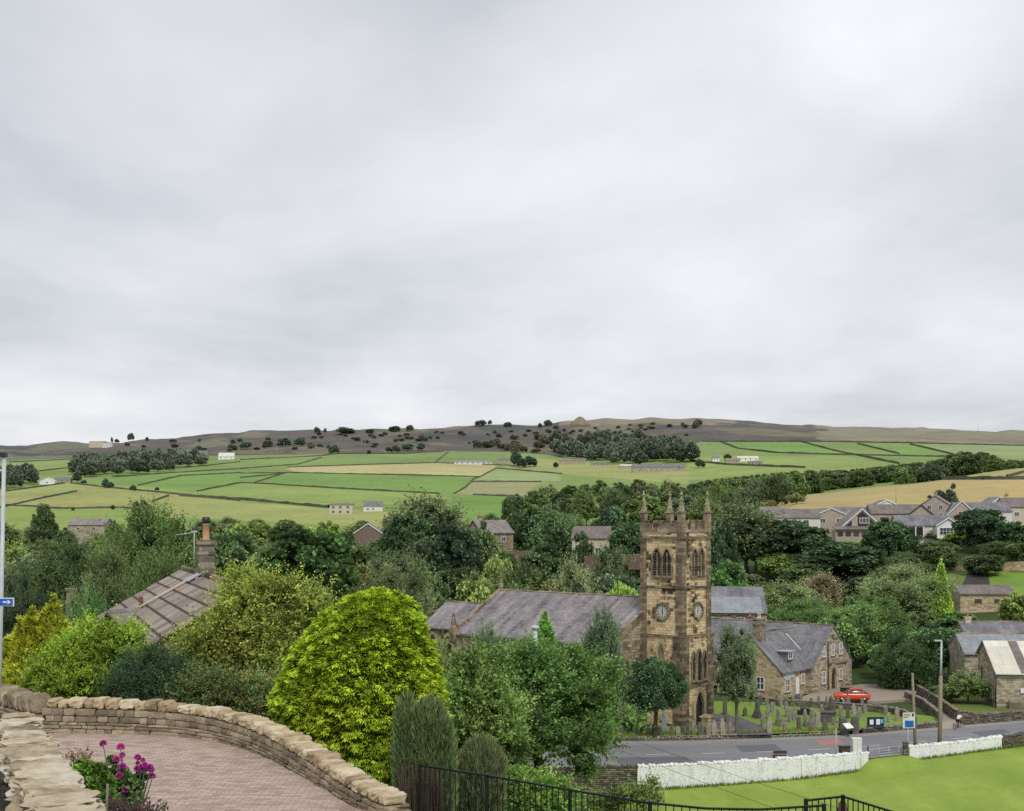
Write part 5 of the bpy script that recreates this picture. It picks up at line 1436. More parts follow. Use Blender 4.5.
M['slab'] = stones_mat('roof stone slabs', [(0, (.16, .13, .105)), (.35, (.255, .21, .175)), (.7, (.35, .295, .25)), (1, (.43, .38, .335))], .45, (.22, .2, .13), 5.0)
roof = mb.build('roof', M['slab'], ct); dkm.build('course_shadow', M['dwood'], roof)
b = MB(); b.prism([cp(-.2, 0, .06), cp(LRR, 0, .06), cp(LRR, -D, .06), cp(-.2, -D, .06)], (0, 0, .08)); b.build('back_slope', M['roof_stone'], roof)
b = MB(); b.prism([cp(-.22, 0, .02), cp(LRR, 0, .02), cp(LRR, D, .02), cp(-.22, D, .02)], (0, 0, .05)); b.build('roof_deck', M['dwood'], roof)
b = MB()
a = -.25
while a < LRR: b.tube([cp(a, 0, .17), cp(min(a+.58, LRR), 0, .17)], .11, 6, smooth=False); a += .6
b.build('ridge', M['trim'], roof)
b = MB(); b.prism([cp(LR*.46, .05, .19), cp(LR*.46+.2, .05, .19), cp(LR*.46+.2, D, .22), cp(LR*.46, D, .22)], (0, 0, .07)); b.build('party_strip', M['cream'], roof)
b = MB(); wl = [cp(0, D-.3), cp(LRR-.1, D-.3), cp(LRR-.1, -D+.3), cp(0, -D+.3)]
wz = -(D-.3)*drp
b.prism([Vector((q.x, q.y, -9)) for q in wl], (0, 0, 9+wz-.05))
for a in (0.0, LRR-.5): b.prism([cp(a, D-.35, -.04)*1, cp(a, 0, -.04), cp(a, -D+.35, -.04), ], rd*.4)
b.build('wall', M['cottage'], ct)
# chimney stack at the ridge
ch = P(206, 583, 46.5); cl = Vector((ch.x-r1.x, ch.y-r1.y, 0)); sa = cl.dot(rd)
ang = math.atan2(rd.y, rd.x)
cz = -.9; top = -(541-HZ)/F*46.5-r1.z
ckx = chimney(ct, cl.x, cl.y, cz, .56, .54, top-cz-.12, 'chimney', 0, ang)
b = MB(); b.lathe([(.16, 0), (.17, .06), (.12, .1), (.115, .56), (.13, .58), (.13, .62), (.1, .62)], (cl.x, cl.y, top), 12); b.build('chimney_pot', M['pot'], ckx)
b = MB(); b.lathe([(.13, .622), (.145, .64), (.145, .84), (.10, .86)], (cl.x, cl.y, top), 12); b.build('cowl', M['black'], ckx)
b = MB(); b.box((cl.x, cl.y, -.02), (.86, .86, .16), ang); b.prism([cp(sa-.45, .1, .2), cp(sa+.45, .1, .2), cp(sa+.45, .55, .21), cp(sa-.45, .55, .21)], (0, 0, .05)); b.build('flashing', M['lead'], ckx)
b = MB(); ax, ay = cl.x-.42, cl.y; b.tube([(ax, ay, top-.9), (ax, ay, top+.32)], .02, 6); b.tube([(ax-.6, ay-.1, top+.22), (ax+.1, ay+.05, top+.32)], .014, 5)
for k in range(6): x_ = ax-.55+k*.1; b.tube([(x_, ay-.12, top+.23+k*.012), (x_, ay+.12, top+.23+k*.012)], .006, 4)
b.box((ax, ay, top+.34), (.22, .05, .05)); b.build('aerial', M['steel'], ct)
q = P(153, 616, 46.0)-r1
b = MB(); vb = cp(5.8, 2.1); b.tube([vb+Vector((0, 0, -.1)), vb+Vector((0, 0, .55))], .08, 8); b.build('vent_pipe', M['rust'], ct)
# little gabled dormer low on the slope
g0 = P(110, 630, 44.2)-r1
b = MB(); fw = Vector((-.35, -.94, 0)); sd = Vector((.94, -.35, 0))
pk = Vector((g0.x, g0.y, -(614-HZ)/F*44.2-r1.z)); lo = -(637-HZ)/F*44.2-r1.z
b.prism([pk, Vector((pk.x, pk.y, 0))+sd*.75+Vector((0, 0, lo)), Vector((pk.x, pk.y, 0))-sd*.75+Vector((0, 0, lo))], -fw*.1); dmm = b.build('dormer', M['dwood'], ct)
b = MB()
for sg in (1, -1):
    b.prism([pk+fw*.15+Vector((0, 0, .06)), Vector((pk.x, pk.y, lo-.05))+sd*sg*.95+fw*.15, Vector((pk.x, pk.y, lo-.05))+sd*sg*.95-fw*2.4, pk-fw*2.4+Vector((0, 0, .06))], (0, 0, .08))
b.build('dormer_roof', M['roof_stone'], dmm)

# another roof down in the trees, with one chimney
q = P(70, 612, 62)
hc = empty('cottage', (q.x, q.y, -13.2), R(20), 'hidden cottage showing only a stubby chimney above the yellow conifer', 'cottage')
gable_block(hc, -3, 4, -1, 6, 4.2, 6.0, 'cottage', 'roof_stone', 'x', wall_name='wall')
chimney(hc, .1, 2.5, 5.8, .42, .42, 3.9, 'cottage', 0)

# ------------------------------------------------------------------ houses
def house(name, px, row, Y, w, d, he, hr, rz, wall, roof, label, axis='x', wins=(), gwins=(), verge=None, chim=0, group=None, cat='house', zb=-3.0, over=.25, extra=None, frame='white'):
    """front wall centred on (px,row) at depth Y; local x along the front, y away"""
    g = P(px, row, Y); h = empty(name, g, rz, label, cat, group)
    gable_block(h, -w/2, w/2, 0, d, he, hr, wall, roof, axis, over=over, th=.18, wall_name='wall', verge_mat=verge, zb=zb)
    ff = Face((-w/2, 0, 0), (1, 0, 0), (0, -1, 0))
    for x, z, ww, hh in wins: rect_window(ff, h, x, z, ww, hh, frame, 'glass', bars=(1, 0), fw=.1, sill=None)
    lf = Face((-w/2, d, 0), (0, -1, 0), (-1, 0, 0))
    for x, z, ww, hh in gwins: rect_window(lf, h, x, z, ww, hh, frame, 'glass', bars=(1, 0), fw=.1, sill=None)
    for k in range(chim):
        if axis == 'x': chimney(h, -w*.3+k*w*.55, d/2, hr-.3, .8, .6, 1.3, 'cream' if wall in ('offwhite', 'white') else 'hall', 1)
        else: chimney(h, 0, d*.3+k*d*.5, hr-.3, .6, .8, 1.3, 'hall', 1)
    if extra: extra(h, ff)
    return h
M['boarding'] = plain('dark boarding', (.035, .033, .036), .7)
# estate at the right, below the golden field (Y about 340-380)
house('house', 797, 527, 352, 13, 8, 2.6, 4.8, R(4), 'offwhite', 'roof_brown', 'low house with long brown roof and white gable end, leftmost under the golden field', 'x', wins=[(3, .8, 1.6, 1.2), (9, .8, 1.6, 1.2)])
house('house', 831, 526, 362, 11, 8, 2.7, 4.9, R(10), 'estate', 'roof_brown', 'brown roofed bungalow behind the pale shrub, second from the left in the row', 'y', wins=[(3, .9, 1.8, 1.2), (8, .9, 1.8, 1.2)], verge='offwhite')
house('house', 858, 524, 366, 12, 9, 2.7, 4.7, R(0), 'estate', 'roof_grey', 'grey roofed house seen behind the dark boarded gable', 'x', wins=[(3, .9, 1.6, 1.2)])
def balc(h, ff):
    b = MB(); b.b2(-7.6, 6.2, -2.6, 2, -3.2, .2); lw = b.build('lower_storey', M['estate'], h)
    b = MB(); b.slab((-8.0, -3.3, .35), (6.6, -3.3, .35), (6.6, .0, 1.15), (-8.0, .0, 1.15), .14); b.build('lower_roof', M['roof_brown'], h)
    f2 = Face((-7.6, -2.6, 0), (1, 0, 0), (0, -1, 0))
    for i in range(6): rect_window(f2, lw, 1.2+i*2.1, -1.5, 1.5, 1.2, 'dwood', 'glass', bars=(1, 0), fw=.1, sill=None)
    b = MB(); k = 2.6
    b.prism([ff.p(.6, 1.2, .01), ff.p(9.4, 1.2, .01), ff.p(5, 5.1, .01)], ff.n*.05); b.build('boarding', M['boarding'], h)
    rect_window(Face((-5, -.07, 0), (1, 0, 0), (0, -1, 0)), h, 5.6, 1.9, 2.6, 1.5, 'white', 'glass', bars=(2, 0), fw=.12, sill=None)
    b = MB(); b.b2(-2.7, -1.2, -.13, -.06, 1.2, 3.8); b.build('stone_panel', M['estate'], h)
house('house', 862, 530.5, 345, 10, 9, 1.3, 5.7, R(0), 'estate', 'roof_brown', 'chalet house with a white-edged steep gable, dark boarding and a long glazed lower storey', 'y', verge='white', extra=balc)
house('house', 897, 524, 364, 14, 8, 3.0, 5.4, R(-3), 'estate', 'roof_brown', 'house with a wide plain brown roof, between chalet gable and bungalow', 'x', wins=[(3, .9, 1.6, 1.2)])
house('house', 921, 525.5, 354, 6.5, 7, 2.9, 5.6, R(-16), 'estate', 'roof_brown', 'small gabled house with dark barge boards right of the wide plain roof', 'y', verge='dwood', wins=[(2, .9, 1.2, 1.2), (4.6, .9, 1.2, 1.2)])
house('house', 887, 512, 393, 9, 8, 1.5, 3.6, R(0), 'offwhite', 'roof_brown', 'low white edged gable on the skyline of the row, against the golden field', 'y', verge='white', wins=[(4.5, .3, 1.5, 1)])
house('house', 935, 521, 372, 8.0, 8, 4.6, 7.2, R(-25), 'estate', 'roof_stone', 'two-storey stone house with a hipped looking gable, tallest in the row', 'y', wins=[(2.4, 3.2, 1.2, 1.4), (5.6, 3.2, 1.2, 1.4), (2.4, .8, 1.2, 1.4), (5.6, .8, 1.2, 1.4)], chim=1)
def conserv(h, ff):
    b = MB(); b.b2(-5.2, -1.2, -.9, -.02, -.6, 1.9); b.build('porch', M['dark'], h)
    for x in (-5.2, -3.2, -1.2):
        b = MB(); b.b2(x-.12, x+.12, -1.15, -.92, -.6, 2.1); b.build('post', M['white'], h)
def bung(h, ff):
    conserv(h, ff)
    g = MB(); g.prism([(2.0, -2.2, -1.0), (7.6, -2.2, -1.0), (7.6, -2.2, 2.35), (4.8, -2.2, 4.1), (2.0, -2.2, 2.35)], (0, 5.0, 0)); w = g.build('front_wing', M['white'], h)
    b = MB()
    for sg in (-1, 1): b.prism([(4.8, -2.6, 4.28), (4.8+sg*3.2, -2.6, 2.28), (4.8+sg*3.2, 3, 2.28), (4.8, 3, 4.28)], (0, 0, .14))
    b.build('wing_roof', M['roof_grey'], w)
    f2 = Face((2.0, -2.2, 0), (1, 0, 0), (0, -1, 0)); rect_window(f2, w, 2.8, -.1, 4.4, 1.9, 'white', 'glass', bars=(4, 1), fw=.1, sill=None)
    b = MB()
    for sg in (-1, 1): b.prism([(4.8, -2.66, 4.45), (4.8+sg*3.25, -2.66, 2.42), (4.8+sg*3.25, -2.66, 2.12), (4.8, -2.66, 4.15)], (0, .05, 0))
    b.build('bargeboard', M['white'], w)
house('house', 927, 534.5, 338, 15, 8, 2.4, 4.9, R(-2), 'offwhite', 'roof_grey', 'white bungalow with a grey roof and a glazed white front gable', 'x', wins=[], extra=bung, over=.3)
def steep(h, ff):
    b = MB(); b.b2(-4.4, 1.5, -2.4, -.02, -2, 1.9); lw = b.build('side_wing', M['estate'], h)
    b = MB(); b.slab((-5.0, -2.9, 1.9), (-1.0, -2.9, 3.6), (-1.0, .2, 3.6), (-5.0, .2, 1.9), .16); b.slab((-1.0, -2.9, 3.6), (2.2, -2.9, 2.0), (2.2, .2, 2.0), (-1.0, .2, 3.6), .16); b.build('wing_roof', M['roof_brown'], lw)
house('house', 962, 527, 352, 9.5, 9, 2.4, 7.0, R(-14), 'estate', 'roof_brown', 'house with a steep pale gable partly hidden by the dark round tree', 'y', verge='white', wins=[(4.8, 2.9, 2.0, 1.4)], extra=steep)
house('house', 985, 522, 358, 15, 8, 3.0, 5.3, R(2), 'offwhite', 'roof_grey', 'grey roofed house with a white end gable behind the dark round tree', 'x', wins=[(3, .8, 1.5, 1.3)], gwins=[(4, 1, 1.4, 1.2)])
house('house', 1000, 521, 374, 10, 8, 3.6, 6.8, R(3), 'white', 'roof_grey', 'white house with a broad white gable at the right end of the row', 'y', verge='white', wins=[(5, 1.2, 2.0, 1.4)])
house('house', 1022, 520, 366, 9, 8, 3.8, 6.2, R(3), 'cream', 'roof_brown', 'cream house cut by the right edge under the golden field', 'x', wins=[(3, 1.0, 1.4, 1.3)], chim=1)
house('house', 768, 524, 374, 12, 8, 2.8, 4.9, R(4), 'estate', 'roof_stone', 'house with a rooflight mostly hidden in trees right of the tower', 'x', wins=[(9, .9, 1.5, 1.2)])
# low stone range near the dark soil path
house('stone_building', 987, 608, 236, 9.5, 6, 2.6, 3.9, R(-4), 'tan', 'roof_brown', 'low stone outbuilding with a dark flat-pitched roof below the soil path', 'x', wins=[(3.2, .9, 1.2, .7), (6.5, .9, .9, .7)], cat='building', frame='dwood')
# in the trees of the valley
house('house', 498, 547, 305, 8.5, 8, 3.4, 6.2, R(32), 'cottage', 'roof_stone', 'old stone house with small windows peeping between the valley trees', 'x', wins=[(2.2, 1.2, 1.2, 1.2), (5.8, 1.2, 1.2, 1.2)], chim=1, zb=-6)
house('house', 590, 557, 286, 8, 8, 4.2, 6.6, R(-12), 'cream', 'roof_brown', 'cream house half hidden by trees just left of the tower', 'x', wins=[(2.2, .8, 1.4, 1.3), (5.8, .8, 1.4, 1.3)], zb=-6)
house('house', 368, 541, 420, 8.8, 9, 2.6, 5.6, R(0), 'brick', 'roof_grey', 'brick gable with white barge boards and a grey roof above the trees', 'y', verge='white', zb=-6)
house('house', 341, 514, hit(341, 514).y, 15, 9, 6.0, 7.0, R(0), 'cream', 'roof_brown', 'cream flat-topped house with two rows of windows at the foot of the fields', 'x', wins=[(2.4, 3.5, 2, 1.9), (7, 3.5, 2, 1.9), (12, 3.5, 2, 1.9), (2.4, .5, 2, 1.9), (7, .5, 2, 1.9), (12, .5, 2, 1.9)])
house('house', 373, 511.5, hit(373, 511.5).y, 13, 9, 3.6, 7.0, R(5), 'offwhite', 'roof_grey', 'grey roofed pale house beside the cream flat-topped house', 'x', wins=[(3, 1.0, 1.5, 1.4), (6.6, 1.0, 1.5, 1.4)])
house('house', 86, 533, 480, 14, 9, 3.0, 5.2, R(-6), 'hall', 'roof_stone', 'weathered pinkish stone barn at the lower edge of the left fields', 'x', wins=[(4, .9, 1.4, 1.3), (10, .9, 1.4, 1.3)], zb=-4)
# on the hill
def on_hill(px, row): 
    p_ = hit(px, row); return p_.y
def hill_house(px, row, w, he, hr, wall, roof, label, d=8, rz=0.0, axis='x', n=3, **kw):
    Y = on_hill(px, row); wins = [(w*(i+.5)/n, he*.35, 1.6, 1.7) for i in range(n)]
    return house('farmhouse', px, row, Y, w, d, he, hr, rz, wall, roof, label, axis, wins=wins, cat='farm building', **kw)
hill_house(47, 484.5, 15, 3.4, 6.6, 'white', 'roof_cream', 'white gabled barn at the farm among the left fields', axis='y', n=1)
hill_house(62, 483.5, 16, 3.6, 6.0, 'hall', 'roof_grey', 'stone farmhouse beside the white barn in the left fields')
hill_house(192, 460, 42, 8, 13, 'hall', 'roof_grey', 'large grey stone house at the edge of the wood on the left hill', n=5, d=14)
hill_house(226, 459.5, 22, 5, 9.5, 'white', 'roof_cream', 'white house on the hill right of the grey stone house', n=3, d=10)
hill_house(97, 447.5, 28, 10, 11, 'cream', 'roof_grey', 'pale flat-topped house on the left skyline', n=5, d=12)
hill_house(107, 447.5, 16, 8, 9, 'offwhite', 'roof_grey', 'lower pale annexe beside the skyline house', n=3, d=10)
hill_house(473, 464.5, 48, 3.0, 5.0, 'offwhite', 'roof_blue', 'long low white barn above the yellow field', n=7, d=12)
hill_house(503, 464.0, 16, 5.5, 8.0, 'hall', 'roof_grey', 'grey stone farmhouse at the right end of the long white barn', n=2)
hill_house(572, 464.0, 34, 4.5, 6.5, 'hall', 'roof_stone', 'long grey farm range below the hillside wood', n=6)
hill_house(600, 466.0, 22, 2.6, 4.2, 'estate', 'roof_grey', 'pale shed right of the long grey farm range', n=4)
hill_house(659, 471.5, 56, 4.5, 7.5, 'hall', 'roof_grey', 'long grey roofed terrace below the right end of the hillside wood', n=10, d=10)
hill_house(629, 468.0, 20, 2.6, 4.2, 'estate', 'roof_cream', 'small pale shed left of the grey terrace', n=3)
hill_house(716, 461.5, 8, 4, 6, 'white', 'roof_grey', 'small white cottage at the left end of the farm in the green fields', n=2)
hill_house(748, 461.0, 24, 3.6, 5.6, 'white', 'roof_cream', 'white sheds of the farm in the green fields', n=4)
hill_house(733, 463.5, 16, 3.6, 6, 'hall', 'roof_stone', 'brown stone barn in the middle of the farm in the green fields', n=2)
hill_house(756, 465.5, 14, 3.0, 5, 'hall', 'roof_grey', 'grey shed at the right end of the farm in the green fields', n=2)
# ------------------------------------------------------------------ tree shapes
tree_proto('round_a', lobes_round(1, 24, 13, 12, .4), 5200, .62, 101, 13, 12)
tree_proto('round_b', lobes_round(2, 20, 13, 12, .3, .8, .38), 5200, .60, 102, 13, 12)
tree_proto('round_c', lobes_round(3, 28, 13, 12, .5, .7, .30), 5400, .58, 103, 13, 12)
tree_proto('layered', lobes_round(4, 30, 13, 12, .5, .5, .34), 5400, .62, 104, 13, 12, up=-.1, lobe_var=.28)
tree_proto('tall_a', lobes_round(5, 26, 16, 9.5, .8, 1.0, .36), 5200, .58, 105, 16, 9.5)
def sprig_proto(key, lobes, nsprig, nleaf, slen, size, seed, H, W, r0=.28, mat='bark', **kw):
    cm = sprig_mesh('crown', lobes, nsprig, slen, nleaf, size, seed, wisp=.015, **kw)
    to = trunk_mesh(seed, H, r0).build('trunk', M[mat]); tm = to.data; bpy.data.objects.remove(to); PROTO[key] = (cm, tm, H, W)
sprig_proto('loose', lobes_round(7, 22, 14, 12, .8, .8, .30), 1000, 6, 2.0, .62, 107, 14, 12, core=.42, f0=.35, f1=.9, upw=.5, lobe_var=.25)
sprig_proto('tall_b', lobes_round(6, 20, 16, 9, .8, 1.15, .40), 950, 6, 2.0, .60, 106, 16, 9, core=.5, f0=.4, f1=.9, upw=.9, lobe_var=.22)
sprig_proto('round_d', lobes_round(15, 18, 13, 12, .4, .85, .36), 1000, 6, 1.6, .64, 115, 13, 12, core=.52, f0=.4, f1=.95, upw=.3, lobe_var=.28)
tree_proto('bush', lobes_round(8, 18, 6, 8, .2, .75, .38), 3600, .42, 108, 6, 8, r0=.12)
tree_proto('conifer', [(0, 0, z, r_, r_*1.0) for z, r_ in [(1.2, 2.5), (2.6, 2.45), (4.0, 2.2), (5.4, 1.9), (6.8, 1.55), (8.0, 1.2), (9.2, .85), (10.2, .55), (11.0, .3)]], 4200, .42, 109, 11.3, 5, core=.8, up=.9, lobe_var=.08, shell=.25)
# finer versions for the ones close to the church
sprig_proto('near_a', lobes_round(11, 20, 11, 10, .8, .8, .30), 5200, 8, 1.0, .27, 111, 11, 11, core=.5, f0=.35, f1=.95, upw=.5, lobe_var=.26, aspect=.6)
sprig_proto('near_b', lobes_round(12, 22, 10, 6.6, 1.6, 1.0, .32), 2600, 8, .75, .22, 112, 10, 7, mat='ivybark', core=.55, f0=.4, f1=.95, upw=.6, lobe_var=.22, aspect=.6)
sprig_proto('near_e', lobes_round(16, 22, 14, 12, .8, .8, .30), 5200, 7, 1.5, .32, 116, 14, 12, core=.42, f0=.3, f1=.95, upw=.5, lobe_var=.25)
sprig_proto('near_f', lobes_round(17, 20, 13, 12, .4, .8, .33), 5000, 7, 1.1, .32, 117, 13, 12, core=.5, f0=.4, f1=.95, upw=.3, lobe_var=.28)
tree_proto('near_c', lobes_round(13, 30, 8, 8.0, 1.6, .8, .30), 16000, .24, 113, 8, 8, shell=.4, lobe_var=.16, up=-.1, core=.62)
sprig_proto('near_d', lobes_round(14, 18, 11, 6.6, 1.0, 1.2, .36), 2400, 8, 1.0, .25, 114, 11, 7, core=.42, f0=.3, f1=.95, upw=.8, lobe_var=.25)
tree_proto('speck', lobes_round(9, 10, 9, 10, .2, .8, .42), 800, 1.15, 119, 9, 10)
DK = (.040, .064, .030); MD = (.056, .088, .036); GR = (.080, .106, .058); LG = (.105, .155, .045); OL = (.088, .105, .038); BL = (.052, .078, .052)
def jit(c, a=.12):
    k = random.uniform(1-a, 1+a); return tuple(x*k*random.uniform(.95, 1.05) for x in c)
ALL = []
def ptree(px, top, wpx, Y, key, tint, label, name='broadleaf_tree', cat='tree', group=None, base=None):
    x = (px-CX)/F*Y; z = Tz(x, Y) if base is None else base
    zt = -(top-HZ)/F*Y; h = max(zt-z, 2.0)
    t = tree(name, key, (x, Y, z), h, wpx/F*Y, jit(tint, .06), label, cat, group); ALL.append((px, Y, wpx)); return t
# trees round the church and road
ptree(541, 638, 196, 84, 'near_a', (.050, .092, .030), 'big leafy tree standing over the road left of the tower', base=-18.6)
ptree(602, 605, 50, 122, 'near_d', (.052, .082, .054), 'grey-green tree against the nave roof, just left of the tower')
ptree(655, 654, 62, 127.5, 'near_c', (.036, .070, .036), 'small dark round-headed tree in front of the church tower', base=-21.2)
ptree(737, 624, 48, 129.5, 'near_b', (.058, .086, .054), 'dark narrow churchyard tree with a bare grey trunk right of the tower', base=-21.2)
ptree(490, 622, 46, 112, 'near_d', (.062, .092, .052), 'soft grey-green bushy tree in front of the nave eaves', base=-21.5)
ptree(545, 611, 52, 105, 'conifer', (.062, .135, .034), 'small bright green pointed cypress in front of the nave roof', 'cypress_tree', base=-17)
ptree(440, 640, 60, 100, 'near_d', (.075, .10, .04), 'olive bushy tree below the chancel windows', base=-20)
ptree(470, 652, 50, 92, 'near_a', (.070, .115, .05), 'pale green shrubby tree between red-tipped shrub and chancel', base=-19)
ptree(905, 634, 64, 163, 'near_f', (.030, .054, .026), 'dark dense round tree hanging over the lane wall', base=-22.6)
ptree(938, 622, 62, 170, 'round_b', (.040, .078, .034), 'mid green tree left of the blue slate building')
ptree(868, 596, 90, 186, 'near_f', (.070, .118, .045), 'large light green tree behind the gable of the hall')
ptree(805, 600, 66, 198, 'near_e', (.062, .108, .040), 'light green tree behind the hall roof ridge')
ptree(840, 612, 60, 180, 'round_b', (.058, .10, .036), 'green bushy tree right behind the hall gable')
ptree(905, 566, 92, 215, 'near_e', (.088, .125, .066), 'pale willow-like tree above the lane')
ptree(941, 558, 26, 212, 'conifer', (.12, .195, .032), 'narrow yellow-green conifer beside the soil path', 'conifer_tree')
ptree(958, 612, 50, 205, 'round_a', (.050, .092, .036), 'green tree above the blue slate roof')
ptree(1018, 590, 40, 200, 'tall_a', (.105, .15, .042), 'yellowish green tree at the right edge beside the stone outbuilding')
ptree(770, 614, 44, 192, 'round_c', (.050, .088, .034), 'dark green tree behind the hall chimney')
ptree(915, 612, 50, 190, 'round_c', (.060, .10, .044), 'mid green tree between willow-like tree and lane')
ptree(885, 640, 40, 172, 'round_b', (.05, .092, .036), 'low green tree overhanging the car park')
# below the houses
ptree(985, 508, 62, 320, 'round_a', (.028, .055, .032), 'large dark round tree covering the steep-gabled house')
ptree(889, 517, 56, 312, 'round_b', (.032, .062, .032), 'dark round tree below the chalet house')
ptree(1016, 520, 34, 316, 'tall_a', (.035, .065, .03), 'dark tree at the right edge beside the large round one')
ptree(935, 541, 50, 312, 'bush', (.036, .068, .03), 'low dark trees under the white bungalow')
ptree(790, 518, 84, 292, 'layered', (.030, .058, .030), 'tall very dark tree right of the pale poplar by the tower')
ptree(838, 540, 100, 268, 'layered', (.032, .060, .032), 'broad dark layered tree below the chalet house balcony')
ptree(748, 503, 72, 300, 'tall_b', (.078, .112, .060), 'tall pale green poplar-like tree right of the tower pinnacles')
ptree(722, 520, 40, 262, 'round_c', (.028, .055, .03), 'dark tree touching the right side of the tower')
ptree(728, 560, 50, 230, 'round_a', (.042, .088, .03), 'fresh green bushy tree at the foot of the poplar')
ptree(862, 576, 60, 240, 'layered', (.036, .070, .034), 'dark green tree left of the willow-like tree')
ptree(790, 582, 62, 225, 'loose', (.085, .125, .055), 'pale shrubby tree above the hall ridge')
ptree(820, 572, 46, 232, 'loose', (.115, .118, .075), 'brownish bare-twigged bush in the dark wood')
# valley wood, the crowns one can pick out
ptree(64, 545, 104, 170, 'near_f', (.034, .060, .027), 'big rounded tree on the far left below the fields', base=-20)
ptree(152, 508, 112, 150, 'near_e', (.042, .072, .026), 'tall spreading ash tree behind the slab-roofed cottage', base=-20)
ptree(112, 548, 70, 140, 'near_e', (.046, .07, .031), 'greyish leafy tree left of the slab-roofed cottage', base=-19)
ptree(160, 555, 70, 112, 'near_e', (.046, .074, .028), 'leafy tree right behind the cottage roof', base=-18)
ptree(20, 575, 60, 120, 'near_f', (.036, .06, .033), 'grey-green tree behind the blue sign', base=-18)
ptree(74, 589, 34, 57, 'near_d', (.046, .09, .036), 'narrow glossy tree directly behind the yellow conifer', base=-12)
ptree(92, 590, 46, 66, 'near_d', (.040, .10, .038), 'glossy green tree beside the yellow conifer', base=-12)
ptree(374, 541, 36, 395, 'round_d', (.05, .08, .038), 'green tree hiding the foot of the brick gable')
ptree(66, 527, 26, 455, 'round_b', (.05, .08, .038), 'green tree in front of the left end of the pinkish barn')
ptree(45, 503, 26, 500, 'round_a', DK, 'dark rounded tree at the lower edge of the left fields')
ptree(115, 520, 22, 470, 'round_b', DK, 'small dark round tree beside the pinkish barn')
ptree(142, 500, 30, 520, 'round_c', DK, 'dark tree standing out against the yellow-green field')
ptree(302, 524, 116, 225, 'layered', (.034, .070, .026), 'broad dark layered sycamore left of centre')
ptree(235, 530, 66, 260, 'round_a', (.042, .080, .032), 'green tree behind the tall chimney stack')
ptree(395, 556, 80, 190, 'near_f', (.070, .100, .052), 'domed grey-green tree above the golden conifer', base=-21.5)
ptree(432, 494, 92, 345, 'loose', (.066, .096, .052), 'tall grey-green tree rising into the green fields')
ptree(452, 522, 66, 268, 'layered', (.028, .055, .032), 'very dark tree left of the old stone house', base=-20)
ptree(405, 512, 60, 330, 'round_c', (.036, .066, .036), 'dark green tree left of the tall grey-green tree')
ptree(527, 502, 56, 318, 'tall_a', (.034, .064, .032), 'dark forked tree right of the old stone house')
ptree(560, 508, 62, 300, 'loose', (.050, .082, .042), 'mid green tree in the middle of the valley wood')
ptree(545, 540, 56, 255, 'layered', (.036, .066, .03), 'dark tree in front of the old brick wall')
ptree(608, 506, 46, 330, 'round_a', (.032, .060, .036), 'dark round tree above the cream house')
ptree(480, 520, 44, 288, 'round_b', (.05, .08, .036), 'leafy tree half covering the left of the old stone house')
ptree(582, 531, 34, 268, 'round_c', (.042, .07, .036), 'dark leafy tree covering the left half of the cream house')
ptree(612, 545, 40, 248, 'loose', (.05, .078, .038), 'tree in front of the brown wall left of the tower')
ptree(505, 548, 40, 262, 'round_a', (.05, .085, .036), 'green tree in front of the old red-brown brick wall')
ptree(968, 672, 46, 148, 'round_d', (.072, .115, .042), 'bushy green shrub between the lane wall and the cream-roofed building', name='shrub', cat='shrub', base=-21.0)
ptree(945, 684, 34, 150, 'bush', (.058, .10, .038), 'low dark shrub at the top of the lane wall', name='shrub', cat='shrub', base=-21.0)
ptree(632, 520, 60, 268, 'layered', (.036, .068, .036), 'dark tree directly left of the tower belfry')
ptree(648, 495, 70, 400, 'round_c', (.058, .085, .034), 'tree with olive top behind the left pinnacle')
ptree(575, 558, 46, 205, 'loose', (.085, .115, .068), 'pale silvery tree behind the nave ridge')
ptree(620, 582, 46, 186, 'bush', (.105, .18, .035), 'bright green bush behind the nave ridge, beside the tower')
ptree(478, 570, 60, 195, 'round_b', (.092, .138, .045), 'yellowish green tree behind the gable cross')
ptree(435, 575, 40, 200, 'round_c', (.060, .098, .044), 'mid green tree behind the chancel roof')
ptree(520, 585, 50, 190, 'bush', (.058, .095, .046), 'green bush behind the nave roof, right of the gable cross')
ptree(500, 556, 40, 245, 'bush', (.110, .15, .05), 'light green garden bush under the old stone house')
ptree(400, 590, 40, 150, 'round_a', (.05, .085, .04), 'dark tree between golden conifer and chancel', base=-21.5)

# the rest of the valley wood, crown by crown, in receding rows
def blocked(px, Y, hw, top, clear):
    for (a, b, c, d, yy) in clear:
        if Y < yy and px+hw > a and px-hw < b and top < d: return True
    return False
clear = [(482, 510, 0, 546, 330), (572, 606, 0, 556, 320), (352, 384, 0, 538, 440), (326, 356, 0, 514, 690), (60, 108, 0, 530, 500), (780, 1030, 0, 536, 400), (960, 1012, 0, 606, 240), (940, 990, 0, 582, 280)]
def fill(x0, x1, Ys, hgt, wid, tints, keys, label, group, limit=None, sink=0.0):
    for Y, step in Ys:
        px = x0+random.uniform(0, step)
        while px < x1:
            yy = Y*random.uniform(.93, 1.07); h = hgt*random.uniform(.78, 1.18); w = wid*random.uniform(.8, 1.25)
            x = (px-CX)/F*yy; z = Tz(x, yy); top = HZ-(z+h)/yy*F; hw = w/2/yy*F
            if limit:
                lim = limit(px)
                if top < lim: h = max(3.5, (HZ-lim)/F*yy-z); w *= min(1, h/hgt+.25); top = lim
            if not blocked(px, yy, hw*.8, top, clear):
                tree('broadleaf_tree', random.choice(keys), (x, yy, z-sink), h+sink, w, jit(random.choice(tints)), label, 'tree', group)
            px += step*random.uniform(.75, 1.25)
vk = ['round_a', 'round_b', 'round_c', 'layered', 'loose', 'tall_a', 'round_d', 'tall_b', 'loose', 'round_d']
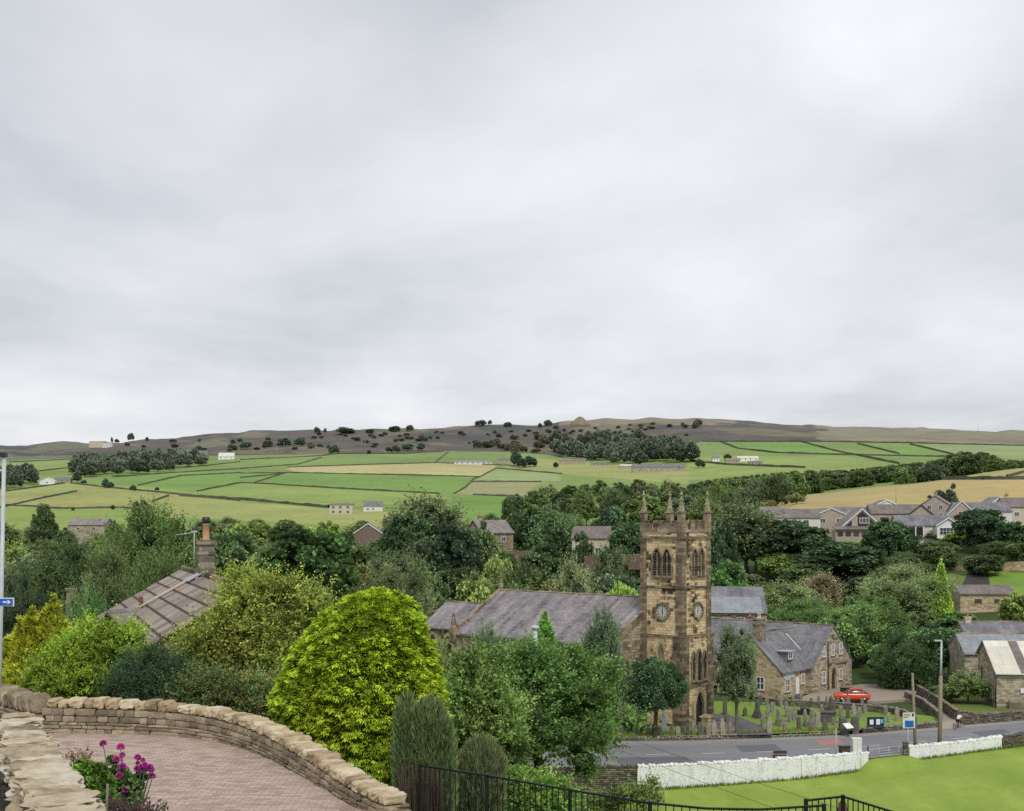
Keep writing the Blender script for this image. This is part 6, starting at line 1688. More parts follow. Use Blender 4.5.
lim_l = lambda p: np.interp(p, [-40, 40, 110, 160, 200, 260, 320, 400, 470, 520, 560, 640, 760], [520, 524, 530, 508, 512, 516, 522, 508, 506, 500, 482, 478, 480])
fill(-30, 650, [(232, 50), (290, 42), (370, 36), (470, 34)], 12, 11.5, [DK, MD, MD, GR, BL, LG, OL], vk, 'broadleaf tree in the dark valley wood left of the church tower', 'trees of the valley wood', lim_l)
fill(-30, 560, [(600, 30)], 9, 10, [DK, MD, BL, GR, OL], vk, 'broadleaf tree along the upper edge of the valley wood', 'trees along the top of the valley wood', lambda p: lim_l(p)+3)
fill(500, 700, [(560, 24), (690, 21), (850, 18)], 14, 13, [DK, BL, DK, MD, GR], ['round_a', 'round_b', 'round_c', 'layered', 'tall_a', 'round_d'], 'broadleaf tree in the wood climbing behind the tower to the hillside', 'trees of the wood behind the tower', lambda p: np.interp(p, [500, 540, 580, 640, 700], [498, 486, 477, 474, 484]))
fill(700, 800, [(300, 40), (380, 34), (480, 30)], 13, 12, [DK, MD, GR, OL], vk, 'broadleaf tree in the dark wood right of the tower', 'trees of the wood right of the tower', lambda p: np.interp(p, [700, 760, 800], [496, 508, 520]))
fill(760, 1000, [(262, 44)], 9, 11, [DK, MD], vk, 'dark broadleaf tree on the bank below the row of houses', 'trees on the bank below the houses', lambda p: 548)
fill(690, 1040, [(322, 40), (288, 44)], 6.0, 9.0, [DK, MD, GR, LG], ['bush', 'round_b', 'bush'], 'low leafy tree or bush on the slope under the houses', 'bushes on the slope under the houses', lambda p: np.interp(p, [690, 760, 800, 1040], [548, 548, 545, 540]))
# the belt beyond the golden field
lim_r = lambda p: np.interp(p, [680, 720, 760, 800, 850, 900, 935, 960, 985, 1000, 1060], [486, 478, 474, 470, 469, 464, 460, 451, 452, 459, 462])
fill(680, 800, [(520, 24), (640, 20)], 13, 14, [DK, BL, MD], vk, 'dark broadleaf tree in the belt left of the golden field', 'trees in the belt left of the golden field', lambda p: lim_r(p)+2, 2.5)
fill(690, 1050, [(780, 15), (840, 15), (900, 15)], 21, 20, [DK, BL, DK, MD], ['round_a', 'round_b', 'round_c', 'layered'], 'dark broadleaf tree in the belt beyond the golden field', 'trees in the belt beyond the golden field', lim_r, 4.0)

# trees standing alone on the hill
def lone(items, label, group, tint=DK):
    for px, row, w, h in items:
        p_ = hit(px, row); s = p_.y/F
        c, tm, H, W = PROTO['speck']
        o = link_mesh('hillside_tree', c); o.location = p_; o.scale = (w*s/W, w*s/W, h*s/H); o.rotation_euler = (0, 0, random.uniform(0, 6)); o.color = (*[x*(2.6 if 'moor' in label else 2.1) for x in jit(BL, .3)], 1)  # moor trees tinted lighter, distance haze put into their colour
        tag(o, label, 'tree', group)
lone([(334, 454, 13, 9), (369, 454, 5, 4), (396, 452, 12, 7), (407, 451, 14, 8), (421, 451, 10, 9), (389, 452, 9, 5)], 'dark tree or bush standing at the foot of the heather moor', 'trees at the foot of the moor')
lone([(105, 488, 8, 10), (111, 488, 8, 6), (133, 491, 8, 6), (157, 491, 5, 4), (84, 484, 7, 4), (73, 511, 4, 4), (113, 510, 5, 5), (77, 483, 10, 13)], 'small dark tree growing along the field walls at left', 'small trees along the left field walls')
lone([(80, 442, 5, 6), (112, 443, 3, 6), (131, 441, 8, 8), (147, 441, 4, 4), (117, 443, 6, 4), (246, 449, 15, 8), (285, 447, 14, 9), (300, 446, 14, 8), (317, 433, 8, 6), (325, 433, 4, 5), (345, 434, 22, 7), (370, 433, 10, 4), (395, 431, 14, 5), (410, 431, 9, 6), (458, 425, 6, 5), (467, 425, 6, 5), (481, 426, 14, 6), (490, 425, 5, 5), (508, 427, 10, 5), (540, 428, 5, 5), (548, 426, 10, 6), (556, 429, 8, 4), (268, 446, 12, 6), (232, 450, 12, 6)], 'wind-shaped dark tree on the moor skyline', 'trees on the moor and skyline')
lone([(516, 467, 14, 16), (530, 467, 16, 11), (522, 468, 12, 10), (556, 468, 6, 6), (728, 460, 9, 6), (700, 468, 12, 9), (680, 462, 9, 6)], 'dark tree beside the hill farms', 'trees beside the hill farms')
lone([(953, 490, 6, 7), (940, 497, 13, 7), (950, 507, 14, 18), (930, 499, 6, 4), (880, 506, 10, 5), (983, 480, 4, 4), (998, 502, 4, 5), (944, 508, 12, 16), (955, 512, 10, 16)], 'small dark tree at the edge of the golden field', 'trees at the edge of the golden field')

rr = random.Random(31); ml = []
for i in range(26):
    px = rr.uniform(120, 690); t0 = np.interp(px, [120, 260, 400, 520, 600, 690], [445, 436, 432, 429, 428, 424]); t1 = np.interp(px, [120, 260, 400, 520, 600, 690], [454, 452, 450, 450, 442, 438])
    row = t0+(t1-t0)*rr.random()**.8; ml.append((px, row, rr.uniform(3, 10), rr.uniform(2, 4.5)))
lone(ml, 'low dark tree or thorn bush scattered over the heather moor', 'thorn trees scattered over the moor')
# two woods on the hill that read as one mass each
def wood(poly, n, h, w, seed, label):
    r = np.random.default_rng(seed); V = []; Q = []; Sh = []; b = 0
    src = PROTO['speck'][0]; nv = len(src.vertices); v = np.zeros(nv*3, np.float32); src.vertices.foreach_get('co', v); v = v.reshape(-1, 3)
    q = np.zeros(len(src.loops), np.int32); src.loops.foreach_get('vertex_index', q); q = q.reshape(-1, 4)
    s = np.zeros(nv, np.float32); src.attributes['shade'].data.foreach_get('value', s)
    xs_ = [p[0] for p in poly]; ys_ = [p[1] for p in poly]; k = 0
    while k < n:
        px, row = r.uniform(min(xs_), max(xs_)), r.uniform(min(ys_), max(ys_))
        if not in_poly(np.array([px]), np.array([row]), poly)[0]: continue
        p_ = hit(px, row); a = r.uniform(0, 6.28); c_, s_ = math.cos(a), math.sin(a); kk = r.uniform(.75, 1.25)
        vv = v*np.array([w/10*kk, w/10*kk, h/9*r.uniform(.75, 1.25)]); vv = np.stack([vv[:, 0]*c_-vv[:, 1]*s_, vv[:, 0]*s_+vv[:, 1]*c_, vv[:, 2]], -1)+np.array(p_)
        V.append(vv); Q.append(q+b); Sh.append(s*r.uniform(.7, 1.35)); b += nv; k += 1
    o = link_mesh('hillside_wood', np_mesh('hillside_wood', np.concatenate(V), quads=np.concatenate(Q), shade=np.concatenate(Sh), mats=[M['leaf']]))
    o.color = (.175, .165, .115, 1) if 'scrub' in label else (.145, .180, .135, 1); return tag(o, label, 'wood', kind='stuff')
wood([(70, 474), (72, 468), (100, 462), (150, 458), (205, 462), (200, 468), (165, 472), (110, 477), (85, 478)], 95, 17, 17, 1, 'dark wood on the left hillside above the farm')
wood([(-40, 490), (-40, 482), (8, 480), (30, 478), (42, 482), (20, 489)], 22, 16, 16, 2, 'dark copse on the far left beside the white barn')
wood([(548, 452), (560, 444), (600, 442), (640, 444), (690, 456), (700, 462), (660, 466), (625, 466), (590, 462), (560, 458)], 120, 20, 20, 3, 'dark wood on the middle of the hillside below the moor')
wood([(470, 450), (490, 440), (540, 438), (560, 446), (540, 454), (500, 453)], 34, 9, 15, 4, 'scattered scrub on the moor left of the hillside wood')
wood([(255, 450), (262, 440), (330, 436), (420, 434), (470, 430), (470, 436), (400, 444), (330, 449)], 42, 5, 11, 6, 'low scrub scattered along the heather moor left of centre')
wood([(470, 434), (560, 430), (690, 422), (690, 428), (600, 437), (520, 440)], 34, 5, 10, 7, 'low scrub along the skyline above the middle wood')
wood([(690, 436), (702, 426), (700, 422), (690, 424)], 4, 9, 14, 5, 'patch of scrub on the quarry spoil')

# ------------------------------------------------------------------ field walls over the hill
M['farwall'] = plain('dark drystone', (.10, .10, .072), .95, .35, .2)
def fwall(pts, label='dark drystone wall between the green fields on the hillside', group='drystone walls on the hillside', h=1.3, w=.8, name='field_wall', mat='farwall'):
    P3 = []
    for (a, b), (c, d) in zip(pts[:-1], pts[1:]):
        n = max(2, int(abs(c-a)/6)+1)
        for i in range(n): t = i/n; P3.append(hit(a+(c-a)*t, b+(d-b)*t))
    P3.append(hit(*pts[-1]))
    o = P3[0].copy(); mb = MB(); rr = random.Random(int(pts[0][0]*7+pts[0][1]))
    vs = []; n = len(P3)
    for i, p_ in enumerate(P3):
        d = P3[min(i+1, n-1)]-P3[max(i-1, 0)]; d.z = 0; d = d.normalized() if d.length > .01 else Vector((1, 0, 0)); k = Vector((-d.y, d.x, 0))*w/2
        hh = h*rr.uniform(.8, 1.25)
        z0_ = min(Tz(*(p_-k).xy), Tz(*(p_+k).xy), p_.z)-.6
        for s_, z_ in ((-1, z0_), (-.7, p_.z+hh), (.7, p_.z+hh), (1, z0_)):
            q_ = p_+k*s_-o; vs.append((q_.x, q_.y, z_-o.z))
    fs = []
    for i in range(n-1):
        for j in range(3): fs.append((4*i+j, 4*i+j+1, 4*i+j+5, 4*i+j+4))
    mb.add(vs, fs); ob = mb.build(name, M[mat]); ob.location = o
    return tag(ob, label, 'wall', group)
for L_ in [
  [(240, 460), (322, 456), (338, 454), (404, 454), (444, 451.5)], [(240, 469), (298, 464.5), (322, 457.5)], [(287, 467.5), (371, 464.7), (434.5, 463), (448.6, 452)],
  [(240, 473.5), (294, 473), (390, 475), (480, 477)], [(240, 483), (263, 484), (343, 489), (439, 494)], [(254, 483), (284.5, 473.5)],
  [(465, 488), (474, 479), (480, 477), (496, 468.5)], [(454, 494), (465, 488)], [(470.5, 482), (541, 482)], [(473, 495), (520, 497)], [(496, 468.5), (562, 474)],
  [(434.5, 463), (520, 466)], [(240, 478), (284, 474)]]:
    fwall(L_, 'dark drystone wall between the fields in the middle of the hillside', 'drystone walls of the middle fields')
fwall([(180, 496), (240, 500), (287, 504), (329, 508)], 'pale drystone wall along the lane at the foot of the middle fields', 'wall along the lower lane', h=2.0, w=1.8)
for L_ in [[(9, 462.5), (82, 459)], [(37, 471.6), (77, 467)], [(5, 491.6), (40, 487), (68, 483), (110, 488), (164, 493), (240, 501)], [(0, 508), (35, 500), (77, 491.5)],
           [(5, 505.6), (37.5, 507), (59, 509), (122, 508), (140, 510)], [(138, 485.7), (180.5, 476), (240, 473)], [(197, 491.6), (240, 483)], [(112.5, 477.5), (173, 473), (240, 469)], [(152, 502), (169, 496)], [(150, 470), (205, 466), (240, 462)]]:
    fwall(L_, 'dark drystone wall across the fields at the left of the hillside', 'drystone walls of the left fields')
for L_ in [[(702, 442), (827, 442), (920, 443.5), (1024, 446)], [(720.6, 442), (737.5, 448.6), (775, 453), (835, 455), (947.5, 457)], [(801, 442), (835, 451), (899, 464)], [(857.5, 444), (899, 454)],
           [(910, 444.5), (959, 456)], [(726, 465), (805, 468)], [(690, 461), (726, 465)]]:
    fwall(L_, 'dark drystone wall across the green fields at the right of the hillside', 'drystone walls of the right fields', h=1.9, w=1.1)
fwall([(900, 482.5), (929, 479.5), (1024, 479.5), (1060, 479)], 'dark hedge bank across the top of the golden field', None, h=1.6, w=1.6, name='hedge')
fwall([(1007, 477.5), (1030, 471)], 'short dark wall at the right edge above the golden field', None, h=1.2, w=1.0)
# masts and poles
def pole(px, row, top, name, label, w=.5, group=None, cat='mast', mat='steel', arm=0):
    p_ = hit(px, row); h = (row-top)/F*p_.y; mb = MB(); mb.tube([(0, 0, -.5), (0, 0, h)], [w*.6, w*.4], 6)
    if arm: mb.box((0, 0, h*.9), (arm, w, w))
    ob = mb.build(name, M[mat]); ob.location = p_; return tag(ob, label, cat, group)
pole(422, 428, 416, 'radio_mast', 'thin radio mast on the skyline left of centre', .35)
pole(978, 432, 421, 'radio_mast', 'thin radio mast on the skyline at right', .5)
pole(32, 447, 439, 'telegraph_pole', 'thin pole on the far left skyline', .35)
for px, row, top in ((42, 460, 454), (277, 455, 445), (284, 452, 442), (365, 449, 441)): pole(px, row, top, 'telegraph_pole', 'thin telegraph pole at the edge of the moor', .35, 'poles at the edge of the moor')
pole(896, 507, 491, 'telegraph_pole', 'thin pole rising against the golden field', .22, mat='wood')
# quarry mound on the skyline
p_ = hit(580, 425); mb = MB()
mb.lathe([(24, -4), (18, 3), (11, 9), (5, 14), (.5, 16)], n=14); M['spoil'] = plain('quarry spoil', (.22, .19, .125), .95, .3, .2)
ob = mb.build('spoil_heap', M['spoil']); ob.location = p_; tag(ob, 'small pale quarry mound poking above the skyline', 'spoil heap', kind='structure')
# ------------------------------------------------------------------ walls by the road
M['whitewash'] = None
t = NT('whitewashed stone'); t.b.inputs['Roughness'].default_value = .9
uv = t.uv(); vo = t.node('ShaderNodeTexVoronoi', Scale=1.0, feature='DISTANCE_TO_EDGE')
mp = t.node('ShaderNodeMapping'); mp.inputs['Scale'].default_value = (3.2, 5.5, 1); t.link(uv, mp.inputs['Vector']); t.link(mp.outputs['Vector'], vo.inputs['Vector'])
n1 = t.noise(uv, .6, 5, .7); n2 = t.noise(uv, 7, 4, .7)
e1 = t.ramp(vo.outputs['Distance'], [(.0, (.55, .55, .55)), (.07, (.95, .95, .95)), (1, (1, 1, 1))])
cl = t.ramp(t.math('ADD', t.math('MULTIPLY', n1, .5), t.math('MULTIPLY', n2, .5)), [(.28, (.72, .72, .73)), (.5, (.90, .90, .92)), (.7, (.94, .94, .96))])
st = t.noise(uv, 1.0, 5, .7, stretch=(1.1, .35, 1)); stain = t.ramp(st, [(.50, (1, 1, 1)), (.66, (.74, .75, .68)), (.78, (.52, .52, .44))])
t.base(t.mix(1.0, t.mix(1.0, cl, e1, 'MULTIPLY'), stain, 'MULTIPLY')); t.bump(vo.outputs['Distance'], .4, .05); M['whitewash'] = t.mat
t = NT('whitewashed coping'); t.b.inputs['Roughness'].default_value = .9
g = t.node('ShaderNodeNewGeometry'); n2 = t.noise(t.objco(), 3, 4, .7)
v = t.math('ADD', t.math('MULTIPLY', g.outputs['Random Per Island'], .5), t.math('MULTIPLY', n2, .5))
t.base(t.ramp(v, [(.12, (.5, .5, .49)), (.35, (.84, .84, .85)), (.8, (.93, .93, .94))])); M['whitecope'] = t.mat
def road_wall(name, pts, mat, cope, label, w=.45, ch=.24, seed=1, cl=.3, cat='wall', group=None):
    """pts: (x, y, ztop, zbottom)"""
    rr = random.Random(seed); o = Vector((pts[0][0], pts[0][1], pts[0][3]))
    root = empty(name, o, 0, label, cat, group); mb = MB(); cb = MB()
    for a, b in zip(pts[:-1], pts[1:]):
        A = Vector(a[:2]+(0,)); B = Vector(b[:2]+(0,)); d = (B-A).normalized(); n = Vector((-d.y, d.x, 0))*w/2
        vs = []
        for p_, q_ in ((A, a), (B, b)):
            for s_, z_ in ((-1.15, q_[3]-.6), (-1, q_[2]-ch), (1, q_[2]-ch), (1.15, q_[3]-.6)):
                x = p_+n*s_-o; vs.append((x.x, x.y, z_-o.z))
        mb.add(vs, [(0, 4, 5, 1), (1, 5, 6, 2), (2, 6, 7, 3), (0, 1, 2, 3), (4, 7, 6, 5)])
        s = 0; L = (B-A).length
        while s < L:
            l = cl*rr.uniform(.7, 1.35); t_ = (s+l/2)/L; c = A.lerp(B, min(t_, 1))-o; z = a[2]+(b[2]-a[2])*min(t_, 1)
            h = ch*rr.uniform(.75, 1.45)
            cb.stone((c.x, c.y, z-ch+h/2-o.z-.02), (l, w*rr.uniform(.95, 1.2), h), math.atan2(d.y, d.x)+rr.uniform(-.12, .12), rough=.2, k=2, power=4, tilt=rr.uniform(-.1, .1), rnd=rr); s += l
    mb.build('stonework', M[mat], root); cb.build('coping', M[cope], root); return root
def near_pts(pxs):
    out = []
    for px, top, bot in pxs:
        Y = 115.0
        for _ in range(20): Y = float(near_edge((px-CX)/F*Y))
        x = (px-CX)/F*Y; out.append((x, Y, -(top-HZ)/F*Y, float(z_field(x))-.15))
    return out
road_wall('field_wall', near_pts([(637, 765, 0), (680, 763, 0), (720, 761, 0), (760, 758.5, 0), (800, 756, 0), (840, 753, 0), (867, 751, 0)]), 'whitewash', 'whitecope', 'long whitewashed stone wall between the road and the mown field', seed=2)
road_wall('field_wall', near_pts([(908, 745.5, 0), (940, 742.5, 0), (970, 739, 0), (1000, 735.5, 0)]), 'whitewash', 'whitecope', 'shorter whitewashed stone wall right of the metal field gate', seed=3)
road_wall('field_wall', near_pts([(1000.6, 735.3, 0), (1030, 731, 0), (1080, 725, 0)]), 'rubble', 'grave_d', 'unpainted dark stone wall continuing from the white wall at the right edge', seed=4)
road_wall('field_wall', near_pts([(470, 770, 0), (520, 768, 0), (560, 766.5, 0), (600, 765.5, 0), (636.4, 764.5, 0)]), 'rubble', 'grave_d', 'dark overgrown rubble wall joining the left end of the white wall', seed=5)
# churchyard wall along the footway
def far_pts(pxs, off=.55, z=-21.55):
    out = []
    for px, top in pxs:
        Y = 130.0
        for _ in range(20): Y = float(far_edge((px-CX)/F*Y))+off
        out.append(((px-CX)/F*Y, Y, -(top-HZ)/F*Y, z))
    return out
road_wall('churchyard_wall', far_pts([(560, 737), (600, 736.5), (650, 736.5), (700, 736), (750, 735.5), (800, 733.5), (838, 731)]), 'rubble', 'grave', 'low dark stone wall between the churchyard graves and the road', ch=.2, seed=6, w=.4)
lw = far_pts([(862, 727), (890, 725), (920, 722.5), (940, 720.5)])
q1, q2, q3 = PZ(940, 713, -20.5), PZ(924, 700, -20.5), PZ(906, 692, -20.5)
lw += [(q.x, q.y, -20.35, -21.5) for q in (q1, q2, q3)]
road_wall('lane_wall', lw, 'rubble', 'grave', 'dark stone wall turning from the road up the left side of the lane', ch=.2, seed=7, w=.4)
q = [PZ(px, row, -20.2) for px, row in ((918, 687), (936, 697), (956, 711))]
rw = [(p_.x, p_.y, -19.95, -21.5) for p_ in q]
for px, top in ((975, 713), (1000, 711.5), (1060, 708)):
    Y = 140.
    for _ in range(20): Y = float(far_edge((px-CX)/F*Y))+1.0
    rw.append(((px-CX)/F*Y, Y, -(top-HZ)/F*Y, -21.6))
road_wall('lane_wall', rw, 'rubble', 'trim', 'tall dark stone wall along the right side of the lane and the road', ch=.16, seed=8, w=.4)
q = [PZ(px, row, -20.45) for px, row in ((768, 698), (800, 700), (850, 703), (885, 706), (903, 709), (915, 716))]
road_wall('churchyard_wall', [(p_.x, p_.y, -20.4, -21.3) for p_ in q], 'rubble', 'grave', 'back wall of the churchyard in front of the red car', ch=.16, seed=9, w=.35)
q = [P(468, 549, 292), P(560, 552, 276)]
road_wall('garden_wall', [(p_.x, p_.y, p_.z, p_.z-2.2) for p_ in q], 'brick', 'trim', 'old red-brown brick wall among the trees behind the nave', ch=.2, seed=10)
q = [P(585, 556, 262), P(640, 554, 254)]
road_wall('garden_wall', [(p_.x, p_.y, p_.z, p_.z-2.4) for p_ in q], 'brick', 'trim', 'brown wall below the cream house left of the tower', ch=.2, seed=11)
q = [P(930, 566, 300), P(985, 563, 288), P(1060, 559, 280)]
road_wall('bank_wall', [(p_.x, p_.y, p_.z, p_.z-1.5) for p_ in q], 'tan', 'trim', 'pale wall on the bank above the soil path', ch=.2, seed=12)
def patch(name, pts, Y0, mat, dz=.12):
    """ground patch draped on the land: rows of photo positions on a depth ramp"""
    n = 10; vs = []; (l0, r0, y0_), (l1, r1, y1_) = pts
    for i in range(n+1):
        t_ = i/n; Y = y0_+(y1_-y0_)*t_
        for j in range(n+1):
            px = (l0+(l1-l0)*t_)*(1-j/n)+(r0+(r1-r0)*t_)*j/n; x = (px-CX)/F*Y; vs.append((x, Y, Tz(x, Y)+dz))
    mb = MB(); mb.add(vs, [(i*(n+1)+j, i*(n+1)+j+1, (i+1)*(n+1)+j+1, (i+1)*(n+1)+j) for i in range(n) for j in range(n)])
    ob = mb.build(name, M[mat]); tag(ob, kind='structure')
M['earth'] = plain('dark bare soil', (.055, .045, .040), .95, .4, .6)
patch('soil_path', [(955, 992, 246), (968, 988, 287)], 0, 'earth', .5)
patch('bank', [(915, 956, 244), (930, 968, 287)], 0, 'rough', .4); patch('bank', [(992, 1060, 246), (988, 1060, 287)], 0, 'yard', .4)

# ------------------------------------------------------------------ graves
def headstone(kind, h, w, seed):
    rr = random.Random(seed); b = MB(); t_ = .16
    if kind == 'round':
        pts = [(-w/2, -.3), (w/2, -.3), (w/2, h*.72)]+[(w/2*math.cos(a), h*.72+h*.28*math.sin(a)) for a in np.linspace(.2, math.pi-.2, 7)]+[(-w/2, h*.72)]
    elif kind == 'gothic':
        pts = [(-w/2, -.3), (w/2, -.3), (w/2, h*.66), (w*.28, h*.86), (0, h), (-w*.28, h*.86), (-w/2, h*.66)]
    elif kind == 'shoulder':
        pts = [(-w/2, -.3), (w/2, -.3), (w/2, h*.78), (w*.3, h*.8), (w*.22, h*.95), (0, h), (-w*.22, h*.95), (-w*.3, h*.8), (-w/2, h*.78)]
    elif kind == 'flat':
        pts = [(-w/2, -.3), (w/2, -.3), (w/2, h), (-w/2, h)]
    if kind in ('round', 'gothic', 'shoulder', 'flat'):
        b.prism([(x, -t_/2, z) for x, z in pts], (0, t_, 0)); b.box((0, 0, .04), (w*1.2, t_*2.2, .2))
    elif kind == 'obelisk':
        b.box((0, 0, .15), (w*1.3, w*1.3, .5)); b.box((0, 0, .55), (w*.95, w*.95, .34)); b.box((0, 0, .7+(h-.9)/2), (w*.72, w*.72, h-.9), taper=.72); b.lathe([(w*.37, h-.2), (w*.2, h-.03), (.01, h+.04)], n=4, smooth=False)
    elif kind == 'cross':
        b.box((0, 0, .15), (w*1.1, w*.8, .5)); b.box((0, 0, h/2+.15), (w*.3, .16, h-.3)); b.box((0, 0, h*.72), (w*.9, .162, w*.28))
    return b
gk = ['round', 'gothic', 'shoulder', 'flat', 'obelisk', 'cross']
graves = [(725, 714.5, 14, 4.4, 0, 'd'), (757, 718, 18, 4.6, 4, 'd'), (768, 719, 14, 4.5, 1, ''), (769, 735, 16, 4.5, 2, 'l'), (779.5, 726, 18, 4.8, 4, ''), (787, 717, 11, 4, 0, ''), (790, 722, 14, 5, 1, ''), (794.5, 721, 13, 4.5, 2, ''),
 (805, 726, 17, 5, 1, ''), (811.5, 728.5, 20, 5.2, 4, ''), (817.7, 727, 15, 4.6, 3, 'l'), (811, 707, 9, 4, 0, 'd'), (818.5, 703.5, 8, 3.6, 2, ''), (827, 710, 14, 4.2, 5, ''), (831, 712, 16, 4.2, 4, 'd'), (794, 703.5, 9, 4, 0, ''),
 (798, 703.5, 9.5, 4, 3, 'd'), (801.4, 702, 8, 3.8, 1, ''), (781, 706.6, 9, 3.6, 0, ''), (777, 705, 10, 3.6, 5, 'd'), (767, 705, 11, 3.8, 1, ''), (760, 705, 10, 3.8, 2, 'd'), (841, 716, 11, 4.6, 0, ''), (844, 709, 10, 4, 1, ''), (848, 706, 9, 3.6, 2, ''),
 (714, 735, 15, 4.2, 1, 'l'), (722.7, 738, 16, 4.2, 2, 'l'), (693.6, 734.7, 14, 4.0, 3, ''), (704, 733.5, 10, 4, 0, ''), (653.8, 733.5, 9, 4, 0, 'd'), (642, 733, 8, 4, 3, 'd'), (630, 733, 8, 4.4, 1, 'd'), (672, 733.5, 7, 3, 2, ''), (682, 734, 6, 5, 3, 'd'),
 (889, 722, 10, 4.4, 1, 'l'), (897, 720.6, 14, 4.6, 1, 'l'), (886, 715, 10, 4, 0, ''), (859, 719, 12, 4, 3, ''), (854, 714, 10, 4, 1, 'l'), (865, 713, 9, 4, 2, ''), (838, 706, 8, 4, 5, ''), (848, 718, 9, 4.5, 3, 'd'), (834, 725, 8, 4, 0, ''), (786, 709, 8, 3.6, 2, ''),
 (773, 712, 10, 3.8, 0, ''), (745, 716, 9, 4, 1, 'd'), (728, 722, 7, 5, 3, ''), (822, 713, 9, 4.2, 0, ''), (803, 713, 9, 4.2, 2, 'd'), (870, 708, 7, 4, 0, ''), (878, 709, 8, 4, 1, ''), (612, 732, 9, 4.4, 0, 'd'), (700, 736, 13, 3.8, 3, 'd'), (708, 735, 12, 3.8, 1, ''), (688, 735, 11, 3.6, 0, 'd'), (660, 735, 8, 3.6, 2, 'd'), (648, 734, 10, 3.8, 0, ''), (636, 734, 9, 4, 2, ''), (624, 733, 9, 4, 3, ''), (730, 735, 13, 3.6, 2, ''), (678, 735, 9, 3.8, 0, 'l'), (763, 726, 12, 4, 1, ''), (799, 729, 12, 4, 3, 'd'), (825, 731, 11, 4, 0, 'd'), (785, 732, 11, 4, 2, ''), (862, 705.5, 7, 3.8, 3, '')]
gname = {0: 'rounded', 1: 'pointed', 2: 'shouldered', 3: 'square-topped', 4: 'tall obelisk', 5: 'cross-shaped'}
gmat = {'': 'grave', 'd': 'grave_d', 'l': 'grave_l'}; gtone = {'': 'grey', 'd': 'dark', 'l': 'pale'}
for i, (px, row, hp, wp, k, tn) in enumerate(graves):
    p_ = PZ(px, row, zy); Y = p_.y
    fe = float(far_edge(p_.x))
    if Y < fe+1.1: p_ = Vector(((px-CX)/F*(fe+1.1), fe+1.1, zy)); Y = p_.y
    ob = headstone(gk[k], hp/F*Y, wp/F*Y*1.25, i).build('headstone', M[gmat[tn]]); ob.location = p_; ob.rotation_euler = (random.uniform(-.05, .05), random.uniform(-.05, .05), R(48)+random.uniform(-.5, .1) if k < 4 else R(48))
    where = 'in front of the tower' if px < 735 else ('in the back rows near the hall' if row < 713 and px < 850 else ('on the lawn right of the dark tree' if px < 850 else 'behind the notice board by the lane'))
    tag(ob, f'{gtone[tn]} {gname[k]} headstone {where}', 'headstone', f'{gtone[tn]} {gname[k]} headstones {where}')
# table tomb
p_ = PZ(828, 722, zy); b = MB(); b.box((0, 0, .5), (1.5, .7, 1.0)); b.box((0, 0, 1.06), (1.75, .95, .12)); b.box((0, 0, .05), (1.8, 1.0, .2)); ob = b.build('table_tomb', M['grave_d']); ob.location = p_; ob.rotation_euler.z = R(-6); tag(ob, 'box-shaped table tomb with a flat slab among the headstones', 'tomb')
p_ = PZ(803, 714.5, zy); b = MB(); b.box((0, 0, .25), (1.6, .8, .5)); b.box((.2, 0, .6), (.8, .7, .2), .1); ob = b.build('ledger_tomb', M['dark']); ob.location = p_; tag(ob, 'low black tomb slab among the headstones', 'tomb')
# white monument by the tower
p_ = PZ(664, 726, zy); p_.y = 130.2; p_.x = (664-CX)/F*130.2; b = MB(); b.box((0, 0, .15), (.75, .6, .5)); b.box((0, 0, .95), (.5, .4, 1.15), taper=.86); b.lathe([(.2, 1.5), (.26, 1.62), (.2, 1.8), (.1, 1.92), (.13, 2.05), (.02, 2.2)], n=10)
ob = b.build('white_monument', M['white']); ob.location = p_; tag(ob, 'white stone memorial standing at the foot of the tower', 'memorial')
# tan pedestal tomb at the corner of the tower
p_ = P(707, 727, 131.5); p_.z = zy; b = MB(); b.box((0, 0, .6), (.95, .8, 1.3)); b.box((0, 0, 1.32), (1.25, 1.05, .14)); b.box((0, 0, 1.46), (.9, .7, .12)); ob = b.build('pedestal_tomb', M['tan']); ob.location = p_; ob.rotation_euler.z = R(48); tag(ob, 'tan stone pedestal tomb at the right foot of the tower', 'tomb')
# gate piers of the churchyard
for px, lb in ((843, 'left of the lectern board'), (855, 'right of the lectern board')):
    p_ = P(px, 733, 131.0); p_.z = -21.6; p_.y = float(far_edge(p_.x))+.5; p_.x = (px-CX)/F*p_.y
    b = MB(); b.stone((0, 0, .8), (.8, .6, 2.0), .1, rough=.15, k=3, power=6); ob = b.build('gate_pier', M['grave_d']); ob.location = p_; tag(ob, 'rough dark stone gate pier '+lb, 'gate pier')

# ------------------------------------------------------------------ lectern board, notice board, signs, poles
def rnear(px): 
    Y = 118.
    for _ in range(20): Y = float(near_edge((px-CX)/F*Y))
    return Y
def rfar(px, off=-.6):
    Y = 130.
    for _ in range(20): Y = float(far_edge((px-CX)/F*Y))+off
    return Y
Y = rfar(848, -.8); lb = empty('information_board', ((848-CX)/F*Y, Y, -21.58), R(30), 'slanted white information panel on a green post by the churchyard gate', 'information board')
b = MB(); b.box((-.12, 0, .45), (.08, .08, .9)); b.box((.12, 0, .45), (.08, .08, .9)); b.build('post', plain('green post paint', (.02, .10, .04), .5), lb)
b = MB(); b.box((0, -.03, 1.08), (.95, .75, .05), rx=.6); b.build('panel', M['white'], lb)
Y = rfar(875, .15); nb_ = empty('notice_board', ((875.5-CX)/F*Y, Y, -21.55), R(8), 'blue framed church notice board with white notices on the lane wall', 'notice board')
W_ = 1.8; Hh = .95; zz = .95+.15
M['navy'] = plain('dark blue frame', (.02, .05, .12), .5)
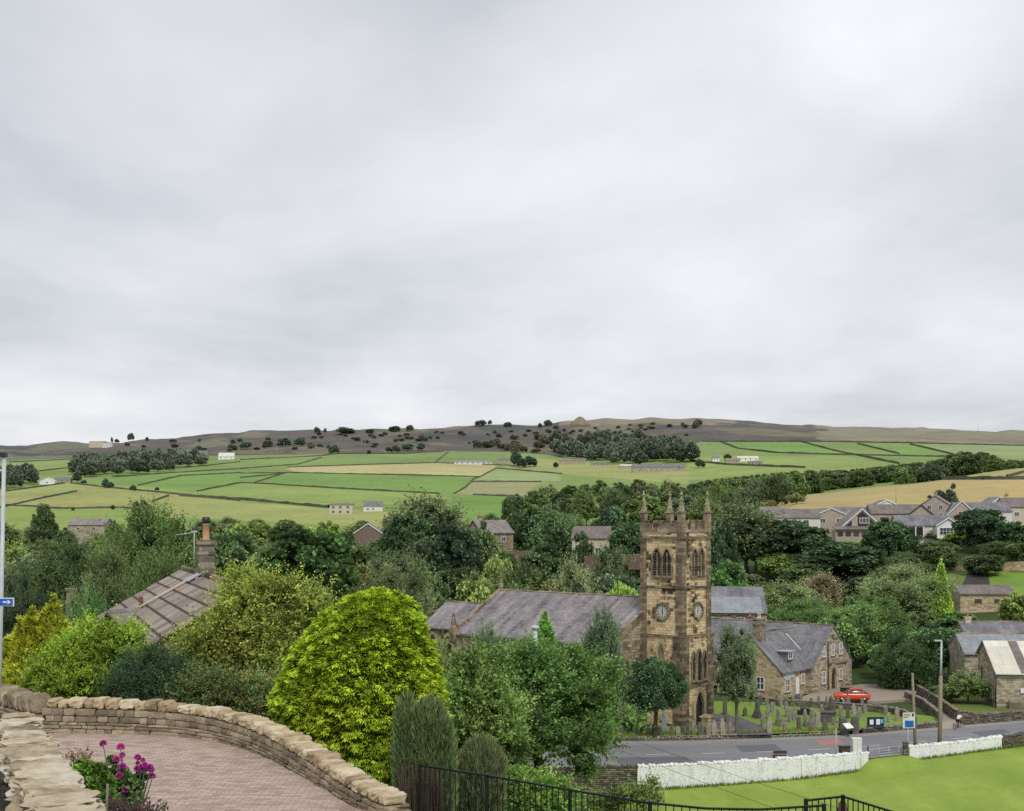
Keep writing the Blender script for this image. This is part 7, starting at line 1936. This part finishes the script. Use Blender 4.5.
b = MB(); b.box((0, 0, zz), (W_, .08, Hh)); b.build('frame', M['navy'], nb_)
b = MB(); b.box((-.45, -.055, zz), (.72, .03, Hh-.2)); b.box((.42, -.055, zz), (.85, .03, Hh-.2)); b.build('backing', plain('notice backing', (.02, .022, .028), .4), nb_)
b = MB(); b.box((-.45, -.08, zz-.03), (.40, .012, .5)); b.box((.25, -.08, zz-.02), (.42, .012, .56)); b.build('notice', M['white'], nb_)
b = MB(); b.box((.66, -.08, zz+.04), (.28, .012, .40)); b.build('notice', plain('light blue notice', (.16, .42, .75), .5), nb_)
for x in (-.8, .8):
    b = MB(); b.box((x, .06, .45), (.09, .07, 1.3)); b.build('post', M['navy'], nb_)
# blue and white sign
Y = rnear(908)+.6; sg = empty('road_sign', ((908-CX)/F*Y, Y, -21.7), R(6), 'white and blue sign on a grey post beside the field gate', 'sign')
px_m = Y/F
b = MB(); b.tube([(0, 0, -.4), (0, 0, (745-713)*px_m)], .045, 8); b.build('post', M['steel'], sg)
zt = 21.7-(712.5-HZ)/F*Y; zb_ = 21.7-(728-HZ)/F*Y; w_ = 12.5*px_m
b = MB(); b.box((.05, -.07, (zt+zb_)/2), (w_, .04, zt-zb_)); b.build('panel', M['offwhite'], sg)
b = MB(); b.box((.08, -.1, zb_+(zt-zb_)*.27), (w_*.72, .02, (zt-zb_)*.42)); b.box((-.18, -.101, zb_+(zt-zb_)*.47), (.2, .02, .1)); b.build('blue_field', M['blue'], sg)
b = MB(); b.box((w_*.38, -.1, zt-.22), (.18, .02, .26)); b.box((-.15, -.1, zt-.16), (.62, .02, .045)); b.box((-.15, -.1, zt-.3), (.62, .02, .045)); b.box((-.25, -.1, zt-.44), (.42, .02, .045)); b.build('lettering', M['gold'], sg)
# telegraph pole and lamp
def lean_pole(name, px0, r0, px1, r1, Y, rad, mats, label, cat, split=None):
    a, b_ = P(px0, r0, Y), P(px1, r1, Y); root = empty(name, a, 0, label, cat); d = b_-a
    if split:
        m_ = d*split
        b = MB(); b.tube([Vector((0, 0, -.8)), m_], [rad, rad*.8], 10); b.build('shaft', M[mats[0]], root)
        b = MB(); b.tube([m_, d], [rad*.55, rad*.42], 10); b.build('upper_shaft', M[mats[1]], root)
    else:
        b = MB(); b.tube([Vector((0, 0, -.8)), d], [rad, rad*.7], 10); b.build('shaft', M[mats[0]], root)
    return root, d
Y = rnear(914)+.9
tp, d = lean_pole('telegraph_pole', 915.5, 745, 912.5, 673, Y, .155, ['wood'], 'slim dark wooden telegraph pole behind the blue and white sign', 'telegraph pole')
b = MB(); b.box((d.x, 0, d.z-.25), (.6, .08, .08), .3); b.tube([(d.x-.25, 0, d.z-.25), (d.x-.25, 0, d.z-.05)], .03, 6); b.tube([(d.x+.25, 0, d.z-.25), (d.x+.25, 0, d.z-.05)], .03, 6); b.build('crossarm', M['dwood'], tp)
Y = rnear(940)+.9
lp, d = lean_pole('street_lamp', 939.5, 742.5, 941.5, 641.5, Y, .21, ['wood', 'steel'], 'tall street lamp with brown lower shaft and pale steel top behind the short white wall', 'street lamp', split=.66)
b = MB(); b.tube([d+Vector((0, 0, -.02)), d+Vector((-.2, 0, .06))], .06, 8); b.prism([d+Vector((-.68, -.13, .02)), d+Vector((.05, -.13, .02)), d+Vector((.05, .13, .02)), d+Vector((-.68, .13, .02))], (0, 0, .13)); b.build('lamp_head', M['steel'], lp)
# poles, cabinet, bin by the gate
Y = rnear(836)+.7; b = MB(); b.tube([(0, 0, -.4), (0, 0, (752-728)/F*Y)], .04, 8); ob = b.build('sign_post', M['steel']); ob.location = P(836, 752, Y); tag(ob, 'thin bare grey post beside the road, left of the white cabinet', 'post')
Y = rnear(856)+.55; cb_ = empty('cabinet', P(856.5, 754, Y), R(4), 'upright white utility cabinet behind the white wall', 'cabinet')
b = MB(); b.box((0, 0, .66), (.82, .5, 1.5)); b.box((0, 0, 1.43), (.9, .58, .06)); b.build('body', M['white'], cb_); b = MB(); b.box((-.18, -.262, .66), (.36, .02, 1.3)); b.box((.2, -.262, .66), (.36, .02, 1.3)); b.build('door', M['offwhite'], cb_)
Y = rnear(845)+.6; bn = empty('litter_bin', P(844.5, 753, Y), R(3), 'squat dark grit bin beside the white cabinet', 'bin')
b = MB(); b.box((0, 0, .3), (.85, .6, .6), taper=1.06); b.build('body', M['dwood'], bn); b = MB(); b.box((0, -.02, .64), (.96, .7, .1)); b.build('lid', M['dark'], bn)
Y = rnear(780)+.75; bc = empty('bench', P(780.5, 759.5, Y), R(4), 'low dark bench whose back shows above the long white wall', 'bench')
b = MB(); b.box((0, .16, .62), (1.25, .06, .26)); b.build('backrest', M['dwood'], bc); b = MB(); b.box((0, .42, .3), (1.25, .42, .06)); b.build('seat', M['dwood'], bc)
for x in (-.5, .5):
    b = MB(); b.box((x, .3, .12), (.08, .4, .42)); b.build('leg', M['dark'], bc)
# thin pipes down the white wall
for px in (855.5, 860.8):
    Y = rnear(px)-.27; b = MB(); zt_ = -(755-HZ)/F*Y; zb_ = -(770-HZ)/F*Y; b.tube([(0, 0, zb_-zt_), (0, 0, .4 if px > 858 else -.6)], .03, 6); ob = b.build('conduit', M['steel']); ob.location = ((px-CX)/F*Y, Y, zt_); tag(ob, 'thin dark conduit running down the right end of the white wall', 'conduit', 'conduits on the white wall')
# field gate
Ya, Yb_ = rnear(879)-.1, rnear(899)-.1
ga, gb2 = Vector(((879-CX)/F*Ya, Ya, 0)), Vector(((899-CX)/F*Yb_, Yb_, 0)); d = gb2-ga; ang = math.atan2(d.y, d.x); L = d.length; gz = -21.98
gt = empty('field_gate', (ga.x, ga.y, gz), ang, 'grey metal five-bar field gate in the gap between the white walls', 'gate')
b = MB()
for i in range(5): b.tube([(0, 0, .18+i*.24), (L, 0, .18+i*.24)], .022, 6)
b.build('bar', M['steel'], gt)
b = MB()
for x in (0, L/2, L): b.tube([(x, 0, .1), (x, 0, 1.25)], .028, 6)
b.build('upright', M['steel'], gt)
Y = rnear(870)-.1; wm = empty('mesh_fence', ((868-CX)/F*Y, Y, -22.1), R(15), 'light wire mesh panel beside the field gate', 'fence')
b = MB(); L2 = (878.5-868)/F*Y
for i in range(7): b.tube([(L2*i/6, 0, 0), (L2*i/6, 0, 1.35)], .012, 4)
for i in range(6): b.tube([(0, 0, .1+i*.24), (L2, 0, .1+i*.24)], .012, 4)
b.build('wire', M['steel'], wm)
b = MB(); b.tube([(0, 0, -.2), (0, 0, 1.6)], .06, 6); b.build('post', M['dwood'], wm)
Y = rnear(906)-.15; b = MB(); b.box((0, 0, .7), (.42, .36, 2.0)); b.box((0, 0, 1.74), (.5, .44, .1)); ob = b.build('gatepost', M['rubble']); ob.location = ((905.5-CX)/F*Y, Y, float(z_field((906-CX)/F*Y))); tag(ob, 'dark stone gatepost at the left end of the short white wall', 'gatepost')

# ------------------------------------------------------------------ bins and car by the hall
for i, px in enumerate((844, 849.5)):
    Y = 156.5; wb = empty('wheelie_bin', P(px, 697, Y), R(20), ('left' if i == 0 else 'right')+' one of two black wheelie bins by the hall door behind the red car', 'bin')
    b = MB(); b.box((0, 0, .55), (.55, .65, 1.0), taper=1.12); b.build('body', M['dark'], wb); b = MB(); b.box((0, .0, 1.1), (.66, .78, .08), rx=-.06); b.build('lid', M['black'], wb)
    for sx in (-1, 1):
        b = MB(); b.tube([(sx*.24, .33, .1), (sx*.3, .33, .1)], .1, 10); b.build('wheel', M['tyre'], wb)
car = empty('car', (0, 0, 0), 0, 'bright orange-red hatchback parked side-on beside the hall', 'car')
Y = 151.6; p_ = P(851.5, 697.6, Y); car.location = (p_.x, p_.y, -21.1); car.rotation_euler.z = R(-4)
def loft(sections, name, mat, parent):
    """sections along x: (x, half width bottom, half width top, z bottom, z waist, z top)"""
    mb = MB(); vs = []
    for x, wb_, wt, z0_, zw, zt_ in sections:
        ring_ = [(-wb_*.9, z0_), (-wb_, z0_+.12), (-wb_*1.02, (z0_+zw)/2), (-wb_*.98, zw), (-wt, zt_-.04), (-wt*.85, zt_), (wt*.85, zt_), (wt, zt_-.04), (wb_*.98, zw), (wb_*1.02, (z0_+zw)/2), (wb_, z0_+.12), (wb_*.9, z0_)]
        vs += [(x, y, z) for y, z in ring_]
    n = 12; k = len(sections); fs = []
    for i in range(k-1):
        for j in range(n): fs.append((i*n+j, i*n+(j+1) % n, (i+1)*n+(j+1) % n, (i+1)*n+j))
    fs += [tuple(range(n-1, -1, -1)), tuple((k-1)*n+j for j in range(n))]
    mb.add(vs, fs, 0, True); return mb.build(name, M[mat], parent)
loft([(-2.0, .70, .66, .35, .6, .72), (-1.9, .80, .74, .24, .66, .84), (-1.3, .84, .78, .2, .72, .93), (-.75, .85, .80, .2, .74, .98), (.9, .85, .8, .2, .76, .99), (1.6, .84, .78, .2, .76, .98), (1.93, .80, .74, .26, .74, .93), (2.02, .72, .68, .34, .66, .82)], 'body', 'redpaint', car)
loft([(-.85, .74, .70, .93, .95, .99), (-.15, .74, .60, .93, 1.1, 1.38), (.35, .74, .60, .93, 1.12, 1.45), (1.15, .74, .58, .93, 1.1, 1.40), (1.75, .72, .66, .9, .95, 1.02)], 'cabin_glass', 'glass', car)
b = MB(); b.prism([(-.2, -.6, 1.39), (.35, -.61, 1.455), (1.2, -.59, 1.41), (1.2, .59, 1.41), (.35, .61, 1.455), (-.2, .6, 1.39)], (0, 0, .025)); b.build('roof', M['redpaint'], car)
for x in (-.42, .48, 1.22):
    for sy in (-1, 1):
        b = MB(); b.prism([(x-.04, sy*.755, .95), (x+.04, sy*.755, .95), (x+.06, sy*.62, 1.4), (x-.02, sy*.62, 1.4)], (0, sy*.02, 0)); b.build('pillar', M['redpaint'], car)
for x in (-1.25, 1.3):
    for sy in (-1, 1):
        b = MB(); b.tube([(x, sy*.68, .31), (x, sy*.88, .31)], .31, 18); w_o = b.build('wheel', M['tyre'], car)
        b = MB(); b.tube([(x, sy*.885, .31), (x, sy*.90, .31)], .2, 14); b.build('rim', M['alloy'], w_o)
for sy in (-1, 1):
    b = MB(); b.box((-1.93, sy*.56, .66), (.14, .3, .14)); b.build('headlight', M['white'], car)
    b = MB(); b.box((1.98, sy*.58, .76), (.1, .26, .16)); b.build('tail_light', plain('tail light red', (.35, .01, .01), .3), car)
    b = MB(); b.box((-.55, sy*.92, 1.0), (.14, .18, .11)); b.build('mirror', M['redpaint'], car)

# ------------------------------------------------------------------ cyclist
Y = 134.9; pc = P(958.8, 728.6, Y); pc.z = -21.695
hd = R(30)
bike = empty('bicycle', pc, hd, 'dark road bicycle being ridden along the road', 'bicycle')
for x in (-.5, .5):
    b = MB(); n = 24
    b.tube([(x+.33*math.cos(2*math.pi*i/n), 0, .345+.33*math.sin(2*math.pi*i/n)) for i in range(n+1)], .018, 6, cap=False); w_o = b.build('wheel', M['tyre'], bike)
    b = MB()
    for i in range(12): a = math.pi*i/12; b.tube([(x+.31*math.cos(a), .012*(-1)**i, .345+.31*math.sin(a)), (x-.31*math.cos(a), -.012*(-1)**i, .345-.31*math.sin(a))], .003, 4)
    b.tube([(x, -.05, .345), (x, .05, .345)], .022, 8); b.build('spokes', M['alloy'], w_o)
b = MB()
for a, c in (((-.5, 0, .345), (-.08, 0, .29)), ((-.08, 0, .29), (-.2, 0, .82)), ((-.2, 0, .80), (-.5, 0, .345)), ((-.08, 0, .29), (.36, 0, .74)), ((-.2, 0, .80), (.33, 0, .84)), ((.5, 0, .345), (.33, 0, .92))): b.tube([a, c], .018, 8)
b.build('frame', M['gold'], bike)
b = MB(); b.tube([(.33, 0, .92), (.38, 0, .97)], .015, 6); b.tube([(.38, -.2, .97), (.38, .2, .97)], .013, 6)
for s_ in (-1, 1): b.tube([(.38, s_*.2, .97), (.47, s_*.2, .95), (.47, s_*.2, .85), (.40, s_*.2, .82)], .013, 6)
b.build('handlebar', M['gold'], bike)
b = MB(); b.stone((-.22, 0, .87), (.27, .14, .05), 0, rough=.03, k=3, power=3); b.build('saddle', M['gold'], bike)
b = MB(); b.tube([(-.08, .12, .25), (-.08, -.12, .33)], .012, 6); b.tube([(.09, -.14, .33), (-.08, -.12, .33)], .012, 6); b.tube([(-.25, .14, .25), (-.08, .12, .25)], .012, 6); b.build('crank', M['alloy'], bike)
def skin(name, pts, edges, mat, parent, rootv=0):
    me = bpy.data.meshes.new(name); me.from_pydata([p[:3] for p in pts], edges, []); me.materials.append(M[mat])
    o = bpy.data.objects.new(name, me); COL.objects.link(o)
    if parent: o.parent = parent
    m_ = o.modifiers.new('Skin', 'SKIN'); m_.use_smooth_shade = True
    sv = me.skin_vertices[0] if me.skin_vertices else None
    if sv is None:
        me.attributes
        import bmesh
        bm = bmesh.new(); bm.from_mesh(me); bm.verts.layers.skin.verify(); bm.to_mesh(me); bm.free(); sv = me.skin_vertices[0]
    for i, p in enumerate(pts):
        sv.data[i].radius = (p[3], p[4] if len(p) > 4 else p[3]); sv.data[i].use_root = (i == rootv)
    s_ = o.modifiers.new('Sub', 'SUBSURF'); s_.levels = 2; s_.render_levels = 2
    return o
# pelvis, spine, head, arms, legs of a rider leaning forward
pp = [(-.2, 0, .95, .13, .16), (-.06, 0, 1.14, .12, .16), (.1, 0, 1.34, .12, .18), (.15, 0, 1.42, .07, .08), (.20, 0, 1.49, .055, .055), (.25, 0, 1.57, .095, .08), (.28, 0, 1.66, .09, .08),
      (.11, .19, 1.36, .06), (.22, .24, 1.14, .043), (.40, .2, 1.0, .034), (.46, .2, .97, .03), (.11, -.19, 1.36, .06), (.22, -.24, 1.14, .043), (.40, -.2, 1.0, .034), (.46, -.2, .97, .03),
      (-.18, .1, .92, .10), (.14, .11, .70, .07), (-.06, .12, .34, .045), (.06, .12, .28, .04), (-.18, -.1, .92, .10), (.20, -.11, .80, .07), (.06, -.12, .42, .045), (.16, -.12, .36, .04)]
ee = [(0, 1), (1, 2), (2, 3), (3, 4), (4, 5), (5, 6), (2, 7), (7, 8), (8, 9), (9, 10), (2, 11), (11, 12), (12, 13), (13, 14), (0, 15), (15, 16), (16, 17), (17, 18), (0, 19), (19, 20), (20, 21), (21, 22)]
person = skin('person', pp, ee, 'skin', None); person.location = pc; person.rotation_euler.z = hd
tag(person, 'cyclist in a white top and dark leggings leaning over the handlebars', 'person')
jr = [(-.19, 0, .97, .15, .18), (-.05, 0, 1.15, .14, .18), (.1, 0, 1.34, .14, .20), (.14, 0, 1.41, .09, .1), (.11, .19, 1.36, .075), (.19, .23, 1.2, .062), (.11, -.19, 1.36, .075), (.19, -.23, 1.2, .062)]
skin('jersey', jr, [(0, 1), (1, 2), (2, 3), (2, 4), (4, 5), (2, 6), (6, 7)], 'white', person)
lg = [(-.2, 0, .95, .14, .17), (-.18, .1, .92, .115), (.14, .11, .70, .082), (-.03, .12, .40, .056), (-.18, -.1, .92, .115), (.20, -.11, .80, .082), (.08, -.12, .48, .056)]
skin('leggings', lg, [(0, 1), (1, 2), (2, 3), (0, 4), (4, 5), (5, 6)], 'gold', person)
b = MB(); b.lathe([(.125, 0), (.13, .04), (.11, .1), (.06, .14), (.01, .15)], (.28, 0, 1.60), 12); b.build('helmet', M['gold'], person)
b = MB(); b.stone((.345, 0, 1.585), (.04, .03, .05), 0, k=2, power=2.5); b.build('nose', M['skin'], person)
for s_ in (-1, 1):
    b = MB(); b.stone((-.04+(.02 if s_ > 0 else .14), s_*.12, .27+(.03 if s_ < 0 else -.04)+(.06 if s_ < 0 else 0)), (.26, .1, .09), 0, rough=.03, k=3, power=3); b.build('shoe', M['gold'], person)

# ------------------------------------------------------------------ street lamp and blue sign at the left edge
Y = 30.0
a, bt = P(-4, 760, Y), P(4.2, 456, Y)
sl_ = empty('street_lamp', (a.x, a.y, Tz(a.x, a.y)), 0, 'pale grey lamp post with a dark head at the left edge', 'street lamp')
d = bt-Vector((a.x, a.y, Tz(a.x, a.y)))
b = MB(); b.tube([(0, 0, -.4), d], [.055, .045], 10); b.build('post', M['steel'], sl_)
b = MB(); b.box(d+Vector((-.12, 0, .03)), (.34, .16, .10)); b.build('lamp_head', M['dark'], sl_)
b = MB(); b.tube([d+Vector((0, 0, -.35)), d+Vector((-.3, 0, -.3))], .03, 6); b.build('bracket', M['steel'], sl_)
Y2 = 24.0; c0 = P(-6, 602, Y2)
sg2 = empty('finger_sign', (c0.x, c0.y, Tz(c0.x, c0.y)), 0, 'blue finger sign with a white border and arrow at the left edge', 'sign')
zc_ = c0.z-Tz(c0.x, c0.y); k = Y2/F
b = MB(); b.tube([(-.1, .06, 0), (-.1, .06, zc_+.3)], .038, 8); b.build('post', M['steel'], sg2)
b = MB(); b.box((0, 0, zc_), (40*k, .03, 8.4*k)); b.build('border', M['white'], sg2)
b = MB(); b.box((0, -.02, zc_), (40*k-.03, .02, 8.4*k-.03)); b.build('panel', M['blue'], sg2)
b = MB(); x0 = 12.2*k; b.box((x0, -.034, zc_), (5.5*k, .008, 1.5*k)); b.prism([(17.6*k, -.03, zc_), (14.2*k, -.03, zc_+2.3*k), (14.2*k, -.03, zc_-2.3*k)], (0, -.008, 0)); b.build('arrow', M['white'], sg2)
b = MB()
for i, w_ in enumerate((1.1, .4, 1.1, 1.1, 1.0, .9)): 
    x = (-6+i*2.4)*k; b.box((x, -.034, zc_-.2*k), (w_*k*.35, .008, 3*k)); b.box((x+w_*k*.5, -.034, zc_-.2*k+(.9 if i % 2 else -.9)*k), (w_*k*.7, .008, .7*k))
b.build('lettering', M['white'], sg2)
# flue pipe above the bushes
Y = 98.; p_ = P(535, 660, Y); b = MB(); b.tube([(0, 0, -4), (0, 0, (660-629)/F*Y)], .19, 12); b.lathe([(.2, 0), (.36, .06), (.36, .16), (.1, .3)], (0, 0, (660-629)/F*Y), 12); ob = b.build('flue_pipe', M['steel']); ob.location = p_; tag(ob, 'pale grey metal flue pipe with a wider cap in front of the nave', 'flue pipe')
# overhead cables
M['cable'] = plain('cable', (.02, .02, .02), .6)
for i, (a, bq) in enumerate(((P(505, 690, 75), P(1080, 880, 32)), (P(505, 700, 75), P(1060, 905, 32)))):
    pts = []
    for j in range(25):
        t_ = j/24; q_ = Vector(a).lerp(Vector(bq), t_); q_.z -= 1.2*4*t_*(1-t_)*.3; pts.append(q_-Vector(a))
    b = MB(); b.tube(pts, .007, 4); ob = b.build('overhead_cable', M['cable']); ob.location = a; tag(ob, 'thin dark overhead cable drooping across the mown field', 'cable', 'overhead cables across the field')

# ragged grass at the foot of the white walls and along the churchyard wall
gr = np.random.default_rng(77)
xs_ = np.concatenate([gr.uniform(10.5, 31.5, 2600), gr.uniform(36.8, 58, 2200)])
dy_ = np.abs(gr.normal(size=len(xs_)))*.22+.26
ys_ = near_edge(xs_)-dy_; pos = np.stack([xs_, ys_, z_field(xs_)-.03], -1)
dirs = np.stack([gr.normal(size=len(xs_))*.35, gr.normal(size=len(xs_))*.35-.15, np.ones(len(xs_))], -1)
v, q = leaves_geo(pos, dirs, .12+.34*gr.random(len(xs_))**2, gr, .16)
go = link_mesh('grass', np_mesh('grass', v, quads=q, shade=np.repeat(.6+.6*gr.random(len(xs_)), 4), mats=[M['leaf']])); go.color = (.20, .29, .06, 1)
tag(go, 'long uncut grass along the foot of the white walls', 'grass', kind='stuff')
xs_ = gr.uniform(4, 33, 1500); ys_ = far_edge(xs_)+.85+np.abs(gr.normal(size=1500))*.35; pos = np.stack([xs_, ys_, np.full(1500, zy-.02)], -1)
dirs = np.stack([gr.normal(size=1500)*.4, gr.normal(size=1500)*.4, np.ones(1500)], -1)
v, q = leaves_geo(pos, dirs, .15+.45*gr.random(1500)**2, gr, .16)
go = link_mesh('grass', np_mesh('grass', v, quads=q, shade=np.repeat(.6+.6*gr.random(1500), 4), mats=[M['leaf']])); go.color = (.24, .26, .08, 1)
tag(go, 'rough grass behind the low churchyard wall', 'grass', kind='stuff')
# ------------------------------------------------------------------ sky, sun, camera
w = bpy.data.worlds.new('World'); scene.world = w; w.use_nodes = True
nt = w.node_tree; N = nt.nodes; Lk = nt.links
for n in list(N): N.remove(n)
out = N.new('ShaderNodeOutputWorld')
SUN_EL, SUN_AZ = 48.0, 166.0           # azimuth clockwise from the view direction
sky = N.new('ShaderNodeTexSky'); sky.sky_type = 'NISHITA'; sky.sun_disc = False
sky.sun_elevation = R(SUN_EL); sky.sun_rotation = R(SUN_AZ)
b1 = N.new('ShaderNodeBackground'); b1.inputs['Strength'].default_value = .10; Lk.new(sky.outputs[0], b1.inputs['Color'])
tc = N.new('ShaderNodeTexCoord'); sp = N.new('ShaderNodeSeparateXYZ'); Lk.new(tc.outputs['Generated'], sp.inputs[0])
def mth(op, a, b=None, clamp=False):
    m = N.new('ShaderNodeMath'); m.operation = op; m.use_clamp = clamp
    for i, v in enumerate((a, b)):
        if v is None: continue
        if isinstance(v, (int, float)): m.inputs[i].default_value = v
        else: Lk.new(v, m.inputs[i])
    return m.outputs[0]
zc = mth('ADD', mth('MAXIMUM', sp.outputs['Z'], 0.0), .10)
cx_ = mth('DIVIDE', sp.outputs['X'], zc); cy_ = mth('DIVIDE', sp.outputs['Y'], zc)
cb = N.new('ShaderNodeCombineXYZ'); Lk.new(cx_, cb.inputs[0]); Lk.new(mth('MULTIPLY', cy_, .62), cb.inputs[1]); cb.inputs[2].default_value = 3.7
def wnoise(scale, detail, rough, dist=0.0, off=0.0):
    n = N.new('ShaderNodeTexNoise'); n.inputs['Scale'].default_value = scale; n.inputs['Detail'].default_value = detail; n.inputs['Roughness'].default_value = rough; n.inputs['Distortion'].default_value = dist
    mp = N.new('ShaderNodeMapping'); mp.inputs['Location'].default_value = (off, off*.7, 0); Lk.new(cb.outputs[0], mp.inputs['Vector']); Lk.new(mp.outputs[0], n.inputs['Vector']); return n.outputs['Fac']
na = wnoise(.34, 5, .55, .3, 1.3); nb = wnoise(1.05, 5, .55, .25, 4.1)
v = mth('ADD', mth('MULTIPLY', na, .56), mth('MULTIPLY', nb, .44))
rp = N.new('ShaderNodeValToRGB'); e = rp.color_ramp.elements
while len(e) < 4: e.new(.5)
for i, (p_, c) in enumerate(((.36, (.52, .55, .59)), (.46, (.67, .69, .73)), (.54, (.80, .81, .85)), (.64, (.94, .94, .97)))): e[i].position = p_; e[i].color = (*c, 1)
Lk.new(v, rp.inputs[0])
# the thin bright place in the cloud, high on the right
sd = Vector(((905-CX)/F, 1, (HZ-5)/F)).normalized()
dp = N.new('ShaderNodeVectorMath'); dp.operation = 'DOT_PRODUCT'; dp.inputs[1].default_value = sd; nrm = N.new('ShaderNodeVectorMath'); nrm.operation = 'NORMALIZE'; Lk.new(tc.outputs['Generated'], nrm.inputs[0]); Lk.new(nrm.outputs[0], dp.inputs[0])
gl_ = N.new('ShaderNodeMapRange'); gl_.inputs['From Min'].default_value = .9945; gl_.inputs['From Max'].default_value = 1.0; gl_.interpolation_type = 'SMOOTHSTEP'; Lk.new(dp.outputs['Value'], gl_.inputs['Value'])
mx = N.new('ShaderNodeMix'); mx.data_type = 'RGBA'; mx.blend_type = 'ADD'; Lk.new(mth('MULTIPLY', gl_.outputs[0], mth('MULTIPLY', mth('SUBTRACT', nb, .36, True), .34)), mx.inputs[0]); Lk.new(rp.outputs[0], mx.inputs[6]); mx.inputs[7].default_value = (1, 1, 1, 1)
b2 = N.new('ShaderNodeBackground'); b2.inputs['Strength'].default_value = 1.0; Lk.new(mx.outputs[2], b2.inputs['Color'])
ms = N.new('ShaderNodeMixShader'); ms.inputs[0].default_value = .9; Lk.new(b1.outputs[0], ms.inputs[1]); Lk.new(b2.outputs[0], ms.inputs[2]); Lk.new(ms.outputs[0], out.inputs['Surface'])

sl = bpy.data.lights.new('Sun', 'SUN'); sl.energy = 1.9; sl.angle = R(13); sl.color = (1.0, .965, .90)
so = bpy.data.objects.new('sun', sl); COL.objects.link(so)
sv = Vector((math.sin(R(SUN_AZ))*math.cos(R(SUN_EL)), math.cos(R(SUN_AZ))*math.cos(R(SUN_EL)), math.sin(R(SUN_EL))))
so.rotation_euler = sv.to_track_quat('Z', 'Y').to_euler(); so.location = (40, 60, 80)

cam = bpy.data.cameras.new('Camera'); co = bpy.data.objects.new('camera', cam); COL.objects.link(co)
co.location = (0, 0, 0); co.rotation_euler = (R(90), 0, 0)
cam.sensor_width = 36; cam.sensor_fit = 'HORIZONTAL'; cam.lens = F/1024*36
cam.shift_y = (HZ-405.5)/1024; cam.clip_start = .1; cam.clip_end = 20000
scene.camera = co
scene.render.engine = 'CYCLES'
scene.view_settings.view_transform = 'Standard'; scene.view_settings.look = 'None'; scene.view_settings.exposure = 0; scene.view_settings.gamma = 1
scene.cycles.max_bounces = 6; scene.cycles.diffuse_bounces = 3; scene.cycles.glossy_bounces = 2; scene.cycles.transmission_bounces = 3
scene.cycles.use_adaptive_sampling = True; scene.cycles.adaptive_threshold = .015
scene.cycles.use_denoising = False
